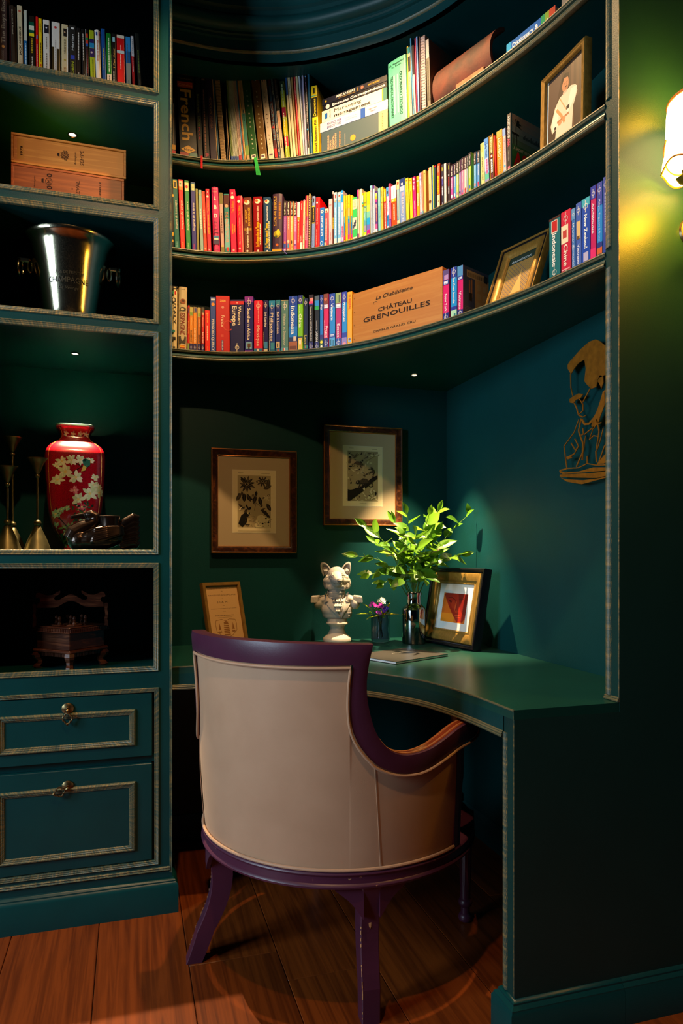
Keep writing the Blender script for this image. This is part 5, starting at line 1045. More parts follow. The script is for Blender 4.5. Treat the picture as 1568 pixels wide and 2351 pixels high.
row([
 (795, 962, -14, 290, '#62c49a', 'fat mint green dictionary', [('H', 'G. Ragazzini', '#1c4a38', .06, .8, .07), ('H', 'D. Russi', '#1c4a38', .10, .5, .07), ('T', 'DIZIONARIO TECNICO', '#1c4a38', .22, .84, .13, .72), ('T', 'TECHNICAL DICTIONARY', '#1c4a38', .22, .84, .13, .24), ('P', '#8ad8b4', .23, .80, .33, .42), ('P', '#8ad8b4', .23, .80, .52, .6), ('H', 'Mursia', '#1c4a38', .945, .4, .08)], dict(roundspine=True, noun='', D=0.15)),
 (966, 980, -12, 175, '#e0c018', 'thin yellow', [], dict(pages=False)),
 (982, 1006, -20, 178, '#d8b898', 'cream teal-topped', [('B', '#1c8a88', 0, .08), ('P', '#1c2430', .13, .33, .1, .9), ('K', '#a88a78', .4, .8, .5, .2)]),
 (1010, 1022, -26, 90, '#2a84b8', 'sky blue thin', [], dict(pages=False)),
 (1024, 1041, -24, 158, '#d8c8b4', 'ivory dark-topped', [('B', '#181420', 0, .4)], dict(pages=False)),
 (1044, 1054, -18, 96, '#c81c58', 'hot pink sliver', [], dict(pages=False)),
 (1056, 1070, -18, 80, '#6a9ae0', 'cornflower sliver', [], dict(pages=False)),
 (1073, 1084, -10, 86, '#4a1c28', 'maroon', [], dict(pages=False)),
], (690, 60, 3.92), z1, S1, group=G1)
spiral(1090, 1132, -18, 82, (690, 60, 3.92), z1, '#b0a0a4', '#2a2428', 'grey wire-bound spiral notebook beside the roof tile', 28)
row.prev = 'wire-bound'
row([(1142, 1172, -16, 110, '#6e6a5c', 'grey striped', [('B', '#b0aca8', 0, .26), ('K', '#4a463c', .3, .85, .5, .4), ('B', '#48a0b0', .93, 1)], dict(label='grey striped book standing left of the terracotta roof tile, upper curved shelf'))], (690, 60, 3.92), z1, S1, group=G1)
# new-diamond and foot band of the big dictionary
# ---------------- lying stack
def lying(xl, xr, win, z0, z1_, base, look, items, label, D=0.15, pages_end=None):
    ox, oy, s = win; p0, p1 = on_poly(IN, ox+xl/s), on_poly(IN, ox+xr/s)
    e = (p1-p0).normalized(); n = e.cross(Vector((0, 0, 1))); L = (p1-p0).length; H = z1_-z0-0.0004
    F = frame(Vector((p0.x, p0.y, z0)), e, Vector((0, 0, 1)), n)
    t = thing('book', label, 'book', (p0.x, p0.y, z0), 'books lying in a stack on the upper curved shelf')
    m = MB(); th = 0.0016; out = [(-D, 0), (-0.001, 0), (0, 0.001), (0, H-0.001), (-0.001, H), (-D, H), (-D, H-th), (-th*2, H-th), (-th*2, th), (-D, th)]
    G = F @ Matrix(((0, 0, 1, 0), (0, 1, 0, 0), (1, 0, 0, 0), (0, 0, 0, 1)))
    m.prism(out, 0, L, G, hx(base)); m.build('cover', M_print, t)
    m = MB(); m.box(0.0015, L-0.0015, th, H-th, -D+0.002, -th*2, hx('#cdb890'), F); m.build('page_block', M_matte, t)
    m = MB()
    for k, it in enumerate(items):
        dz = 0.0004+k*0.00004
        if it[0] == 'X': txt, c, a, b, cy, ch = it[1:7]; m.text(txt, F @ Matrix.Translation((L*(a+b)/2, H*cy, dz)), H*ch, L*(b-a), hx(c), bold=.02)
        elif it[0] == 'P': c, x0, x1, y0, y1 = it[1:6]; m.poly([F @ Vector((L*x, H*y, dz)) for x, y in ((x0, y0), (x1, y0), (x1, y1), (x0, y1))], hx(c))
        elif it[0] == 'O': c, x, y, r = it[1:5]; m.poly([F @ Vector((L*x+r*cos(a*pi/8), H*y+r*sin(a*pi/8), dz)) for a in range(16)], hx(c))
        elif it[0] == 'V': txt, c, x, y0, y1, ch = it[1:7]; m.text(txt, F @ frame((L*x, H*(y0+y1)/2, dz), (0, 1, 0), (-1, 0, 0), (0, 0, 1)), ch*L, H*(y1-y0), hx(c), bold=.02)
    m.build('spine_print', M_print, t)
wn = (690, 60, 3.92)
pm = on_poly(IN, 690+300/3.92); dk = depth(pm)/1598.0
hh = [z1]
for y0, y1 in ((1050, 850), (850, 765), (765, 660), (660, 610), (610, 556)): hh.append(hh[-1]+(y0-y1)/3.92*dk*1.02)
lying(187, 785, wn, hh[0], hh[1], '#46565a', 'g', [('P', '#e0ac74', .87, 1, 0, 1), ('V', 'DIZIONARIO', '#d8a878', .11, .05, .78, .025), ('V', 'TECNICO', '#d8a878', .145, .05, .55, .025), ('V', 'TECHNICAL', '#d8a878', .19, .05, .72, .025), ('V', 'DICTIONARY', '#d8a878', .225, .05, .78, .025), ('V', 'TECNICO', '#d88a38', .29, .1, .8, .02), ('V', 'SECONDA EDIZIONE', '#b8a890', .37, .1, .6, .012), ('O', '#e08a30', .49, .3, .011), ('V', 'LIZEDN', '#8a7050', .925, .1, .9, .02)], 'thick grey technical dictionary lying at the bottom of the upper shelf stack', 0.16)
lying(176, 785, wn, hh[1], hh[2], '#d4ccd0', 'f', [('X', 'FINANCE FOR', '#2a2a78', .11, .33, .68, .26), ('X', 'EXECUTIVES', '#2a2a78', .11, .33, .34, .26), ('X', 'MANAGING FOR', '#8a90b8', .38, .57, .62, .13), ('X', 'VALUE CREATION', '#8a90b8', .38, .57, .42, .13), ('P', '#1c4a9c', .61, .68, .02, .98), ('X', 'Hawawini', '#c06070', .73, .85, .65, .16), ('X', 'Viallet', '#c06070', .74, .83, .4, .16)], 'white finance book with a blue square, second from the bottom of the stack', 0.15)
lying(192, 775, wn, hh[2], hh[3], '#ddd0bc', 'm', [('P', '#1c5aa0', .05, .09, .25, .72), ('X', 'Marketing', '#1c1814', .20, .62, .70, .30), ('X', 'management', '#1c1814', .20, .76, .28, .28), ('P', '#e0a818', .93, .95, 0, 1), ('P', '#186a60', .95, 1, 0, 1), ('V', 'edition 12', '#5a5048', .13, .2, .85, .02)], 'cream marketing book in the middle of the upper shelf stack', 0.15)
lying(200, 777, wn, hh[3], hh[4], '#131015', 'b', [('O', '#e0c8c0', .08, .5, .0085), ('X', 'Business Correspondence', '#ece4dc', .16, .97, .5, .46)], 'black business letters book with a round cream badge, second from the top of the stack', 0.145)
lying(195, 777, wn, hh[4], hh[5], '#1a1824', 'a', [('X', 'ARKANDIAS', '#e8e0cc', .22, .52, .6, .42), ('X', 'LA GRANDE AVENTURE', '#a8822c', .26, .52, .2, .14), ('P', '#c8a020', .56, .565, .2, .8), ('O', '#a86850', .63, .5, .006), ('X', 'ERIC BOISSET', '#c8a020', .72, .90, .5, .26), ('O', '#c8a020', .06, .5, .004)], 'dark book with a small gold moon, on top of the upper shelf stack', 0.14)
# ---------------- top left shelf of the bookcase
zl = tops[0]+0.0008; YS = YA+0.055; STL = 'top left shelf'; GT = 'books on the top left shelf'; row.prev = ''
row([
 (-110, 130, -10, -260, '#4e3a36', 'tall brown Boys', [('U', 'The Boys Book', '#a89a84', .1, .66, .30, .72), ('O', '#e09a50', .70, .72, .12), ('U', 'LAROUSSE', '#7a6a60', .74, .97, .18, .68)], dict(end='left end of the top left shelf', D=0.17)),
 (172, 196, 0, 118, '#4a1018', 'thin maroon', [], dict(pages=False)),
 (200, 322, -40, 112, '#33261a', 'dark brown', [('T', 'Soledad Bravi', '#a89880', .06, .42, .2)], dict(roundspine=True)),
 (325, 420, -20, 105, '#cbb892', 'cream thriller', [('O', '#c05a40', .08, .5, .25), ('U', 'JACK HIGGINS', '#1c1410', .30, .71, .36), ('U', 'LE LUST', '#d8c0a0', .74, .96, .3)], dict(glossy=True)),
 (440, 500, -15, 190, '#1c5a8c', 'white-topped blue', [('B', '#b8b4a4', 0, .46), ('K', '#a8c0d0', .5, .86, .5, .4), ('P', '#c86058', .87, .92, .1, .9), ('P', '#e0d8c8', .94, 1, .3, .7)], dict(glossy=True)),
 (528, 635, -12, 290, '#1d160e', 'black tricolour-striped', [('P', '#0c4a34', .10, .18, 0, .9), ('P', '#c8c4ac', .16, .25, 0, .9), ('P', '#0c4a34', .23, .28, 0, .9), ('P', '#d8c01c', .28, .33, 0, .9), ('K', '#a8841c', .36, .60, .5, .25), ('U', 'Tombes de la nuit', '#d8d0c0', .66, .95, .25)], dict(glossy=True)),
 (646, 695, -6, 300, '#c01210', 'bright red', [('P', '#2a8ac0', .30, .36, .3, .7), ('K', '#e8a090', .45, .82, .5, .35), ('P', '#f0d0c0', .86, .96, .2, .8)], dict(glossy=True)),
 (706, 768, -14, 335, '#d8b610', 'bright yellow', [('K', '#5a4a10', .08, .22, .5, .25), ('K', '#3a3010', .4, .72, .5, .3), ('K', '#c83020', .75, .85, .5, .35), ('B', '#e0d8d0', .87, 1)], dict(glossy=True)),
 (782, 900, -8, 360, '#cdc0b2', 'cream photo', [('P', '#1c1820', .08, .22, .18, .88), ('O', '#c8c0c8', .13, .5, .14), ('K', '#8a8078', .28, .48, .5, .15), ('K', '#7a7068', .55, .9, .5, .15), ('P', '#2a3080', .94, .99, .3, .7)], dict(glossy=True)),
 (932, 1082, -4, 400, '#cbc0b4', 'white and gilt', [('O', '#b83030', .09, .45, .16), ('P', '#3a2c14', .42, 1, 0, .26), ('P', '#3a2c14', .44, 1, .62, .95), ('K', '#a89a90', .3, .9, .45, .1)], dict(glossy=True)),
 (1107, 1225, 0, 442, '#c4ac80', 'cream gold-starred', [('P', '#1c1410', .07, .20, .28, .78), ('O', '#c89a70', .13, .5, .12), ('K', '#8a7a58', .25, .5, .5, .25), ('O', '#a88c20', .60, .5, .14), ('U', 'CEMIS', '#9a6a38', .72, .95, .3), ('P', '#e0d8cc', .04, 1, .88, 1)]),
 (1252, 1374, -8, 456, '#221e1a', 'charcoal green-lettered', [('P', '#d8d0c8', .04, .07, .3, .7), ('U', 'Harlan', '#b8b4b0', .15, .42, .3), ('P', '#2c3c9c', .50, .57, .2, .8), ('U', 'COBEN', '#98a020', .61, .87, .36), ('K', '#8a9018', .88, 1, .5, .15)]),
], (0, 0, 7.84), zl, STL, Y=YS, group=GT)
row([
 (125, 196, 0, 188, '#120c0a', 'black brown-edged', [('P', '#4a3a28', .05, 1, .04, .1), ('P', '#4a3a28', .05, 1, .9, .96), ('K', '#c8beb0', .08, .55, .5, .25), ('U', 'Flammarion', '#d8ccbc', .76, .96, .3)]),
 (232, 292, -24, 216, '#100c0b', 'second black', [('K', '#c8beb0', .08, .55, .5, .25), ('U', 'Flammarion', '#d8ccbc', .78, .97, .35)]),
 (306, 360, -26, 225, '#16100f', 'black diagonal-striped', [('P', '#b8b4b0', 0, 1, 0, .1), ('P', '#c83a20', .07, .14, .12, .9), ('P', '#1c8038', .14, .18, .12, .9), ('P', '#c83a20', .18, .24, .12, .9), ('P', '#1c4a98', .24, .29, .12, .9), ('K', '#8a2428', .32, .75, .5, .3), ('K', '#c8c0b8', .82, .97, .6, .3)]),
 (378, 467, -28, 238, '#98a414', 'lime purple-banded', [('B', '#241a50', .15, .22), ('B', '#1c7aa8', .22, .30), ('B', '#301c50', .31, .46), ('O', '#c8a8a0', .38, .4, .22), ('K', '#4a5010', .5, .83, .6, .15)]),
 (472, 580, -30, 236, '#d6cabc', 'glossy white', [('P', '#1c3c80', .04, .10, .25, .5), ('P', '#8a1820', .04, .10, .72, .92), ('T', 'Fluent in love', '#c0604c', .18, .52, .24), ('K', '#5a8ab0', .9, .98, .4, .2)], dict(glossy=True, roundspine=True)),
 (592, 664, -26, 210, '#0f4584', 'mid blue', [('K', '#a8a040', .32, .66, .5, .2)]),
 (676, 765, -20, 290, '#0a6c1c', 'green cream-footed', [('K', '#c8d8b0', .08, .67, .5, .2), ('B', '#cdbca4', .70, .95), ('K', '#5a5048', .72, .9, .5, .15), ('B', '#181210', .95, 1)]),
 (772, 845, -18, 295, '#120e0c', 'black badge-topped', [('P', '#8ab8c0', .06, .14, .2, .8), ('U', 'l Fax Azur', '#c0944c', .24, .58, .42), ('K', '#b8b0a8', .64, .9, .4, .25)]),
 (858, 998, -14, 325, '#b4080c', 'wide red white-banded', [('B', '#c8bca8', 0, .05), ('B', '#a0b0b4', .26, .31), ('K', '#e8b0a8', .17, .25, .5, .06), ('K', '#f0d0c8', .33, .58, .5, .08), ('B', '#cdc0b0', .93, 1)]),
 (1024, 1110, -20, 355, '#1c5c90', 'blue and sand', [('P', '#2a7ab0', 0, .25, 0, 1), ('K', '#4a5a60', .12, .6, .35, .2), ('B', '#908c7c', .45, 1), ('K', '#5a5850', .74, .95, .5, .15)], dict(glossy=True)),
 (1138, 1190, -40, 346, '#b00c14', 'white-topped red', [('B', '#c8bcb8', 0, .34), ('K', '#807878', .05, .3, .5, .25), ('K', '#e8b0a8', .36, .6, .5, .25), ('P', '#e0c8c0', .84, .98, .3, .8)]),
 (1240, 1310, -58, 300, '#14140e', 'black leaning', [('K', '#6a7430', .26, .62, .5, .25), ('K', '#3a5058', .72, .85, .5, .15), ('O', '#9a7a30', .97, .6, .25)]),
], (160, 40, 7.84), zl, STL, Y=YS, group=GT)
# ============================================================ OBJECTS
def applied(o, mods):
    # bake modifiers into the mesh
    for typ, kw in mods:
        md = o.modifiers.new(typ, typ)
        for k, v in kw.items(): setattr(md, k, v)
    dg = bpy.context.evaluated_depsgraph_get(); dg.update()
    me = bpy.data.meshes.new_from_object(o.evaluated_get(dg)); mats = list(o.data.materials)
    o.modifiers.clear(); o.data = me
    if not me.materials:
        for m_ in mats: me.materials.append(m_)
    me.polygons.foreach_set('use_smooth', [True]*len(me.polygons)); me.update(); return o
def leafpoly(cx, cy, L, Wd, a, n=5):
    P = []
    for k in range(n+1): t = k/n; P.append((L*t, Wd*sin(pi*t)**0.8/2))
    for k in range(n-1, 0, -1): t = k/n; P.append((L*t, -Wd*sin(pi*t)**0.8/2))
    return [(cx+x*cos(a)-y*sin(a), cy+x*sin(a)+y*cos(a)) for x, y in P]
class Art:
    # flat print: layered shapes laid on a card, x and y in metres from its centre
    def __init__(s, F, z=0.0004): s.F = F; s.m = MB(); s.k = 0; s.z = z
    def poly(s, pts, c):
        s.k += 1; s.m.poly([s.F @ Vector((x, y, s.z+s.k*0.000012)) for x, y in pts], hx(c) if isinstance(c, str) else c)
    def rect(s, x0, x1, y0, y1, c): s.poly([(x0, y0), (x1, y0), (x1, y1), (x0, y1)], c)
    def ell(s, x, y, rx, ry, c, a=0, n=16): s.poly([(x+rx*cos(t)*cos(a)-ry*sin(t)*sin(a), y+rx*cos(t)*sin(a)+ry*sin(t)*cos(a)) for t in [2*pi*k/n for k in range(n)]], c)
    def leaf(s, x, y, L, Wd, a, c): s.poly(leafpoly(x, y, L, Wd, a), c)
    def line(s, pts, w, c):
        for (x0, y0), (x1, y1) in zip(pts[:-1], pts[1:]):
            d = hypot(x1-x0, y1-y0) or 1e-6; nx, ny = -(y1-y0)/d*w/2, (x1-x0)/d*w/2
            s.poly([(x0+nx, y0+ny), (x0-nx, y0-ny), (x1-nx, y1-ny), (x1+nx, y1+ny)], c)
    def text(s, t, x, y, size, width, c, bold=.02, shear=0.0):
        s.k += 1; s.m.text(t, s.F @ Matrix.Translation((x, y, s.z+s.k*0.000012)), size, width, hx(c), bold=bold, shear=shear)
    def build(s, name, mat, parent): return s.m.build(name, mat, parent)
def pframe(F, w, h, prof, mat, parent, name='frame'):
    m = MB(); P = [F @ Vector((x, y, 0)) for x, y in ((-w/2, -h/2), (w/2, -h/2), (w/2, h/2), (-w/2, h/2))]
    m.sweep(P, prof, F.to_3x3() @ Vector((0, 0, 1)), closed=True); return m.build(name, mat, parent, smooth=True)
# ------------------------------------------------------------ the two framed engravings on the back wall
M_walnut = wood('walnut_frame', '#2c1408', '#5a3016', 0.28, (30, 30, 30), coat=0.4, ring=4)
M_fillet = simple('gilt_fillet', '#b87430', 0.35, metal=0.6)
M_glass = None
def picture(name_label, TLx, TRx, y0, y1, TL, draw):
    p = onY(TLx, y0, YB-0.004); q = onY(TRx, y0, YB-0.004); b = onY(TLx, y1, YB-0.004)
    w = q.x-p.x; h = p.z-b.z; cx = (p.x+q.x)/2; cz = p.z-h/2
    t = thing('framed_engraving', name_label, 'picture', (cx, YB, cz-h/2), 'framed engravings on the nook wall')
    F = frame((cx, YB-0.003, cz), (1, 0, 0), (0, 0, 1), (0, -1, 0))
    pframe(F, w, h, [(0, 0), (0, 0.016), (0.002, 0.020), (0.004, 0.0205), (0.006, 0.018), (0.012, 0.0175), (0.022, 0.013), (0.026, 0.010), (0.027, 0.004)], M_walnut, t)
    pframe(F, w, h, [(0, 0.0172), (0.001, 0.0208), (0.0032, 0.0212), (0.0045, 0.019)], M_fillet, t, 'outer_fillet')
    pframe(F, w-0.052, h-0.052, [(0.0, 0.0105), (0.0012, 0.0112), (0.0025, 0.006)], M_fillet, t, 'inner_fillet')
    m = MB(); m.box(-w/2+0.02, w/2-0.02, -h/2+0.02, h/2-0.02, 0.001, 0.006, F=F, col=hx('#b09c7c')); m.build('mount', M_matte, t)
    pw, ph = w*0.50, h*0.60
    m = MB(); m.box(-pw/2-0.002, pw/2+0.002, -ph/2-0.002, ph/2+0.002, 0.0055, 0.0064, F=F, col=hx('#d8ccb0')); m.build('mount_bevel', M_matte, t)
    A = Art(F, 0.0066); A.rect(-pw/2, pw/2, -ph/2, ph/2, '#dccba0'); draw(A, pw*0.39, ph*0.42, pw, ph); A.build('engraving', M_matte, t)
def art_flowers(A, a, b, pw, ph):
    r = random.Random(5); g = ['#17130d', '#2a2318', '#453a28', '#6a5a40', '#1f1a12']
    A.rect(-a, a, -b, b, '#a8966c')
    def bloom(x, y, R, n=11):
        for k in range(n): A.leaf(x, y, R*(0.85+.3*r.random()), R*.28, 2*pi*k/n+.2, g[k % 3]); A.line([(x, y), (x+R*.8*cos(2*pi*k/n+.2), y+R*.8*sin(2*pi*k/n+.2))], R*.02, '#8a7a58')
        A.ell(x, y, R*.24, R*.2, '#8a7a58'); A.ell(x, y, R*.13, R*.11, '#17130d')
    for k in range(26): A.leaf(r.uniform(-a, a*.8), r.uniform(-b, b*.9), r.uniform(.01, .025), r.uniform(.006, .012), r.uniform(0, 6.28), g[r.randrange(2, 5)])
    for x, y, an in ((-.8, .12, 4.2), (-.6, .12, 4.7), (-.45, .1, 5.2), (.1, .05, 4.4), (.3, .0, 4.9), (.75, -.25, 5.2), (.55, .3, .4), (.8, .35, 1.4)):
        A.leaf(x*a, y*b+.02, .036, .016, an, g[int(abs(x*10)) % 3]); A.line([(x*a, y*b+.02), (x*a+.034*cos(an), y*b+.02+.034*sin(an))], .0006, '#8a7a58')
    bloom(-.45*a, .66*b, .032); bloom(.5*a, .78*b, .024, 9)
    for k in range(7): A.leaf(.75*a, .15*b, .016, .004, k*.9, '#c8b88c')
    A.line([(-.2*a, .2*b), (.1*a, -.05*b), (.0, -.35*b)], .0012, '#17130d'); A.line([(.1*a, -.05*b), (.4*a, -.2*b)], .001, '#17130d')
    A.leaf(-.95*a, -.35*b, .03, .008, .6, '#d8c898'); A.line([(-.8*a, -.3*b), (-.6*a, -.2*b)], .004, '#17130d')
    A.poly([(-.95*a, -.85*b), (-.8*a, -.55*b), (-.55*a, -.42*b), (-.2*a, -.42*b), (-.25*a, -.5*b), (-.4*a, -.6*b), (-.45*a, -.8*b), (-.7*a, -.98*b)], '#100d09')
    A.ell(-.32*a, -.45*b, .007, .005, '#d8c898'); A.ell(-.3*a, -.45*b, .004, .004, '#100d09')
    A.poly([(.0, -.9*b), (.2*a, -.55*b), (.5*a, -.5*b), (.95*a, -.7*b), (.95*a, -b), (.1*a, -b)], '#d0c090')
    A.poly([(.35*a, -.32*b), (.7*a, -.35*b), (.98*a, -.6*b), (.9*a, -.62*b), (.6*a, -.48*b)], '#2a2318')
    for k in range(60): x = r.uniform(-.5, 1)*a; y = r.uniform(-1, -.55)*b; A.leaf(x, y, r.uniform(.003, .009), .0014, r.uniform(0, 3.1), g[r.randrange(4)])
    for x, y in ((.5, -.85), (.85, -.8), (.7, -.65)): A.ell(x*a, y*b, .004, .0035, '#17130d')
    for y in (-.46, -.475, -.49): A.line([(-pw*.38, y*ph), (pw*.38, y*ph)], .0008, '#8a7a58')
    A.line([(-pw*.38, ph*.46), (-pw*.26, ph*.46)], .0010, '#6a5a40'); A.line([(pw*.15, ph*.455), (pw*.36, ph*.455)], .0010, '#6a5a40')
def art_chameleons(A, a, b, pw, ph):
    r = random.Random(9); g = ['#17130d', '#2a2318', '#453a28', '#6a5a40']
    A.rect(-a, a, -b, b, '#9a8860')
    for k in range(70): A.leaf(r.uniform(-a, a*.85), r.uniform(-b, b*.92), r.uniform(.008, .02), r.uniform(.003, .008), r.uniform(0, 6.28), g[r.randrange(4)] if r.random() < .7 else '#c4b488')
    def fern(x, y, an, L, c):
        for k in range(9):
            t = k/9; px, py = x+L*t*cos(an), y+L*t*sin(an)
            for s in (1, -1): A.leaf(px, py, L*.28*(1-t*.6), L*.05, an+s*1.1, c)
        A.line([(x, y), (x+L*cos(an), y+L*sin(an))], .0008, c)
    fern(-.9*a, .5*b, 1.3, .03, '#2a2318'); fern(-.1*a, .1*b, 1.2, .034, '#c4b488'); fern(.1*a, .95*b, 5.6, .03, '#c4b488'); fern(-.3*a, .9*b, 3.9, .03, '#2a2318'); fern(.35*a, .1*b, .6, .025, '#2a2318')
    A.poly([(-a, -.6*b), (-.2*a, -.45*b), (.6*a, -.05*b), (.95*a, .05*b), (.95*a, -.08*b), (.5*a, -.3*b), (-.1*a, -.65*b), (-.85*a, -b), (-a, -b)], '#1c1710')
    # three chameleons: a large one below, two smaller above
    def cham(x, y, S, fl, an, c):
        def T(p, q): p *= fl; return (x+S*(p*cos(an)-q*sin(an)), y+S*(p*sin(an)+q*cos(an)))
        A.poly([T(*p) for p in ((-1, -.1), (-.85, .2), (-.6, .3), (-.35, .25), (0, .5), (.5, .45), (.85, .1), (1.0, -.25), (.8, -.1), (.4, -.15), (0, -.2), (-.4, -.15), (-.7, -.22))], c)
        for p in (-.35, .35): A.line([T(p, -.1), T(p-.15, -.45), T(p-.3, -.6)], S*.12, c)
        for k in range(10): A.line([T(-.3+k*.1, .35), T(-.25+k*.1, -.1)], S*.03, '#6a5a40')
        A.line([T(.95, -.2)]+[T(1.0+.3*cos(q), -.35+.25*sin(q)) for q in (1.2, .4, -.6, -1.6, -2.6, -3.6)], S*.1, c)
        A.ell(*T(-.72, .08), S*.1, S*.1, '#b8a880'); A.ell(*T(-.72, .08), S*.05, S*.05, '#17130d')
    cham(.0, -.25*b, .034, 1, .05, '#2a241a'); cham(-.3*a, .48*b, .022, -1, -.1, '#3a3224'); cham(.62*a, .22*b, .018, 1, -1.2, '#2a241a')
    A.line([(.1*a, .6*b), (.9*a, .88*b)], .0025, '#a89868'); A.leaf(.8*a, .84*b, .018, .009, .35, '#c4b488')
    for k in range(14): A.leaf(r.uniform(.1, .7)*a, r.uniform(-.9, -.55)*b, .014, .006, r.uniform(0, 6), '#c8b88c')
    A.text('CHAMELEONS', 0, -ph*.455, .0025, .03, '#3a3020')
    A.line([(-pw*.36, ph*.465), (-pw*.24, ph*.465)], .0010, '#6a5a40'); A.line([(pw*.22, ph*.455), (pw*.36, ph*.455)], .0010, '#6a5a40')
picture('walnut framed engraving of passion flowers and insects, the lower one on the nook wall', 484, 679, 1029, 1270, None, art_flowers)
picture('walnut framed engraving of chameleons, the higher one on the nook wall', 741, 920, 975, 1206, None, art_chameleons)
# ------------------------------------------------------------ leaning frames
def leaning(bl, br, s, h, label, group=None, name='photo_frame'):
    # bl, br: bottom corners (x, y) on the support at height z; the top leans back by s
    bl = Vector(bl); br = Vector(br); e = (br-bl); w = e.length; e.normalize()
    n = e.cross(Vector((0, 0, 1))).normalized(); hc = sqrt(max(0, h*h-s*s))
    up = (Vector((0, 0, hc))-n*s).normalized(); nn = e.cross(up).normalized()
    c = (bl+br)/2+up*h/2+nn*0.0
    t = thing(name, label, 'picture frame', tuple((bl+br)/2), group)
    return t, frame(c, e, up, nn), w, h
def prop_leg(t, F, w, h, mat, zfloor):
    top = F @ Vector((0, h*0.25, -0.012)); nb = F.to_3x3() @ Vector((0, 0, -1)); nb.z = 0; nb.normalize()
    foot = top+nb*0.05; foot.z = zfloor+0.002
    m = MB(); m.tube([top, foot], 0.004, 4, sx=3.0); m.build('easel_strut', mat, t)
M_black = simple('black_lacquer', '#0d0c12', 0.25)
def gold_mat():
    m, nt, b = nm('brushed_gilt'); tc = N(nt, 'ShaderNodeTexCoord')
    mp = N(nt, 'ShaderNodeMapping'); mp.inputs['Scale'].default_value = (60, 500, 60); nt.links.new(tc.outputs['Object'], mp.inputs['Vector'])
    t = N(nt, 'ShaderNodeTexNoise'); t.inputs['Scale'].default_value = 1; t.inputs['Detail'].default_value = 4; nt.links.new(mp.outputs[0], t.inputs['Vector'])
    r = N(nt, 'ShaderNodeValToRGB'); r.color_ramp.elements[0].color = (*hx('#8e6c2a'), 1); r.color_ramp.elements[1].color = (*hx('#b98d42'), 1); r.color_ramp.elements[0].position = .3; r.color_ramp.elements[1].position = .7
    nt.links.new(t.outputs['Fac'], r.inputs['Fac']); nt.links.new(r.outputs['Color'], b.inputs['Base Color'])
    b.inputs['Metallic'].default_value = 0.45; b.inputs['Roughness'].default_value = 0.4
    bp = N(nt, 'ShaderNodeBump'); bp.inputs['Strength'].default_value = 0.1; bp.inputs['Distance'].default_value = 0.0006; nt.links.new(t.outputs['Fac'], bp.inputs['Height']); nt.links.new(bp.outputs['Normal'], b.inputs['Normal'])
    return m
M_gold = gold_mat()
# gold frame with the red face, on the desk by the nook corner
t, F, w, h = leaning((1.150, 2.63, DZ+0.001), (1.209, 2.290, DZ+0.001), 0.055, 0.306, 'black and gold frame holding a print of a red face, right of the leafy branches')
pframe(F, w, h, [(0, -0.020), (0, 0.010), (0.003, 0.014), (0.008, 0.0145), (0.011, 0.011), (0.016, 0.010), (0.018, 0.007)], M_black, t)
pframe(F, w-0.036, h-0.036, [(0, 0.007), (0.003, 0.012), (0.008, 0.013), (0.018, 0.011), (0.030, 0.006), (0.036, 0.002), (0.040, 0.003), (0.043, 0.004), (0.046, 0.0)], M_gold, t, 'gilt_slip')
m = MB(); m.box(-w/2+0.01, w/2-0.01, -h/2+0.01, h/2-0.01, -0.018, -0.001, F=F, col=hx('#14120f')); m.build('backing', M_matte, t)
A = Art(F, -0.0006); iw, ih = w-0.128, h-0.128; A.rect(-iw/2, iw/2, -ih/2, ih/2, '#e8e4dc')
px, py = iw*0.36, ih*0.32
A.rect(-px, px, -py-.004, py-.004, '#d86a18'); A.rect(-px, px*.1, -py-.004, -py+.03, '#e88a20')
A.poly([(-px*.8, py-.004), (px, py-.004), (px, -py*.7), (px*.8, -py), (px*.35, -py), (px*.0, -py*.6), (-px*.45, 0), (-px*.7, py*.4), (-px*.95, py*.8)], '#9c2410')
A.poly([(px*.2, py-.004), (px, py-.004), (px, -py*.6), (px*.6, -py*.3), (px*.35, py*.3)], '#7a180c')
A.ell(-px*.35, py*.35, px*.22, py*.07, '#5c0e08', -.3); A.ell(px*.5, py*.55, px*.2, py*.06, '#5c0e08', .1); A.line([(-px*.6, py*.6), (-px*.3, py*.65), (px*.05, py*.45), (px*.2, 0), (px*.15, -py*.3)], .0025, '#5c0e08')
A.ell(px*.35, -py*.58, px*.22, py*.06, '#c84a20'); A.ell(px*.4, -py*.68, px*.2, py*.05, '#c04018'); A.ell(px*.25, -py*.3, px*.13, py*.1, '#b43a18'); A.line([(px*.15, -py*.63), (px*.6, -py*.62)], .0015, '#4a0a06')
A.ell(-px*.1, py*.15, px*.16, py*.3, '#b03214', .5); A.ell(px*.1, py*.05, px*.05, py*.35, '#c8501e', -.15)
A.build('print', M_print, t); prop_leg(t, F, w, h, M_black, DZ)
# Siam title page
M_oak = simple('light_gilt_oak', '#8a6428', 0.42, noise=0.25, nscale=40, metal=0.15)
t, F, w, h = leaning((0.283, 2.590, DZ+0.001), (0.436, 2.668, DZ+0.001), 0.063, 0.255, 'slim golden wood frame with an old Siam title page, behind the chair back')
pframe(F, w, h, [(0, -0.012), (0, 0.006), (0.001, 0.008), (0.012, 0.008), (0.0135, 0.006), (0.014, 0.0)], M_oak, t)
m = MB(); m.box(-w/2+0.005, w/2-0.005, -h/2+0.005, h/2-0.005, -0.011, -0.001, F=F, col=hx('#2a2018')); m.build('backing', M_matte, t)
A = Art(F, -0.0006); a, b = w/2-.0135, h/2-.0135; A.rect(-a, a, -b, b, '#c49a64')
A.text('Department of State', 0, b*.93, .006, a*1.7, '#7a5a34', shear=.4, bold=0); A.text('THE', 0, b*.82, .0025, .008, '#4a3420')
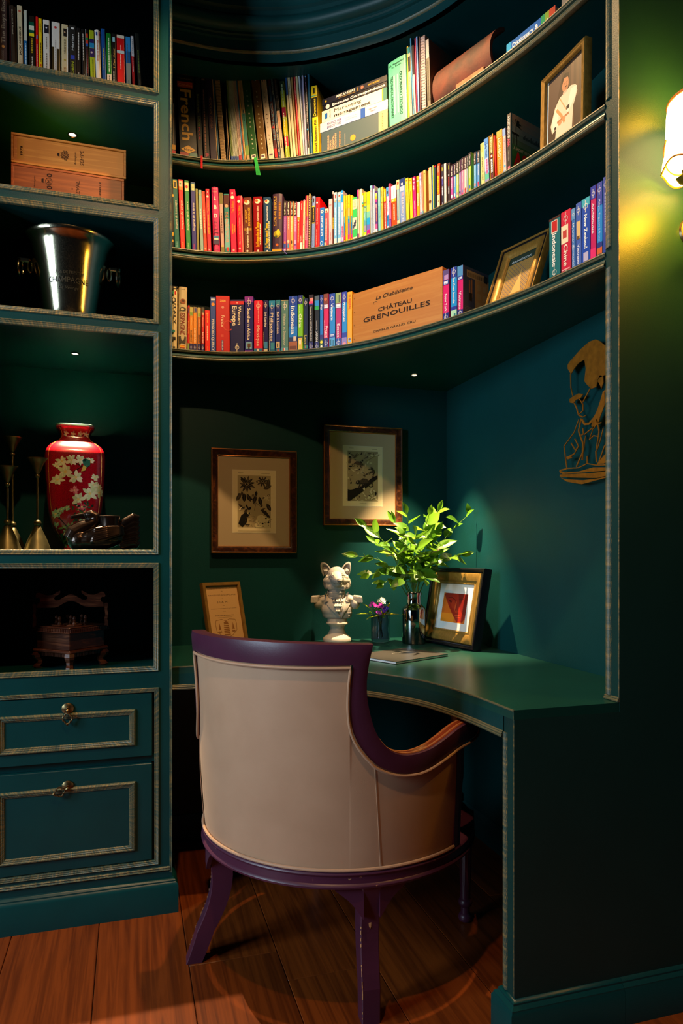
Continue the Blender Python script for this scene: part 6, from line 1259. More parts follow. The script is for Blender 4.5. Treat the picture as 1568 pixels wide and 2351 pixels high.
A.text('KINGDOM AND PEOPLE', 0, b*.69, .0052, a*1.72, '#3a2818'); A.text('OF', 0, b*.58, .0025, .006, '#4a3420'); A.text('S I A M ;', 0, b*.45, .0078, a*.75, '#3a2818')
A.text('WITH', 0, b*.33, .0022, .009, '#4a3420'); A.text('A NARRATIVE OF THE MISSION TO THAT COUNTRY', 0, b*.23, .003, a*1.6, '#4a3420'); A.text('IN 1855.', 0, b*.14, .003, .014, '#4a3420')
A.text('BY SIR JOHN BOWRING, F.R.S.', 0, b*.0, .0034, a*1.2, '#4a3420'); A.text("HER MAJESTY'S PLENIPOTENTIARY IN CHINA", 0, -b*.07, .002, a*.9, '#4a3420')
sh = [(-.60, -.16), (-.25, -.13), (0, -.19), (.25, -.13), (.60, -.16), (.66, -.30), (.62, -.52), (.35, -.66), (0, -.76), (-.35, -.66), (-.62, -.52), (-.66, -.30), (-.60, -.16)]
A.line([(x*a, y*b) for x, y in sh], .0016, '#7a4c24')
for y in (-.25, -.3, -.36, -.42, -.48, -.54, -.6, -.66): A.rect(-(.12+.1*(-y-.25))*a*1.2, (.12+.1*(-y-.25))*a*1.2, y*b, (y+.03)*b, '#8a5a2c')
for sx in (-.42, .42):
    A.poly([((sx-.1)*a, -.56*b), ((sx+.1)*a, -.56*b), (sx*a, -.24*b)], '#8a5a2c'); A.ell(sx*a, -.50*b, .006, .003, '#c49a64')
for k in range(7): A.leaf(0, -.27*b, .010, .004, .3+k*.42, '#8a5a2c')
A.text('LONDON JOHN W. PARKER', 0, -b*.84, .0022, a*.9, '#4a3420'); A.text('VOLUME II.', 0, -b*.91, .0026, a*.4, '#4a3420')
A.build('title_page', M_matte, t); prop_leg(t, F, w, h, M_oak, DZ)
# portrait of a man in white uniform, right end of the middle curved shelf
zs = lipz[1][1]+0.001
t, F, w, h = leaning((1.128, 1.735, zs), (1.139, 1.548, zs), 0.004, 0.236, 'gilt framed portrait of a man in white uniform, right end of the middle shelf')
pframe(F, w, h, [(0, -0.012), (0, 0.008), (0.003, 0.012), (0.006, 0.010), (0.008, 0.0085), (0.012, 0.011), (0.015, 0.009), (0.017, 0.001)], M_gold, t)
m = MB(); m.box(-w/2+0.006, w/2-0.006, -h/2+0.006, h/2-0.006, -0.011, -0.001, F=F, col=hx('#14120f')); m.build('backing', M_matte, t)
A = Art(F, -0.0006); a, b = w/2-.017, h/2-.017; A.rect(-a, a, -b, b, '#efe6d8'); a *= .93; A.rect(-a, a, -b, b, '#45352a')
A.poly([(-a, b), (-a*.1, b), (-a*.5, b*.2), (-a, -b*.2)], '#55443a'); A.rect(a*.35, a*.5, -b*.1, b, '#5a4436'); A.rect(a*.65, a*.8, -b*.1, b, '#55402f')
A.poly([(-a*.3, b*.28), (a*.0, b*.30), (a*.35, b*.34), (a*.62, b*.25), (a*.72, b*.05), (a*.55, -b*.2), (a*.5, -b*.25), (a*.42, -b), (-a*.62, -b), (-a*.5, -b*.5), (-a*.75, -b*.55), (-a*.85, -b*.3), (-a*.6, b*.1)], '#e2c9b0')
A.poly([(-a*.75, -b*.2), (-a*.5, b*.12), (-a*.35, -b*.1), (-a*.4, -b*.45), (-a*.7, -b*.5)], '#efdcc8'); A.poly([(a*.35, b*.25), (a*.7, b*.2), (a*.62, -b*.05), (a*.2, -b*.32), (a*.1, -b*.25)], '#efdcc8')
A.line([(-a*.5, b*.02), (-a*.2, -b*.25), (a*.0, -b*.5)], .008, '#c8905c'); A.line([(-a*.3, b*.25), (a*.1, -b*.2)], .003, '#c89a68'); A.rect(-a*.45, a*.25, -b*.38, -b*.32, '#a8744c')
A.ell(-a*.28, -b*.42, .008, .006, '#c88a60'); A.ell(-a*.05, -b*.38, .008, .006, '#c88a60'); A.rect(a*.1, a*.28, -b*.22, -b*.12, '#2a201c'); A.rect(-a*.62, -a*.5, -b*.5, -b*.42, '#2a201c')
A.line([(a*.5, -b*.25), (a*.55, -b*.95)], .002, '#6a4a34')
A.ell(a*.02, b*.52, a*.2, b*.22, '#b8805a', .1); A.poly([(-a*.2, b*.5), (-a*.2, b*.72), (a*.0, b*.82), (a*.22, b*.74), (a*.24, b*.55), (a*.18, b*.66), (-a*.05, b*.7), (-a*.14, b*.6)], '#1c1410')
A.ell(-a*.02, b*.54, a*.03, b*.012, '#2a1810'); A.ell(a*.12, b*.55, a*.03, b*.012, '#2a1810'); A.line([(a*.07, b*.54), (a*.09, b*.47)], .0012, '#8a5838'); A.line([(a*.0, b*.43), (a*.14, b*.44)], .003, '#2a1810'); A.line([(a*.03, b*.38), (a*.12, b*.385)], .0014, '#8a4838')
A.rect(-a*.12, a*.12, b*.28, b*.34, '#c8a890')
A.build('portrait_print', M_print, t)
# Bangkok frame on the lower curved shelf
zs = lipz[0][1]+0.001
bl = Vector((1.063, 1.955, zs)); br = Vector((1.118, 1.770, zs))
t, F, w, h = leaning(bl, br, 0.0845, 0.232, 'tilted black and gold frame with a Bangkok pattern cover, lower curved shelf')
pframe(F, w, h, [(0, -0.010), (0, 0.008), (0.002, 0.012), (0.005, 0.012), (0.007, 0.009)], M_gold, t)
pframe(F, w-0.014, h-0.014, [(0, 0.009), (0.006, 0.0095), (0.009, 0.007)], M_black, t, 'black_band')
pframe(F, w-0.032, h-0.032, [(0, 0.007), (0.004, 0.012), (0.010, 0.013), (0.018, 0.010), (0.024, 0.004), (0.028, 0.001)], M_gold, t, 'gilt_slip')
m = MB(); m.box(-w/2+0.008, w/2-0.008, -h/2+0.008, h/2-0.008, -0.010, -0.001, F=F, col=hx('#14120f')); m.build('backing', M_matte, t)
A = Art(F, -0.0006); a, b = w/2-.043, h/2-.043; A.rect(-a, a, -b, b, '#b08a44'); A.rect(-a, a, b*.62, b, '#2a3a30')
for k in range(-9, 10):
    for s in (1, -1):
        x0 = k*a*.22; pts = [(x0, -b), (x0+s*b*1.6, b*.6)]
        def clip(p, q):
            (x, y), (X, Y) = p, q; out = []
            for tt in [i/12 for i in range(13)]:
                xx = x+(X-x)*tt; y_ = y+(Y-y)*tt
                if -a <= xx <= a: out.append((xx, y_))
            return out
        c_ = clip(*pts)
        if len(c_) > 1: A.line([c_[0], c_[-1]], .0012, '#5a5a6a')
A.poly([(-a*.2, -b), (a*.6, -b), (a*.3, -b*.2), (a*.22, b*.3), (a*.15, -b*.2)], '#d0a860')
A.text('BANGKOK', 0, b*.74, .008, a*1.5, '#c8d0d0')
A.build('print', M_print, t); prop_leg(t, F, w, h, M_black, zs)
# ------------------------------------------------------------ wooden wine crate on the lower curved shelf
M_pine = wood('varnished_pine', '#c07a2c', '#cf9040', 0.45, (2.2, 2.2, 42), ring=4, bump=0.1)
M_pine2 = wood('orange_pine', '#a8641e', '#c88434', 0.42, (2.5, 3, 42), ring=4, bump=0.1)
M_cedar = wood('reddish_cedar', '#8a3c10', '#b45a20', 0.42, (2.5, 3, 42), ring=4, bump=0.1)
M_ink = simple('branded_ink', '#2c1a14', 0.7)
p0 = on_poly(IN, 810); p1 = on_poly(IN, 1016.5)
off = 0.0; e = (p1-p0).normalized(); n = e.cross(Vector((0, 0, 1)))
zc0 = lipz[0][1]+0.001; ztop = (zat(665, p0)+zat(623, p1))/2
t = thing('wine_crate', 'varnished pine wine crate with large dark lettering among the travel guides, lower curved shelf', 'crate', (p0.x, p0.y, zc0))
L = (p1-p0).length-0.002; H = ztop-zc0; Dp = 0.085
F = frame(Vector((p0.x, p0.y, zc0))+e*0.001, e, Vector((0, 0, 1)), n)
m = MB(); m.rbox(0, L, 0, H, -0.008, 0, 0.0006, F=F); m.build('front_board', M_pine, t)
for a_, b_ in ((0, 0.009), (L-0.009, L)):
    m = MB(); m.rbox(a_, b_, 0, H, -Dp, -0.0085, 0.0006, F=F); m.build('end_board', M_pine, t)
m = MB(); m.rbox(0.0095, L-0.0095, 0, H, -Dp, -Dp+0.008, 0.0006, F=F); m.build('back_board', M_pine, t)
for a_, b_ in ((0, 0.006), (H-0.006, H)):
    m = MB(); m.rbox(0.0095, L-0.0095, a_, b_, -Dp+0.0085, -0.0085, 0.0006, F=F); m.build('lid' if a_ else 'base_board', M_pine, t)
m = MB()
m.text('La Chablisienne', F @ Matrix.Translation((L*.48, H*.79, .0005)), .014, L*.41, hx('#2c1a14'), bold=.01, shear=.35)
m.text('CHÂTEAU', F @ Matrix.Translation((L*.49, H*.55, .0005)), .0135, L*.38, hx('#2c1a14'), bold=.015)
m.text('GRENOUILLES', F @ Matrix.Translation((L*.50, H*.42, .0005)), .0165, L*.75, hx('#2c1a14'), bold=.015)
m.text('CHABLIS GRAND CRU', F @ Matrix.Translation((L*.48, H*.15, .0005)), .007, L*.48, hx('#2c1a14'), bold=.01)
for x in (.015, .985):
    for y in (.1, .37, .63, .9): m.box(L*x-.0006, L*x+.0006, H*y-.002, H*y+.002, .0001, .0005, hx('#3a2010'), F)
for k in range(8): a0 = k*.5; m.tube([F @ Vector((L*.27+.008*cos(a0+q*.25), H*.70+.004*sin(a0+q*.25), .0006)) for q in range(3)], .0004, 4, col=hx('#2c1a14'))
m.build('branding', M_matte, t)
# ------------------------------------------------------------ two wine boxes in the bookcase
ZC1 = tops[1]+0.001; YC = 2.335; xa, xb = -0.349, -0.012
def wbox(z0, z1, mat, label, upper):
    t = thing('wine_box', label, 'box', ((xa+xb)/2, YC, z0), 'wooden wine boxes stacked in the bookcase')
    F = frame((xa, YC, z0), (1, 0, 0), (0, 0, 1), (0, -1, 0)); L = xb-xa-(0 if upper else 0.006); H = z1-z0-0.001
    m = MB(); fw = 0.007
    for x0, x1, y0, y1, nm_ in ((0, L, 0, fw, 'side_rail'), (0, L, H-fw, H, 'side_rail'), (0, fw, fw+.0003, H-fw-.0003, 'end_board'), (L-fw, L, fw+.0003, H-fw-.0003, 'end_board')):
        m = MB(); m.rbox(x0, x1, y0, y1, -0.10, 0, 0.0008, F=F); m.build(nm_, mat, t)
    rz = -0.004 if upper else -0.0008
    m = MB(); m.rbox(fw+.0004, L-fw-.0004, fw+.0004, H-fw-.0004, rz-.006, rz, 0.0005, F=F); m.build('sliding_lid', mat, t)
    m = MB(); c = hx('#2a160c'); T = lambda x, y, r=0: F @ frame((L*x, H*y, rz+.0004), (0, 1, 0), (-1, 0, 0), (0, 0, 1))
    if upper:
        m.text('Armagnac', T(.545, .45), .006, H*.45, c, bold=0, shear=.3); m.text('SEMPÉ', T(.605, .5), .010, H*.5, c, bold=.01)
        m.text('1978', T(.085, .45), .006, H*.28, c, bold=.02)
        m.poly([F @ Vector((L*x, H*y, rz+.0002)) for x, y in ((.05, .15), (.105, .15), (.105, .85), (.05, .85))], hx('#b87a34'))
        m.text('1978', T(.085, .45), .0065, H*.3, c, bold=.02)
        # crest: two beasts either side of a shield under a crown
        for k in range(46):
            a_ = k*2.4; r_ = .012*sqrt(k/46); m.poly([F @ Vector((L*.455+r_*cos(a_)+.003*cos(q*2.1), H*.5+r_*1.25*sin(a_)+.0018*sin(q*2.1), rz+.0003+k*.00001)) for q in range(3)], c)
        m.poly([F @ Vector((L*.40+x, H*.5+y, rz+.0004)) for x, y in ((-.003, -.004), (.003, -.006), (.003, .006), (-.003, .004))], c)
    else:
        m.text('M', T(.325, .62), .012, .010, c, bold=.04); m.text('MALLEVAL', T(.58, .38), .011, H*.75, c, bold=.04); m.text('DE', T(.53, .5), .004, .006, c); m.text('A.EYGUEBELLE', T(.78, .42), .005, H*.8, c, bold=.02); m.text('Val Armagnac', T(.2, .5), .0045, H*.45, c)
        for q in range(8):
            a0, a1 = 2*pi*q/8, 2*pi*(q+1)/8; m.tube([F @ Vector((L*.325+.010*cos(a), H*.62+.011*sin(a), rz+.0005)) for a in (a0, a1)], .0006, 4, col=c)
        for sy in (1, -1):
            for k in range(16): a_ = k*1.9; m.poly([F @ Vector((L*.33+.006*cos(a_)+.0028*cos(q*2.1+k), H*.62+sy*(.019+.004*sin(a_))+.0024*sin(q*2.1+k), rz+.0004+k*.00001)) for q in range(3)], c)
        m.poly([F @ Vector((L*.27+x, H*.62+y, rz+.0004)) for x, y in ((-.003, -.005), (.003, -.007), (.003, .007), (-.003, .005))], c)
    m.build('branding', M_matte, t)
wbox(ZC1, ZC1+0.110, M_cedar, 'darker reddish wooden wine box, the lower of the two in the bookcase', False)
wbox(ZC1+0.111, ZC1+0.204, M_pine2, 'paler wooden wine box stamped with a crest and 1978, on top of the other', True)
# ------------------------------------------------------------ champagne bucket
def nickel_mat():
    m, nt, b = nm('polished_nickel'); b.inputs['Metallic'].default_value = 1; b.inputs['Base Color'].default_value = (*hx('#cfc4a4'), 1)
    tc = N(nt, 'ShaderNodeTexCoord'); t = N(nt, 'ShaderNodeTexNoise'); t.inputs['Scale'].default_value = 700; t.inputs['Detail'].default_value = 5; nt.links.new(tc.outputs['Object'], t.inputs['Vector'])
    r = N(nt, 'ShaderNodeMapRange'); r.inputs['From Min'].default_value = .35; r.inputs['From Max'].default_value = .75; r.inputs['To Min'].default_value = .10; r.inputs['To Max'].default_value = .24
    nt.links.new(t.outputs['Fac'], r.inputs['Value']); nt.links.new(r.outputs[0], b.inputs['Roughness'])
    bp = N(nt, 'ShaderNodeBump'); bp.inputs['Strength'].default_value = 0.05; bp.inputs['Distance'].default_value = 0.001; nt.links.new(t.outputs['Fac'], bp.inputs['Height']); nt.links.new(bp.outputs['Normal'], b.inputs['Normal']); return m
M_nickel = nickel_mat()
ZB = tops[2]+0.001; bc = onY(162, 1272, 2.43); BX, BY = bc.x, 2.43
t = thing('champagne_bucket', 'polished metal champagne bucket with two ring handles in the bookcase', 'ice bucket', (BX, BY, ZB))
F = Matrix.Translation((BX, BY, ZB)); k = 0.001
prof = [(0.0, 0.004), (0.070, 0.004), (0.086, 0.0), (0.089, 0.004), (0.089, 0.012), (0.084, 0.016), (0.083, 0.020), (0.088, 0.06), (0.100, 0.13), (0.113, 0.20), (0.124, 0.245), (0.131, 0.260), (0.139, 0.268), (0.1435, 0.274), (0.1435, 0.281), (0.139, 0.284), (0.132, 0.281), (0.122, 0.262), (0.110, 0.21), (0.096, 0.12), (0.082, 0.022), (0.0, 0.02)]
m = MB(); m.lathe(prof, 72, F, cap=False); m.build('bowl', M_nickel, t, smooth=True)
for sx in (1, -1):
    m = MB(); m.rbox(-0.004, 0.030, -0.009, 0.009, -0.006, 0.008, 0.002, F=F @ Matrix.Translation((sx*0.125, -0.01, 0.205)) @ Matrix.Rotation(0 if sx > 0 else pi, 4, 'Z'))
    m.tube([F @ Vector((sx*(0.120+0.006*sin(a)), -0.01, 0.19+0.02*cos(a))) for a in [2*pi*q/16 for q in range(16)]], 0.003, 6, closed=True)
    m.build('handle_bracket', M_nickel, t, smooth=False)
    m = MB(); m.tube([F @ Vector((sx*0.148+0.004*sin(a), -0.01+0.022*sin(a), 0.182+0.027*cos(a))) for a in [2*pi*q/28 for q in range(28)]], 0.0038, 8, closed=True); m.build('ring_handle', M_nickel, t, smooth=True)
m = MB()
def on_bucket(zc):
    def w_(p):
        z = zc+p.y; r = 0.0832+(z-0.02)*0.165+0.0006; a = p.x/r
        return Vector((r*sin(a), -r*cos(a), z))
    return w_
ec = hx('#3a3424')
m.text('CUVEE DE PRESTIGE', F, .009, .10, ec, bold=0.0, warp=on_bucket(0.150)); m.text('CHAMPAGNE', F, .017, .125, ec, bold=0.0, warp=on_bucket(0.128)); m.text('De Venoge', F, .009, .06, ec, bold=0.0, shear=.4, warp=on_bucket(0.105))
o = m.build('engraving', M_print, t)
# ------------------------------------------------------------ red porcelain vase
VZ = tops[3]+0.0006; VY = 2.575; vc = onY(173, 1272, VY); VX = vc.x; VROT = radians(4)
def red_mat():
    m, nt, b = nm('crimson_porcelain'); tc = N(nt, 'ShaderNodeTexCoord'); t = N(nt, 'ShaderNodeTexNoise'); t.inputs['Scale'].default_value = 500; nt.links.new(tc.outputs['Object'], t.inputs['Vector'])
    r = N(nt, 'ShaderNodeValToRGB'); r.color_ramp.elements[0].color = (*hx('#7c0414'), 1); r.color_ramp.elements[1].color = (*hx('#b80e24'), 1); r.color_ramp.elements[0].position = .35; r.color_ramp.elements[1].position = .7
    nt.links.new(t.outputs['Fac'], r.inputs['Fac']); nt.links.new(r.outputs['Color'], b.inputs['Base Color']); b.inputs['Roughness'].default_value = .28; b.inputs['Coat Weight'].default_value = .6; b.inputs['Coat Roughness'].default_value = .08; return m
M_red = red_mat()
t = thing('porcelain_vase', 'crimson porcelain vase painted with white blossoms under the bookcase spotlight', 'vase', (VX, VY, VZ))
VP = [(0.034, 0.0), (0.036, 0.004), (0.036, 0.010), (0.034, 0.018), (0.036, 0.026), (0.048, 0.042), (0.064, 0.066), (0.076, 0.098), (0.084, 0.14), (0.0895, 0.20), (0.0925, 0.26), (0.0935, 0.305), (0.090, 0.328), (0.080, 0.345), (0.064, 0.358), (0.050, 0.368), (0.0455, 0.378), (0.047, 0.390), (0.053, 0.402), (0.058, 0.408), (0.058, 0.412)]
def vr(z):
    for (r0, z0), (r1, z1) in zip(VP[:-1], VP[1:]):
        if z0 <= z <= z1: return r0+(r1-r0)*(z-z0)/(z1-z0+1e-9)
    return VP[-1][0]
def sq(a, n=4.6): return 1.0/((abs(cos(a))**n+abs(sin(a))**n)**(1.0/n))
def vpt(a, z, off=0): r = (vr(z)+off)*sq(a); a += VROT; return Vector((VX+r*cos(a), VY+r*sin(a), VZ+z))
VP = [(r*1.04, z*1.04) for r, z in VP]
VPs = [(p.x, p.y) for p in catmull([Vector((r, z, 0)) for r, z in VP], 3)]
m = MB(); n = 72
for kk in range(1):
    rows = [[Vector((VX+r*sq(2*pi*q/n)*cos(2*pi*q/n+VROT), VY+r*sq(2*pi*q/n)*sin(2*pi*q/n+VROT), VZ+z)) for q in range(n)] for r, z in VPs]
    m.grid(rows, False, True); m.face(range(n-1, -1, -1))
m.build('body', M_red, t, smooth=True)
m = MB(); F = Matrix.Translation((VX, VY, VZ)) @ Matrix.Rotation(VROT, 4, 'Z'); m.lathe([(r*1.04, z*1.04) for r, z in ((0.0585, 0.408), (0.061, 0.411), (0.0605, 0.416), (0.056, 0.4175), (0.051, 0.414), (0.046, 0.40), (0.040, 0.38), (0.0, 0.375))], 48, F, cap=False, flute=lambda a, z: sq(a) if z > 0 else 1); M_cel = simple('celadon_glaze', '#8fc0b0', .2, coat=.5); m.build('rim', M_cel, t, smooth=True)
for kk in range(4):
    a = pi/4+kk*pi/2; m = MB(); m.tube([vpt(a, z, 0.0003) for z in [0.02+0.40*q/40 for q in range(41)]], 0.0012, 6); m.build('gilt_edge', M_fillet, t, smooth=True)
def dec(poly, a0, z0, c, off=0.0006):   # painted shape: (x along the surface, y up) in metres about angle a0, height z0
    pts = []
    for x, y in poly: pts.append(vpt(a0+x/(vr(z0+y)*1.1), z0+y, off))
    return pts
A0 = -pi/2+0.02
vm = MB(); rv = random.Random(4); lay = [0]
def vs(poly, x0, z0, c):
    lay[0] += 1; P = dec([(x0+x, y) for x, y in poly], A0, z0, c, 0.0004+lay[0]*0.000004); i0 = len(vm.v)
    cx = sum((p for p in P), Vector())/len(P)
    # lift the centre on to the curved surface so that the painted shape follows it
    ax = sum(q[0] for q in poly)/len(poly)+x0; ay = sum(q[1] for q in poly)/len(poly)
    C = vpt(A0+ax/(vr(z0+ay)*1.1), z0+ay, 0.0004+lay[0]*0.000004)
    for p, q in zip(P, P[1:]+P[:1]): vm.poly([C, p, q], hx(c))
def blossom(x, z, R, c1='#c8d8a8', c2='#e4e4c4', n=7):
    for q in range(n):
        a = 2*pi*q/n+rv.uniform(-.3, .3); vs(leafpoly(0, 0, R*rv.uniform(.85, 1.2), R*.55, a, 4), x, z, c1 if q % 2 else c2)
    vs([(R*.2*cos(q), R*.2*sin(q)) for q in range(6)], x, z, '#e8cf80')
def stem(pts, w=.0016, c='#2a1c12'):
    for (x0, z0), (x1, z1) in zip(pts[:-1], pts[1:]):
        d = hypot(x1-x0, z1-z0); nx, nz = -(z1-z0)/d*w, (x1-x0)/d*w
        vs([(nx, nz), (-nx, -nz), (x1-x0-nx, z1-z0-nz), (x1-x0+nx, z1-z0+nz)], x0, z0, c)
stem([(.085, .27), (.06, .30), (.02, .285), (-.01, .265), (-.05, .245)]); stem([(.02, .285), (.0, .295), (-.02, .305)])
for x, z, R in ((-.045, .300, .018), (-.015, .305, .020), (.015, .308, .018), (.045, .305, .014), (-.035, .265, .026), (.0, .248, .024), (-.058, .238, .020), (.06, .25, .014), (.055, .225, .016), (.072, .20, .02), (.045, .195, .024), (.07, .215, .014), (-.06, .285, .012)): blossom(x, z, R)
blossom(.008, .175, .024, '#c4ccA0', '#dce0b8'); blossom(-.005, .205, .016, '#c85060', '#e08a88'); blossom(.02, .150, .020, '#b83048', '#d87078')
for q in range(34): vs(leafpoly(0, 0, .012, .006, rv.uniform(0, 6.3), 3), .005+rv.uniform(-.03, .045), .13+rv.uniform(-.03, .045), rv.choice(['#123028', '#1c4430', '#2a5a38', '#4a6a20']))
stem([(-.08, .12), (-.05, .11), (-.03, .085), (.0, .07)]); stem([(-.05, .11), (-.06, .145)]); stem([(.08, .13), (.06, .10), (.05, .08)])
for x, z, R in ((-.062, .125, .018), (-.045, .14, .010), (-.03, .145, .011), (-.025, .065, .018), (.0, .06, .022), (.02, .10, .014), (-.06, .09, .010)): blossom(x, z, R, '#b8d0a0', '#8ab890')
for q in range(110): vs(leafpoly(0, 0, .018, .008, rv.uniform(0, 6.3), 3), rv.uniform(-.055, .055), rv.uniform(.022, .085), rv.choice(['#7a8a48', '#98a868', '#4a7a50', '#c8a040', '#6a9a78', '#3a5a30']))
for x in (-.030, -.008, .015, .032): blossom(x, .400, .010, '#98a890', '#c0c8a8', 5)
# bird
vs([(-.014, .008), (-.004, .014), (.010, .008), (.010, -.008), (.0, -.016), (-.010, -.010)], .035, .298, '#2a6a58'); vs([(-.008, .004), (.004, .004), (-.002, -.014), (-.016, -.018)], .033, .286, '#c8b050'); vs([(-.004, .004), (.004, .004), (.004, -.004), (-.004, -.004)], .028, .306, '#12302a')
vm.build('painted_blossoms', M_gloss, t)
# ------------------------------------------------------------ candlesticks
M_pewter = simple('green_bronze', '#6a6242', .38, metal=.9, noise=.4, nscale=25)
def candlestick(u, Y, h, rb, label):
    p = onY(u, 1272, Y); t = thing('candlestick', label, 'candlestick', (p.x, Y, VZ), 'tall bronze candlesticks in the bookcase')
    F = Matrix.Translation((p.x, Y, VZ)); c = h
    m = MB(); m.lathe([(rb, 0), (rb, .002), (rb*.98, .004), (rb*.72, .035), (rb*.36, .068), (rb*.24, .080), (.005, .083)], 32, F); m.build('base', M_pewter, t, smooth=True)
    m = MB(); m.ball((0, 0, .091), .0115, 16, 10, F=F); m.build('knop', M_pewter, t, smooth=True)
    m = MB(); m.lathe([(.0036, .10), (.0034, c-.06)], 14, F); m.build('stem', M_pewter, t, smooth=True)
    m = MB(); m.ball((0, 0, c-.058), .0078, 14, 9, F=F); m.build('upper_knop', M_pewter, t, smooth=True)
    m = MB(); m.lathe([(.005, c-.051), (.009, c-.044), (.017, c-.022), (.0265, c-.006), (.031, c-.001), (.031, c), (.028, c-.001), (.016, c-.018), (.006, c-.036), (0, c-.038)], 32, F, cap=False); m.build('drip_cup', M_pewter, t, smooth=True)
candlestick(17, 2.40, .268, .043, 'shortest green bronze candlestick, at the left edge of the vase compartment')
candlestick(86, 2.42, .300, .042, 'middle-height green bronze candlestick standing next to the red vase')
candlestick(29, 2.56, .385, .043, 'tallest green bronze candlestick, behind the shortest one')
# ------------------------------------------------------------ bronze swan
M_bronze = simple('dark_polished_bronze', '#3a2a20', .25, metal=.85, noise=.5, nscale=18, coat=.3)
s0 = .00035*1.0
sc_ = onY(240, 1272, 2.335); SX = sc_.x; SY = 2.335
def S(x, y, dz=0): return Vector((SX+(x-941)*s0, SY+dz, VZ+.004+(1250-y)*s0))
t = thing('bronze_swan', 'dark bronze swan ornament with open back in front of the red vase', 'ornament', (SX, SY, VZ))
m = MB()
def el(c, rx, ry, rz, rot=0.0):
    G = Matrix.Translation(c) @ Matrix.Rotation(-rot, 4, 'Y'); m.ball((0, 0, 0), 1, 20, 14, sc=(rx, ry, rz), F=G)
el(S(870, 1160), .085, .042, .033, .1); el(S(730, 1165), .036, .036, .034, .5); el(S(690, 1150), .026, .030, .036, .3)
m.tube([S(665, 1150), S(690, 1090), S(750, 1050), S(820, 1020), S(862, 985), S(860, 945), S(825, 930), S(790, 935)], [.030, .028, .024, .021, .018, .016, .0165, .013], 14)
el(S(820, 935), .020, .014, .0125, -.15)
m.tube([S(800, 935), S(740, 942), S(690, 952), S(652, 958)], [.011, .009, .008, .006], 10, up=(0, 1, 0), sy=.55)
# folded wings: a swept mass with a few raised feather rolls
for sy in (1, -1):
    el(S(900, 1120, -sy*.018), .066, .024, .026, .22)
    for q in range(6):
        y0 = 1185-q*21; m.tube([S(760+q*10, y0+6, -sy*.022), S(850+q*4, y0-14, -sy*(.038-.0015*q)), S(965, y0-46+q*3, -sy*(.038-.002*q)), S(1065, y0-78+q*8, -sy*(.028-.002*q)), S(1105, y0-80+q*8, -sy*.010)], [.004, .0075, .0085, .007, .004], 10)
# upright tail of overlapping curled feathers
for q in range(6):
    m.tube([S(1070, 1050+q*32, 0), S(1130, 1000+q*38, 0), S(1200, 952+q*46, 0), S(1243, 965+q*48, 0)], [.012, .0145, .0135, .0095], 12, sx=1.0, sy=1.25)
body = m.build('body', M_bronze, t)
applied(body, [('REMESH', dict(mode='VOXEL', voxel_size=0.0015)), ('SMOOTH', dict(factor=0.6, iterations=7))])
m = MB(); m.lathe([(.030, .0), (.0315, .03), (.033, .036), (.034, .040), (.0315, .041), (.029, .036), (.027, .018), (0, .016)], 28, Matrix.Translation(S(985, 1055)), cap=False); m.build('cup', M_bronze, t, smooth=True)
m = MB(); m.rbox(-.066, .066, -.032, .032, 0, .004, .001, F=Matrix.Translation((SX+.028, SY, VZ))); m.build('plinth', M_bronze, t)
# ------------------------------------------------------------ carved wooden spice box
M_rose = wood('rosewood', '#3c1c10', '#704028', .3, (8, 8, 60), coat=.3, ring=4)
ZX = tops[4]+.0008; bp_ = onY(163, 1272, 2.42); XX, XY = bp_.x, 2.42
t = thing('spice_box', 'carved dark wooden spice box with carrying handle and turned knobs', 'wooden box', (XX, XY, ZX))
RB = Matrix.Translation((XX, XY, ZX)) @ Matrix.Rotation(radians(47), 4, 'Z'); hs = .072
m = MB(); m.rbox(-hs, hs, -hs, hs, .062, .116, .0015, F=RB); m.build('box_body', M_rose, t)
m = MB(); m.rbox(-hs-.010, hs+.010, -hs-.010, hs+.010, .052, .062, .003, F=RB); m.build('base_moulding', M_rose, t)
m = MB(); m.rbox(-hs-.013, hs+.013, -hs-.013, hs+.013, .116, .119, .001, F=RB); m.rbox(-hs-.009, hs+.009, -hs-.009, hs+.009, .119, .129, .001, F=RB); m.rbox(-hs-.006, hs+.006, -hs-.006, hs+.006, .129, .134, .003, F=RB); m.build('lid', M_rose, t)
for zz, ee, hh_ in ((.1185, hs+.009, .011), (.040, hs-.001, .012)):
    m = MB()
    for side in range(4):
        R4 = RB @ Matrix.Rotation(side*pi/2, 4, 'Z'); cnt = 23
        for q in range(cnt):
            x = -ee+.003+(2*ee-.006)*q/(cnt-1)
            if zz < .1 and abs(x) > hs-.016: continue
            m.rbox(x-.0023, x+.0023, -ee-.0035, -ee+.004, zz, zz+hh_, .0006, F=R4)
    o = m.build('dentil_carving', M_rose, t); o['kind'] = 'stuff'
m = MB(); m.rbox(-hs+.004, hs-.004, -hs+.004, hs-.004, .044, .052, .001, F=RB); m.build('underside', M_rose, t)
for sx in (1, -1):
    for sy in (1, -1):
        m = MB(); G = RB @ Matrix.Translation((sx*(hs-.008), sy*(hs-.008), 0)) @ Matrix.Rotation(atan2(sy, sx), 4, 'Z')
        rows = []
        for z, o_, w_ in ((.052, .004, .017), (.042, .009, .018), (.034, .008, .016), (.024, .001, .012), (.016, .001, .0115), (.009, .007, .013), (.004, .009, .014), (0, .007, .012)):
            rows.append([G @ Vector((o_+x*w_, y*w_, z)) for x, y in ((1, 0), (.5, .8), (-.5, .9), (-.9, 0), (-.5, -.9), (.5, -.8))])
        m.grid(rows, False, True); m.face(range(6)); m.face(range(len(m.v)-6, len(m.v))); m.build('cabriole_foot', M_rose, t)
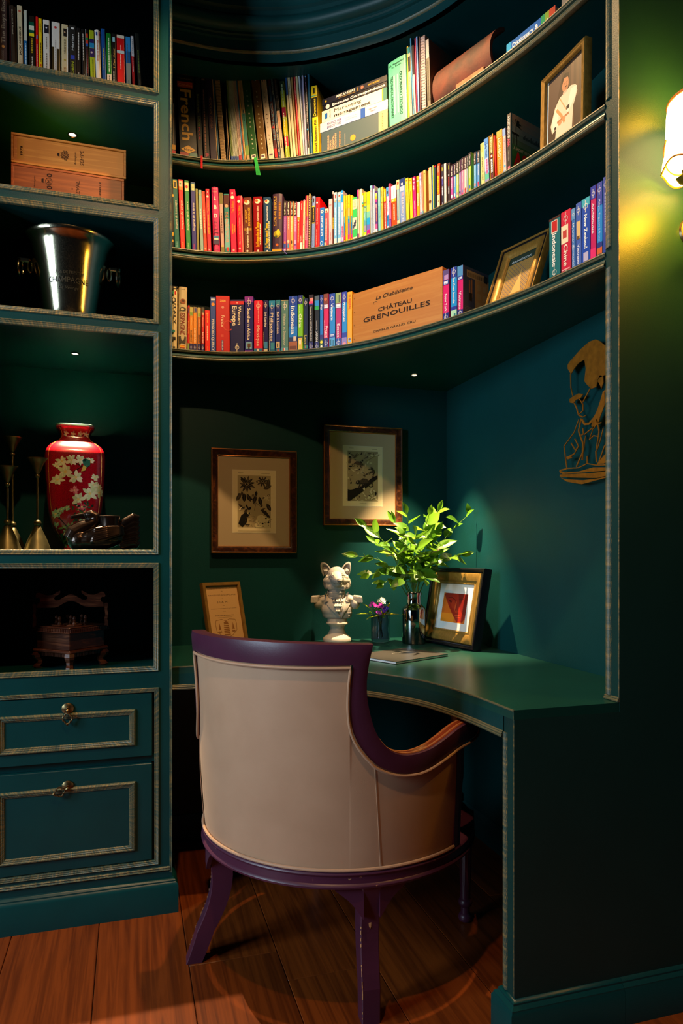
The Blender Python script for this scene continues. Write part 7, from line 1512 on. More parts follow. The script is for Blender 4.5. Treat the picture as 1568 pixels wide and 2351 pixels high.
for q in range(7):
    x, y = (0, 0) if q == 6 else (.046*cos(q*pi/3), .046*sin(q*pi/3)); G = RB @ Matrix.Translation((x, y, .134))
    m = MB(); m.rbox(-.018, .018, -.018, .018, 0, .004, .002, F=G); m.lathe([(.006, .004), (.007, .007), (.004, .013), (.0055, .016), (.0035, .018), (.0055, .022), (.0055, .026), (.003, .030), (0, .031)], 14, G, cap=False); m.build('compartment_lid', M_rose, t, smooth=False)
s4 = .000379
def Bx(x, y): return ((x-625)*s4, (880-y)*s4-.004)
for sx in (1, -1):
    m = MB(); P = [Bx(*p) for p in ((322, 535), (322, 500), (330, 470), (322, 430), (330, 390), (322, 345), (330, 332), (352, 336), (352, 385), (346, 430), (354, 470), (350, 500), (354, 535))]
    m.prism([(sx*x, y) for x, y in P][::sx], -.006, .006, frame((XX, XY, ZX), (1, 0, 0), (0, 0, 1), (0, -1, 0))); m.build('handle_post', M_rose, t)
half = [(625, 255), (595, 262), (560, 285), (530, 302), (505, 305), (490, 290), (500, 272), (525, 258), (541, 240), (538, 222), (510, 238), (480, 258), (440, 262), (405, 250), (375, 236), (352, 246), (345, 270), (352, 283), (372, 280), (384, 294), (380, 320), (362, 332), (358, 365), (500, 365), (530, 355), (570, 328), (600, 316), (625, 312)]
P = half+[(1250-x, y) for x, y in half[::-1]]
m = MB(); n_ = len(half)
# build the board as quads between matching upper and lower outline points
up_ = half[:22]; lo_ = [(625, 312), (600, 316), (570, 328), (530, 355), (500, 365), (358, 365)]
def loy(x):
    L_ = sorted(lo_)
    for (x0, y0), (x1, y1) in zip(L_[:-1], L_[1:]):
        if x0 <= x <= x1: return y0+(y1-y0)*(x-x0)/(x1-x0)
    return 365
G = frame((XX, XY, ZX), (1, 0, 0), (0, 0, 1), (0, -1, 0))
m.prism([Bx(*p) for p in P], -.006, .006, G)
hb = m.build('handle', M_rose, t)
# ------------------------------------------------------------ fox bust
M_stone = None
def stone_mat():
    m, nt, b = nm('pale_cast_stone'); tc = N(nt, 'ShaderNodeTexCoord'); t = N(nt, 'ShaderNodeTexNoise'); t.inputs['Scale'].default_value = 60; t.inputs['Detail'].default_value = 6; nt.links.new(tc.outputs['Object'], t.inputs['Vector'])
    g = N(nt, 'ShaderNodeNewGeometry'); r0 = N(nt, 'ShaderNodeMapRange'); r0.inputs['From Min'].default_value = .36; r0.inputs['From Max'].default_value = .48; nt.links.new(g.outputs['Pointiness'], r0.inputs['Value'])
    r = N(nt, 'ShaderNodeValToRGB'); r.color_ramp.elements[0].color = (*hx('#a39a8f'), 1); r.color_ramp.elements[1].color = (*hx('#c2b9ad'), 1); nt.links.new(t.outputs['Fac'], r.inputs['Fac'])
    mx = N(nt, 'ShaderNodeMix', data_type='RGBA'); mx.inputs['A'].default_value = (*hx('#8a7868'), 1); nt.links.new(r.outputs['Color'], mx.inputs['B']); nt.links.new(r0.outputs[0], mx.inputs['Factor'])  # creases darkened in the colour, shade painted in by pointiness
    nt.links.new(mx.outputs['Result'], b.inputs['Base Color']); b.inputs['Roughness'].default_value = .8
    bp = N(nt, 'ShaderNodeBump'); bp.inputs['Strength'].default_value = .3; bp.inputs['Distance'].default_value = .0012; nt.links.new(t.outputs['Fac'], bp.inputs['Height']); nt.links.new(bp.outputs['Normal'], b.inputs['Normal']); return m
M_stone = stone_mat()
fb = onZ(774, 1475, DZ); FX, FY = fb.x, fb.y-0.0; u_ = .000243
fd = Vector((-FX, -FY, 0)).normalized(); fr_ = Vector((-fd.y, fd.x, 0))   # faces the room
fr_ = Vector((fd.y*-1, fd.x, 0)); 
if fr_.x < 0: fr_ = -fr_
t = thing('fox_bust', 'pale stone bust of a fox in a military coat on a round pedestal', 'bust', (FX, FY, DZ))
BF = frame((FX, FY, DZ+.0006), fr_, -fd, (0, 0, 1))     # x right, y away from the viewer, z up
def Q(x, y, d=0.0): return BF @ Vector(((x-520)*u_, -d, (1495-y)*u_))   # picture units of the bust, d towards the viewer
m = MB()
Sf = BF
m.lathe([(r*u_, (1495-y)*u_) for r, y in ((225, 1495), (236, 1470), (236, 1430), (225, 1410), (190, 1385), (150, 1350), (125, 1290), (118, 1250), (135, 1210), (170, 1190), (190, 1175), (185, 1155), (165, 1150), (165, 1095))], 48, Sf)
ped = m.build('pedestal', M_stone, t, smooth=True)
m = MB()
def eb(x, y, d, rx, ry, rz, ang=0, axis='Y'):
    G = BF @ Matrix.Translation(((x-520)*u_, -d, (1495-y)*u_)) @ Matrix.Rotation(ang, 4, axis); m.ball((0, 0, 0), 1, 22, 15, sc=(rx*u_, ry*u_, rz*u_), F=G)
# torso
eb(510, 945, .002, 262, 165, 185); eb(512, 830, -.002, 300, 135, 110); m.lathe([(205*u_, 398*u_), (238*u_, 425*u_), (258*u_, 500*u_)], 36, BF @ Matrix.Diagonal((1, .64, 1, 1)))
eb(225, 850, -.002, 92, 105, 105, .3); eb(808, 845, -.002, 88, 105, 105, -.3); eb(300, 785, -.002, 125, 105, 70, -.3); eb(735, 778, -.002, 125, 105, 70, .3)
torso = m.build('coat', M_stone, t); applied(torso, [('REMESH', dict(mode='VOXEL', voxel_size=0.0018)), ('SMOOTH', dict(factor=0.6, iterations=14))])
from mathutils.bvhtree import BVHTree
def surf_of(o):
    me = o.data; bv = BVHTree.FromPolygons([v.co for v in me.vertices], [p.vertices for p in me.polygons]); nn = BF.to_3x3() @ Vector((0, 1, 0))
    def f(x, y, off=0.0, dflt=.03):
        o_ = Q(x, y, .3); h = bv.ray_cast(o_, nn)[0]
        return (h if h is not None else Q(x, y, dflt))-nn*off
    return f
sc_f = surf_of(torso)
m = MB(); m.lathe([(118*u_, 0), (122*u_, 40*u_), (128*u_, 120*u_), (135*u_, 200*u_)], 30, BF @ Matrix.Translation((-8*u_, .0, (1495-790)*u_))); m.build('neck', M_stone, t, smooth=True)
for q in range(5):
    m = MB(); m.tube([BF @ Vector(((507-520)*u_+(.0345-.0006*q)*sin(a), (.0335-.0006*q)*-cos(a), (1495-(655+q*20))*u_-.003*cos(a)+.0015*sin(2*a+q))) for a in [-2.4+4.8*k/24 for k in range(25)]], .0034, 8); m.build('cravat_fold', M_stone, t, smooth=True)
for r_i, (yy_, ww, nn_) in enumerate(((775, 60, 4), (850, 46, 4), (925, 30, 3))):
    for q in range(nn_):
        x = 532+(q-(nn_-1)/2)*ww*.66; m = MB(); p0_, p1_, p2_ = sc_f(x-(x-532)*.15, yy_-35, .004), sc_f(x, yy_+10, .006), sc_f(x+(x-532)*.1, yy_+42, .009)
        m.tube([p0_, p1_, p2_], [.0022, .0040, .0056], 8); m.build('jabot_frill', M_stone, t, smooth=True)
def slabq(pts, off, name='lapel', sub=5):
    # a cloth flap laid on the coat: outline points pairwise (inner edge, outer edge)
    top = []; bot = []
    for (a0, b0), (a1, b1) in pts:
        top.append([sc_f(a0+(a1-a0)*k_/sub, b0+(b1-b0)*k_/sub, off+.0012*sin(pi*k_/sub)) for k_ in range(sub+1)]); bot.append([sc_f(a0+(a1-a0)*k_/sub, b0+(b1-b0)*k_/sub, -.002) for k_ in range(sub+1)])
    m = MB(); m.grid(top); m.grid(bot)
    for e0, e1 in ((top[0], bot[0]), (top[-1], bot[-1]), ([r[0] for r in top], [r[0] for r in bot]), ([r[-1] for r in top], [r[-1] for r in bot])): m.grid([e0, e1])
    m.build(name, M_stone, t, smooth=True)
slabq([((430, 740), (372, 800)), ((445, 800), (345, 850)), ((478, 880), (395, 905)), ((520, 960), (455, 972)), ((560, 1040), (520, 1040)), ((588, 1090), (584, 1092))], .0052)
slabq([((655, 735), (690, 790)), ((640, 800), (735, 850)), ((622, 880), (705, 905)), ((606, 960), (655, 972)), ((594, 1030), (620, 1035)), ((590, 1090), (596, 1090))], .0045)
for fl_, c0 in ((-1, 345), (1, 690)):
    m = MB(); top = []
    for k_ in range(9):
        tt = k_/8; a_ = -.9+1.9*tt
        xi = c0+fl_*(-55+20*tt*0)+fl_*(-10); base = [(c0-fl_*60*tt-fl_*-10, 640+110*tt), (c0+fl_*(20-5*tt), 660+125*tt)]
        p0_ = sc_f(base[0][0], max(700, base[0][1]+50), .004); p1_ = sc_f(base[1][0]+fl_*15, max(705, base[1][1]+40), .006)
        p0_ = p0_+Vector((0, 0, 1))*max(0, (750-base[0][1]-50))*u_*.9; md = (p0_+p1_)/2+(BF.to_3x3() @ Vector((0, -1, 0)))*.005
        top.append([p0_, p0_.lerp(md, .5), md, md.lerp(p1_, .5), p1_])
    m.grid(top); m.grid([[p-(BF.to_3x3() @ Vector((0, -1, 0)))*.003 for p in r] for r in top])
    for e0 in (top[0], top[-1], [r[0] for r in top], [r[-1] for r in top]): m.grid([e0, [p-(BF.to_3x3() @ Vector((0, -1, 0)))*.003 for p in e0]])
    m.build('collar', M_stone, t, smooth=True)
for sx, ex in ((-1, 165), (1, 858)):
    m = MB(); m.rbox(-72*u_, 72*u_, -.020, .020, -.004, .005, .003, F=BF @ Matrix.Translation(((ex-520)*u_, .002, (1495-738)*u_)) @ Matrix.Rotation(sx*.08, 4, 'Y'))
    m.build('epaulette', M_stone, t, smooth=False)
    m = MB()
    for q in range(11): x = (q-5)*12.5*u_; m.tube([BF @ Vector(((ex-520)*u_+x, -.018, (1495-745)*u_)), BF @ Vector(((ex-520)*u_+x*1.08, -.0185, (1495-828)*u_))], .0021, 6)
    for q in range(9): y_ = (q-4)*.0044; m.tube([BF @ Vector(((ex-520)*u_+sx*69*u_, y_, (1495-745)*u_)), BF @ Vector(((ex-520)*u_+sx*74*u_, y_, (1495-824)*u_))], .0021, 6)
    o = m.build('fringe', M_stone, t, smooth=True); o['kind'] = 'stuff'
    m = MB(); m.tube([Q(ex-sx*50, 736, .004), Q((ex+520)/2, 712, .010), Q(520+sx*150, 690, .010)], .007, 8, sy=.45); m.build('shoulder_strap', M_stone, t, smooth=True)
m = MB(); m.tube([sc_f(735, 900, .001), sc_f(738, 950, .001), sc_f(735, 990, .0015)], .0028, 6, sy=.5); m.build('medal_ribbon', M_stone, t, smooth=True)
for x, y in ((735, 1000), (718, 1050)): m = MB(); p_ = sc_f(x, y, .001); m.ball(tuple(p_), .0032, 10, 7); m.build('medal', M_stone, t, smooth=True)
# head
m = MB()
eb(512, 385, .0, 162, 150, 150); eb(512, 470, .004, 228, 128, 105); eb(512, 560, .008, 165, 118, 100); eb(512, 350, .012, 130, 90, 80)
m.tube([Q(510, 425, .020), Q(522, 440, .050), Q(538, 455, .070), Q(552, 463, .083)], [.031, .0225, .0150, .0105], 16)
m.tube([Q(512, 490, .018), Q(530, 500, .045), Q(546, 497, .068)], [.026, .0175, .0095], 14)
for sx, cx in ((-1, 298), (1, 738)):
    for q in range(7):
        y = 425+q*24; m.tube([Q(cx-sx*130, y-26, .012), Q(cx-sx*62, y-2, .010), Q(cx+sx*(16-abs(q-2.5)*9), y+30, -.002)], [.015, .0125, .002], 9)
for q in range(9):
    x = 395+q*29; m.tube([Q(x, 555, .026-.0007*abs(q-4)), Q(x+2, 605, .028-.0012*abs(q-4)), Q(x+4, 652-5*abs(q-4), .026-.0016*abs(q-4))], [.0085, .0068, .0012], 8)
for ex in (440, 605): m.tube([Q(ex-52, 400, .030), Q(ex, 352, .0365), Q(ex+48, 385, .032)], [.004, .006, .004], 8)
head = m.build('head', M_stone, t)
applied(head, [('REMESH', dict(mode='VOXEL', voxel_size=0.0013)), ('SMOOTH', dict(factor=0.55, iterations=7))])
hs_f = surf_of(head)
for sx, pts in ((-1, [(420, 285), (370, 205), (320, 172), (275, 166), (246, 190), (246, 260), (262, 330), (292, 400)]), (1, [(585, 275), (640, 195), (690, 160), (725, 158), (745, 185), (748, 260), (738, 320), (715, 390)])):
    c = (338, 300) if sx < 0 else (678, 292)
    def shell(f, d): return catmull([Q(c[0]+(x-c[0])*f, c[1]+(y-c[1])*f, d) for x, y in pts], 3)
    m = MB(); o0, o1, i1, i2 = shell(.96, -.012), shell(1.0, .006), shell(.80, .008), shell(.55, -.004)
    m.grid([o0, o1, i1, i2]); m.poly(i2); m.poly(o0[::-1]); m.poly([o0[0], o1[0], i1[0], i2[0]][::-1]); m.poly([o0[-1], o1[-1], i1[-1], i2[-1]]); m.build('ear', M_stone, t, smooth=True)
    for q in range(4):
        m = MB(); m.tube([Q(c[0]+sx*(q-1.5)*14-sx*10, c[1]+70, .004), Q(c[0]+sx*(q-1.5)*20, c[1]+10, .011), Q(c[0]+sx*(q-1.5)*22+sx*10, c[1]-50+q*8, .004)], [.0030, .0026, .0006], 7); m.build('ear_fur', M_stone, t, smooth=True)
for ex, ey in ((442, 385), (606, 382)):
    m = MB(); p_ = hs_f(ex, ey, -.0030); m.ball(tuple(p_), .0058, 16, 10); m.build('eye', M_stone, t, smooth=True)
    m = MB(); m.tube([hs_f(ex-34, ey+14, .0005), hs_f(ex-14, ey-14, .0022), hs_f(ex+14, ey-15, .0022), hs_f(ex+36, ey+6, .0005)], [.0006, .0016, .0016, .0006], 7); m.build('upper_eyelid', M_stone, t, smooth=True)
    m = MB(); m.tube([hs_f(ex-34, ey+14, .0005), hs_f(ex, ey+22, .0016), hs_f(ex+36, ey+6, .0005)], [.0006, .0012, .0006], 7); m.build('lower_eyelid', M_stone, t, smooth=True)
m = MB(); m.ball((0, 0, 0), 1, 14, 9, sc=(.0088, .006, .0060), F=BF @ Matrix.Translation(((556-520)*u_, -.0920, (1495-460)*u_))); m.build('nose', simple('stone_nose', '#6a645e', .5), t, smooth=True)
M_line = simple('stone_crease', '#6a5a4c', .8)
m = MB(); m.tube([hs_f(x, y, .0001) for x, y in ((455, 500), (490, 515), (520, 512), (548, 498), (580, 510), (612, 502), (632, 490))], .0008, 5); m.build('mouth_line', M_line, t)
# ------------------------------------------------------------ tall metallic bottle with leafy branches
M_mirror = simple('dark_mirror_glass', '#9aa0a0', .06, metal=1.0)
vb = onZ(950, 1477.2, DZ); PX, PY = vb.x, vb.y
t = thing('bottle_vase', 'silvered bottle vase of tall leafy green branches in the nook corner', 'vase', (PX, PY, DZ))
F = Matrix.Translation((PX, PY, DZ+.0006))
m = MB(); m.lathe([(.0, .001), (.044, 0), (.047, .004), (.047, .130), (.045, .140), (.036, .150), (.030, .156), (.0285, .164), (.0285, .190), (.031, .196), (.031, .203), (.0275, .205), (.025, .200), (.025, .16), (0, .15)], 48, F, cap=False); m.build('bottle', M_mirror, t, smooth=True)
def leaf_mat(name, c1, c2, rough=.32):
    m, nt, b = nm(name); oi = N(nt, 'ShaderNodeObjectInfo'); r = N(nt, 'ShaderNodeValToRGB'); r.color_ramp.elements[0].color = (*hx(c1), 1); r.color_ramp.elements[1].color = (*hx(c2), 1)
    nt.links.new(oi.outputs['Random'], r.inputs['Fac']); nt.links.new(r.outputs['Color'], b.inputs['Base Color']); b.inputs['Roughness'].default_value = rough
    b.inputs['Coat Weight'].default_value = .2
    tr = N(nt, 'ShaderNodeBsdfTranslucent'); nt.links.new(r.outputs['Color'], tr.inputs['Color']); mix = N(nt, 'ShaderNodeMixShader'); mix.inputs[0].default_value = .28
    out = nt.nodes['Material Output']; nt.links.new(b.outputs[0], mix.inputs[1]); nt.links.new(tr.outputs[0], mix.inputs[2]); nt.links.new(mix.outputs[0], out.inputs['Surface']); return m
M_leaf = leaf_mat('glossy_green_leaf', '#3c6a14', '#6a9420'); M_stem = simple('green_stem', '#4a6a20', .5)
def leaf_mesh(name, L=1.0, Wd=.42, fold=.10, curl=.18, mat=None, n=7):
    m = MB(); rows = []
    for k_ in range(n+1):
        tt = k_/n; hw = Wd/2*(sin(pi*min(1, tt*1.02)**.82)**.9 if 0 < tt < 1 else 0)
        if k_ == 0: hw = .012
        if k_ == n: hw = .003
        z = -curl*tt*tt; rows.append([Vector((tt*L, -hw, z+fold*hw*2)), Vector((tt*L, -hw*.5, z+fold*hw*.7)), Vector((tt*L, 0, z)), Vector((tt*L, hw*.5, z+fold*hw*.7)), Vector((tt*L, hw, z+fold*hw*2))])
    m.grid(rows); me_o = m.build(name, mat, None, smooth=True, flip=False); me = me_o.data; bpy.data.objects.remove(me_o); return me
LM = [leaf_mesh('leaf', 1, .52, .12, .15, M_leaf), leaf_mesh('leaf', 1, .58, .05, .3, M_leaf), leaf_mesh('leaf', 1, .48, .2, -.1, M_leaf)]
def place_leaf(me, base, dirv, upv, L, parent, name='leaf'):
    d = dirv.normalized(); s_ = upv.cross(d)
    if s_.length < 1e-3: s_ = Vector((1, 0, 0)).cross(d)
    s_.normalize(); z_ = d.cross(s_); o = bpy.data.objects.new(name, me); COL.objects.link(o)
    o.parent = parent; o.matrix_parent_inverse = PINV[parent.name]
    M_ = frame(base, d*L, s_*L, z_*L); o.matrix_basis = M_; return o
rl = random.Random(11); mouth = Vector((PX, PY, DZ+.195))
def PT(u, v, dd): # a point in the foliage: pixel position at a forward depth
    r_ = ray(u, v); k_ = dd; return Vector((r_.x*k_, r_.y*k_, CAMZ+r_.z*k_))
d0 = depth((PX, PY))
tips = [(835, 1205, -.10), (815, 1275, -.12), (848, 1320, -.16), (862, 1245, .02), (905, 1195, -.05), (935, 1180, -.14), (985, 1182, -.05), (1005, 1172, .04), (1080, 1180, .0), (1060, 1275, -.04), (1015, 1250, -.12), (955, 1225, -.20), (880, 1340, -.14), (925, 1330, -.22), (975, 1330, -.20), (990, 1290, -.14), (905, 1265, -.16), (945, 1275, -.10), (1000, 1225, -.02), (925, 1235, .0), (970, 1250, .04)]
for ti, (u, v, dd) in enumerate(tips):
    tip = PT(u, v, d0+dd); mid = mouth.lerp(tip, .5)+Vector((0, 0, .045)); 
    if v > 1300: mid = mouth.lerp(tip, .45)+Vector((0, 0, .06))
    if tip.x > 1.30: tip.x = 1.295
    if tip.y > 2.76: tip.y = 2.75
    path = catmull([mouth+Vector((rl.uniform(-.012, .012), rl.uniform(-.012, .012), -.03)), mid, tip], 8)
    m = MB(); m.tube(path, [.0018-.0008*i/len(path) for i in range(len(path))], 6); m.build('stem', M_stem, t, smooth=True)
    n_ = len(path); side = 1
    for i in range(5, n_, 2):
        p = path[i]; d = (path[min(n_-1, i+1)]-path[i-1]).normalized(); sd = d.cross(Vector((0, 0, 1))); sd = sd.normalized() if sd.length > .05 else Vector((1, 0, 0))
        side = -side; dv = (d*.55+sd*side*.8+Vector((0, -.25, rl.uniform(-.35, .45)))).normalized()
        L = rl.uniform(.060, .082)*(1.05 if i < n_-3 else .85)
        e_ = p+dv*L
        if e_.x > 1.315 or e_.y > 2.77: dv = Vector((-abs(dv.x), -abs(dv.y), dv.z)).normalized()
        place_leaf(LM[rl.randrange(3)], p, dv, Vector((rl.uniform(-.5, .5), -.7, .8)), L, t)
    place_leaf(LM[rl.randrange(3)], path[-1], (path[-1]-path[-3]).normalized() if path[-1].x < 1.26 else Vector((-.2, -.2, 1)), Vector((rl.uniform(-.4, .4), -1, .3)), rl.uniform(.04, .055), t)
# ------------------------------------------------------------ small ribbed glass with flowers
mg, nt_, bg = nm('smoky_violet_glass'); bg.inputs['Base Color'].default_value = (.62, .60, .78, 1); bg.inputs['Roughness'].default_value = .03; bg.inputs['Transmission Weight'].default_value = 1.0; bg.inputs['IOR'].default_value = 1.45; M_vglass = mg
gb = onZ(873, 1474, DZ); GX, GY = gb.x, gb.y
t = thing('ribbed_glass', 'small ribbed violet glass holding bright flowers beside the fox bust', 'vase', (GX, GY, DZ))
F = Matrix.Translation((GX, GY, DZ+.0006))
flg = lambda a, z: 1.0+.045*abs(cos(a*8)) if z > .008 else 1.0
m = MB(); m.lathe([(.0, 0), (.030, 0), (.0345, .004), (.0365, .012), (.0365, .11), (.0365, .1115), (.0345, .1115), (.0335, .11), (.0335, .014), (0, .012)], 96, F, cap=False, flute=flg); m.build('glass', M_vglass, t, smooth=True)
M_yleaf = leaf_mat('yellow_green_leaf', '#6a9a1c', '#b8b41c'); M_yel = leaf_mat('yellow_leaf', '#d8a810', '#e8c018')
LY = leaf_mesh('leaf', 1, .36, .1, .25, M_yleaf); LYY = leaf_mesh('leaf', 1, .46, .15, .1, M_yel)
gm_ = Vector((GX, GY, DZ+.105))
for a, el_, L, me in ((pi*1.0, .35, .085, LY), (2.7, .9, .09, LY), (pi*1.15, .1, .06, LY), (.15, .25, .078, LY), (.4, .95, .068, LYY), (-.9, .7, .04, LYY), (-.2, .5, .05, LY), (-1.7, .2, .045, LY), (-2.2, .3, .05, LY), (-.6, .25, .06, LYY), (1.8, .9, .05, LY)):
    dv = Vector((cos(a)*cos(el_), sin(a)*cos(el_), sin(el_))); place_leaf(me, gm_+Vector((dv.x*.02, dv.y*.02, 0)), dv, Vector((0, 0, 1)), L, t)
for q in range(9):
    m = MB(); a = q*.7; m.tube([Vector((GX+.012*cos(a+2), GY+.012*sin(a+2), DZ+.02)), Vector((GX+.006*cos(a), GY+.006*sin(a), DZ+.08)), Vector((GX+.02*cos(a), GY+.02*sin(a), DZ+.14))], .0012, 5); m.build('stem', M_stem, t, smooth=True)
def flower(x, dy, z, R, c, cc='#f4e8a0', n=5, name='flower'):
    m = MB(); c0 = Vector((GX+x, GY+dy, DZ+z)); nv = Vector((x*4, -1, .5)).normalized(); sx_ = nv.cross(Vector((0, 0, 1))).normalized(); uy = sx_.cross(nv)
    for q in range(n):
        a = 2*pi*q/n+x*50; P = leafpoly(0, 0, R, R*.75, a, 4); m.poly([c0+sx_*px_+uy*py_+nv*(hypot(px_, py_)*.25) for px_, py_ in P], hx(c))
    m.ball((c0+nv*.001), R*.16, 6, 4, col=hx(cc)); m.build(name, M_matte, t)
for x, dy, z, R, c in ((-.040, -.02, .158, .010, '#c832a8'), (-.032, -.028, .150, .009, '#b82898'), (-.046, -.01, .150, .008, '#d048b8'), (-.010, -.03, .153, .011, '#c020a0'), (-.004, -.032, .146, .010, '#d038b0'), (-.016, -.03, .147, .009, '#a82090'), (-.022, -.03, .124, .009, '#a030b8'), (-.014, -.034, .119, .009, '#9828a8'), (.008, -.034, .134, .011, '#6a28c0'), (.014, -.032, .140, .010, '#5a30c8'), (.003, -.03, .128, .009, '#7a30c0'),
    (-.002, -.02, .168, .011, '#f4ece0'), (.006, -.022, .163, .011, '#f8f4ea'), (.000, -.018, .175, .010, '#f0e8d8'), (.012, -.016, .170, .009, '#f4f0e4'), (-.012, -.014, .168, .009, '#f0ead8')): flower(x, dy, z, R, c)
for q in range(26):
    m = MB(); x = rl.uniform(-.045, .035); z = rl.uniform(.118, .17); m.ball((GX+x, GY+rl.uniform(-.015, .01), DZ+z), rl.uniform(.003, .0055), 7, 5, col=hx(rl.choice(['#4a7a1c', '#6a9a24', '#a8a020', '#3a5a18']))); m.build('bud', M_matte, t, smooth=True)
# ------------------------------------------------------------ notebook on the desk
p1 = onZ(909, 1526, DZ); p2 = onZ(1029, 1507, DZ); e = (p2-p1).normalized(); bk = Vector((-e.y, e.x, 0)); Ln = (p2-p1).length
t = thing('notebook', 'thin grey-brown covered notebook lying on the curved desk', 'book', (p1.x, p1.y, DZ))
F = frame((p1.x, p1.y, DZ+.0006), e, bk, (0, 0, 1)); Wn = .21
m = MB(); m.rbox(.0008, Ln-.0008, .0008, Wn-.0008, .0012, .0068, .0003, hx('#e8e6ea'), F); m.build('page_block', M_matte, t)
m = MB(); m.rbox(0, Ln, 0, Wn, .0071, .0086, .0004, hx('#36322c'), F); m.build('front_cover', M_print, t)
m = MB(); m.rbox(0, Ln, 0, Wn, 0, .0011, .0004, hx('#2e2c34'), F); m.build('back_cover', M_print, t)
# the cover carries only a faint blind-stamped emblem
m = MB()
for q in range(16): a = q*.4; m.box(Ln*.55+.018*cos(a)*(1+q*.03)-.002, Ln*.55+.018*cos(a)*(1+q*.03)+.002, Wn*.62+.012*sin(a)-.001, Wn*.62+.012*sin(a)+.001, .0086, .0088, hx('#a8a094'), F)
m.build('stamped_emblem', M_print, t)
# ------------------------------------------------------------ brass openwork wall ornament
M_brass = simple('hammered_brass', '#b8701c', .45, metal=.45, noise=.3, nscale=50, bump=.5, bscale=160)
XW = XR-.030
def W(x, y): p = onX(1180+x/4.041, 740+y/4.041, XW); return (p.y, p.z)
t = thing('brass_wall_ornament', 'cut brass openwork figure on a boat base mounted on the right nook wall', 'wall ornament', (XR, 1.80, 1.35))
FW = frame((XW, 0, 0), (0, 1, 0), (0, 0, 1), (1, 0, 0))
m = MB()
def plate(pts): P = [W(*p) for p in pts]; m.prism(P, -.0012, .0012, FW)
def strip(pts, w=7):
    P = [W(*p) for p in pts]
    for q, (a, b) in enumerate(zip(P[:-1], P[1:])):
        d = hypot(b[0]-a[0], b[1]-a[1]) or 1e-6; k_ = w/4.041*.00125; nx, ny = -(b[1]-a[1])/d*k_/2, (b[0]-a[0])/d*k_/2
        m.prism([(a[0]+nx, a[1]+ny), (a[0]-nx, a[1]-ny), (b[0]-nx, b[1]-ny), (b[0]+nx, b[1]+ny)], -.0012-.00001*q, .0012+.00001*q, FW)
plate([(530, 480), (500, 430), (500, 395), (515, 370), (620, 250), (700, 180), (760, 158), (800, 175), (840, 210), (960, 260), (960, 480), (840, 490), (790, 520), (775, 550), (765, 600), (720, 615), (680, 580), (655, 545), (668, 430), (655, 345), (600, 380), (560, 430)])
plate([(775, 545), (800, 490), (828, 500), (830, 560), (812, 615), (795, 570)])
strip([(525, 478), (528, 600), (545, 680)], 10); strip([(712, 605), (640, 740)], 12)
plate([(545, 690), (600, 660), (645, 665), (620, 700), (575, 720), (555, 750), (520, 745), (515, 715)]); strip([(560, 750), (580, 790), (600, 860), (640, 880)], 12); strip([(600, 700), (640, 760), (640, 820), (600, 860)], 9); strip([(640, 880), (665, 865)], 8)
strip([(605, 895), (560, 1020), (465, 1150), (490, 1350)], 10); strip([(625, 890), (600, 1010), (640, 1120), (635, 1280)], 16); strip([(630, 900), (655, 945), (700, 940), (760, 870), (800, 760), (835, 640)], 22); plate([(740, 880), (770, 830), (840, 640), (845, 760), (800, 880), (790, 920), (740, 990), (720, 960)])
strip([(655, 1040), (740, 970), (780, 940), (810, 930)], 10); strip([(770, 900), (790, 1010), (780, 1080), (765, 1180)], 14); strip([(640, 980), (645, 1040), (615, 1050)], 8); strip([(740, 970), (700, 1090), (740, 1050), (790, 1060)], 9); strip([(665, 1050), (650, 1160), (630, 1280)], 6)
strip([(530, 1120), (570, 1185), (600, 1150), (565, 1080)], 10); strip([(600, 1150), (560, 1220), (490, 1260)], 14); plate([(485, 1250), (530, 1235), (540, 1260), (500, 1272)]); strip([(640, 1200), (580, 1340)], 16); strip([(760, 1190), (765, 1300)], 14); strip([(680, 1240), (680, 1310)], 12); strip([(960, 980), (840, 1150), (780, 1320)], 12); plate([(960, 1050), (850, 1220), (770, 1315), (840, 1310), (960, 1180)]); strip([(840, 640), (960, 560)], 18); strip([(830, 980), (800, 1100), (770, 1190)], 9)
strip([(490, 1355), (600, 1350), (680, 1310), (760, 1325), (960, 1320)], 10); strip([(490, 1360), (425, 1375), (435, 1400)], 14)
plate([(425, 1375), (470, 1392), (600, 1385), (740, 1345), (960, 1345), (960, 1368), (700, 1388), (450, 1410)]); plate([(430, 1412), (700, 1400), (960, 1372), (960, 1400), (770, 1445), (450, 1437), (425, 1430)]); plate([(435, 1440), (480, 1456), (640, 1465), (770, 1450), (960, 1410), (900, 1430), (630, 1502), (490, 1478)])
ow = m.build('openwork', M_brass, t)
m = MB()
for x, y in ((760, 250), (700, 1420), (900, 1380)):
    yy_, zz_ = W(x, y); m.tube([Vector((XW, yy_, zz_)), Vector((XR, yy_, zz_))], .003, 8)
m.build('wall_pins', M_brass, t)
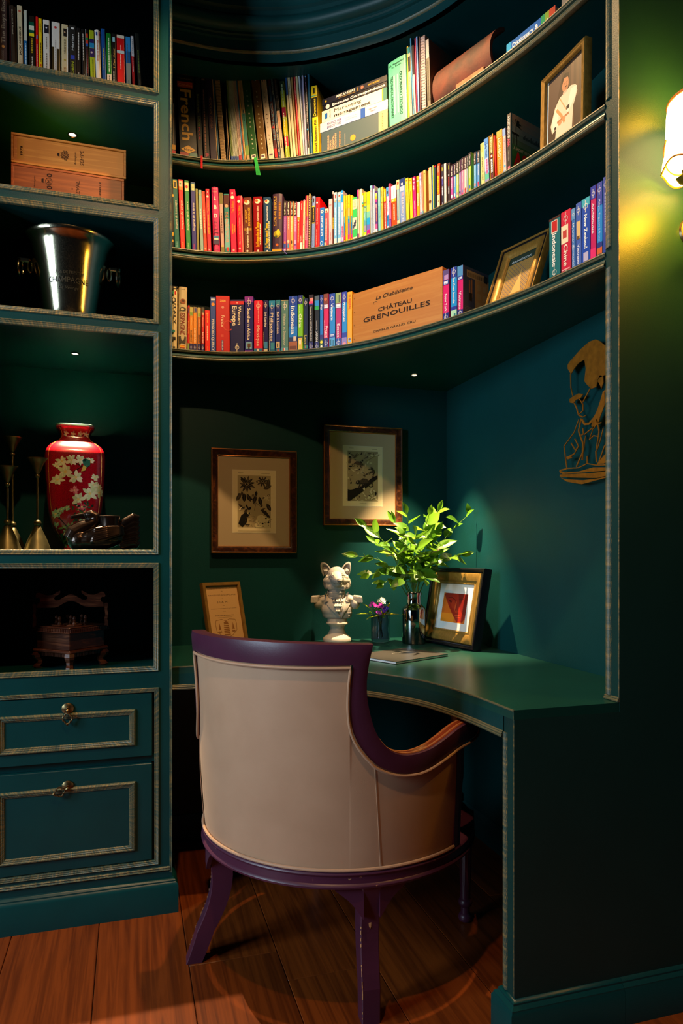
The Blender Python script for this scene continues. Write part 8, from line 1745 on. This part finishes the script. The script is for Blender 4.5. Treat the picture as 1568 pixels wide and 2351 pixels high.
# ------------------------------------------------------------ wall sconce
t = thing('wall_sconce', 'lit wall lamp with frilled shade and leaf cup at the right edge', 'lamp', (1.262, YP, 2.0))
mS, nt_, bS = nm('lit_silk_shade'); bS.inputs['Base Color'].default_value = (.8, .6, .3, 1); bS.inputs['Emission Color'].default_value = (1.0, .66, .20, 1); bS.inputs['Emission Strength'].default_value = 14; M_shade = mS
M_shtrim = simple('amber_shade_trim', '#c86a14', .6)
SX_, SY_ = 1.270, 1.300; F = Matrix.Translation((SX_, SY_, CAMZ))
m = MB(); n_ = 60; rows = []
for r_, z_ in ((.074, 1.048), (.077, 1.02), (.0785, .97), (.080, .935), (.085, .912), (.087, .899)):
    rows.append([F @ Vector(((r_+(.002*cos(12*2*pi*q/n_) if z_ < .95 else .0012*cos(20*2*pi*q/n_)))*cos(2*pi*q/n_), (r_+.002*cos(12*2*pi*q/n_))*sin(2*pi*q/n_), z_+(.006*cos(6*2*pi*q/n_) if z_ < .9 else 0))) for q in range(n_)])
m.grid(rows, False, True); m.build('shade', M_shade, t, smooth=True)
m = MB(); m.tube([F @ Vector((.0745*cos(2*pi*q/40), .0745*sin(2*pi*q/40), 1.050)) for q in range(40)], .0035, 6, closed=True); m.tube([F @ Vector((.0875*cos(2*pi*q/60), .0875*sin(2*pi*q/60), .899+.006*cos(6*2*pi*q/60))) for q in range(60)], .0022, 5, closed=True)
for s in (0, pi): m.tube([F @ Vector((.0815*cos(s-2.6+2.2*q/14), .0815*sin(s-2.6+2.2*q/14), .965-.045*sin(pi*q/14))) for q in range(15)], .002, 5)
m.build('shade_trim', M_shtrim, t, smooth=True)
m = MB(); 
m.tube([Vector((SX_, SY_, CAMZ+.86)), Vector((SX_, SY_+.01, CAMZ+.80)), Vector((SX_+.04, SY_+.05, CAMZ+.775)), Vector((SX_+.065, YP-.012, CAMZ+.80))], .006, 8); m.build('arm', M_brass_old, t, smooth=True)
m = MB(); rows = []
for r_, z_ in ((.010, .855), (.030, .862), (.045, .870), (.052, .882)): rows.append([F @ Vector((r_*(1+.10*cos(8*2*pi*q/64)*(1 if r_ > .02 else 0))*cos(2*pi*q/64), r_*(1+.10*cos(8*2*pi*q/64)*(1 if r_ > .02 else 0))*sin(2*pi*q/64), z_)) for q in range(64)])
m.grid(rows, False, True); m.build('leaf_cup', M_brass_old, t, smooth=True)
m = MB(); m.lathe([(0, .0), (.012, 0), (.012, .05), (.009, .052), (0, .052)], 14, F @ Matrix.Translation((0, 0, .862)), cap=False); m.build('candle_sleeve', simple('ivory_sleeve', '#d8c8a0', .5), t)
m = MB(); m.ball((0, 0, .945), .016, 14, 9, sc=(1, 1, 1.6), F=F); m.build('bulb', M_bulb, t, smooth=True)
m = MB(); m.lathe([(.0, .012), (.02, .011), (.034, .006), (.036, 0)], 28, frame((SX_+.065, YP-.0005, CAMZ+.80), (1, 0, 0), (0, 0, 1), (0, -1, 0)), cap=False); m.build('backplate', M_brass_old, t, smooth=True)
for dz, en in ((1.085, 5.0), (.860, 24.0)):
    l = bpy.data.lights.new('sconce_light', 'POINT'); l.energy = en; l.color = (1.0, .48, .02); l.shadow_soft_size = .03
    o = bpy.data.objects.new('sconce_light', l); COL.objects.link(o); o.location = (SX_-.01, SY_-.01, CAMZ+dz); o.parent = t; o.matrix_parent_inverse = PINV[t.name]
# ------------------------------------------------------------ terracotta roof tile
M_terra = simple('old_terracotta', '#6a2c16', .7, col2='#34180e', nscale=14, bump=.5, bscale=120)
zt_ = lipz[2][1]+.001
q0 = on_poly(inset(SC3, .05), 1005); q1 = on_poly(inset(SC3, .03), 1125); e = (q1-q0).normalized(); nrm = e.cross(Vector((0, 0, 1)))
t = thing('roof_tile', 'curved terracotta roof tile leaning in the upper curved shelf', 'roof tile', tuple(Vector((q0.x, q0.y, zt_))))
Lt = (q1-q0).length*1.08; cen = (q0+q1)/2-nrm*.01+Vector((0, 0, zt_+.072))
axis = e; sidev = (Vector((0, 0, 1))*.97-nrm*.24).normalized(); outv = axis.cross(sidev).normalized()
if outv.dot(nrm) < 0: outv = -outv
m = MB(); rows = []
for i in range(13):
    s_ = i/12; rr = .104-.010*s_; row_ = []
    for q in range(17):
        a = radians(-58+116*q/16); row_.append(cen+axis*(Lt*(s_-.5))+sidev*(rr*sin(a))+outv*(rr*cos(a)-.075))
    for q in range(16, -1, -1):
        a = radians(-58+116*q/16); rr2 = rr-.011; row_.append(cen+axis*(Lt*(s_-.5))+sidev*(rr2*sin(a))+outv*(rr2*cos(a)-.075))
    rows.append(row_)
m.grid(rows, False, True); m.face(range(34)); m.face(range(len(m.v)-34, len(m.v))); tl = m.build('tile', M_terra, t, smooth=True)
zmin = min(v.co.z for v in tl.data.vertices)
for v in tl.data.vertices: v.co.z += zt_-zmin+.0005
b0_ = on_poly(IN, 1045); b1_ = on_poly(IN, 1110)
ee_ = (b1_-b0_).normalized(); t2 = thing('wooden_wedge', 'small pale worn wood block propping the roof tile', 'wood block', (b0_.x, b0_.y, zt_))
m = MB(); m.rbox(0, (b1_-b0_).length, 0, .034, -.03, 0, .003, F=frame(Vector((b0_.x, b0_.y, zt_)), ee_, Vector((0, 0, 1)), ee_.cross(Vector((0, 0, 1))))); m.build('block', simple('worn_wood', '#a86a40', .7, noise=.4, nscale=30), t2)
# ------------------------------------------------------------ dictionary lying beyond the tile, and a pale pot at the far right end
def lying2(u0, u1, h, ins):
    path = inset(SC3, ins); return on_poly(path, u0), on_poly(path, u1)
p0, p1 = lying2(1163, 1275, 0, .022); e = (p1-p0).normalized(); n = e.cross(Vector((0, 0, 1))); L = (p1-p0).length; H = .045
t = thing('book', 'thick blue dictionary lying on its side right of the roof tile', 'book', (p0.x, p0.y, zt_)); F = frame(Vector((p0.x, p0.y, zt_)), e, Vector((0, 0, 1)), n)
m = MB(); th = .002; D = .13; out = [(-D, 0), (-.001, 0), (0, .001), (0, H-.001), (-.001, H), (-D, H), (-D, H-th), (-th*2, H-th), (-th*2, th), (-D, th)]
m.prism(out, 0, L, F @ Matrix(((0, 0, 1, 0), (0, 1, 0, 0), (1, 0, 0, 0), (0, 0, 0, 1))), hx('#1c62b0')); m.build('cover', M_matte, t)
m = MB(); m.box(.002, L-.002, th, H-th, -D+.002, -th*2, hx('#cdb890'), F); m.build('page_block', M_matte, t)
A = Art(F, .0004); A.rect(0, L*.1, 0, H, '#2a9ad0'); A.rect(L*.72, L*.80, 0, H, '#2a9a60'); A.rect(L*.80, L*.88, 0, H, '#88a838'); A.rect(L*.88, L, 0, H, '#c84a2c'); A.ell(L*.85, H*.4, .007, .007, '#e8e0d8'); A.ell(L*.85, H*.4, .004, .004, '#c83a30')
A.text('Dictionary &', L*.40, H*.64, .013, L*.54, '#e8ecf0', bold=.03); A.text('Thesaurus', L*.36, H*.25, .012, L*.44, '#e8ecf0', bold=.03); A.text('Chambers', L*.05, H*.5, .004, .016, '#e8ecf0')
A.build('spine_print', M_matte, t)
p0, p1 = lying2(1287, 1316, 0, .030); t = thing('stone_block', 'small pale carved block at the right end of the upper curved shelf', 'ornament', (p0.x, p0.y, zt_)); e = (p1-p0).normalized()
m = MB(); m.rbox(0, (p1-p0).length, 0, .07, -.05, 0, .004, F=frame(Vector((p0.x, p0.y, zt_)), e, Vector((0, 0, 1)), e.cross(Vector((0, 0, 1))))); m.build('block', simple('pale_block', '#9a8a78', .7, noise=.3), t)
# ------------------------------------------------------------ bookmark ribbons hanging over the lips
def ribbon(u, zt0, zb0, c, w, label, sway=.0, tassel=False):
    p = on_poly(inset(SC3, -.012), u); p2 = on_poly(inset(SC3, .02), u); d = ray(u); d.z = 0; d.normalize(); s_ = Vector((d.y, -d.x, 0))
    t = thing('bookmark_ribbon', label, 'bookmark', (p.x, p.y, zt0)); m = MB(); a = Vector((p2.x, p2.y, zt0+.004)); b = Vector((p.x, p.y, zt0+.002)); c_ = Vector((p.x, p.y, zb0))+s_*sway
    for off in ([0] if not tassel else [(-.004+.0016*q) for q in range(6)]):
        ww = w if not tassel else .0009
        m.grid([[a-s_*ww+s_*off, a+s_*ww+s_*off], [b-s_*ww+s_*off, b+s_*ww+s_*off], [c_-s_*ww+s_*off*1.8, c_+s_*ww+s_*off*1.8]], col=hx(c))
    o = m.build('ribbon', M_matte, t, flip=False)
zl1 = lipz[2][1]; zl2 = lipz[1][1]
ribbon(463, zl1, zl1-.045, '#a81018', .0035, 'red ribbon hanging below the black books on the upper curved shelf')
ribbon(586, zl1, zl1-.062, '#1c9a40', .004, 'green tassel hanging below the green yearbook, upper curved shelf', .012, True)
ribbon(648, zl2, zl2-.016, '#6a5ab0', .002, 'violet ribbon hanging below the thick dark purple book', .016)
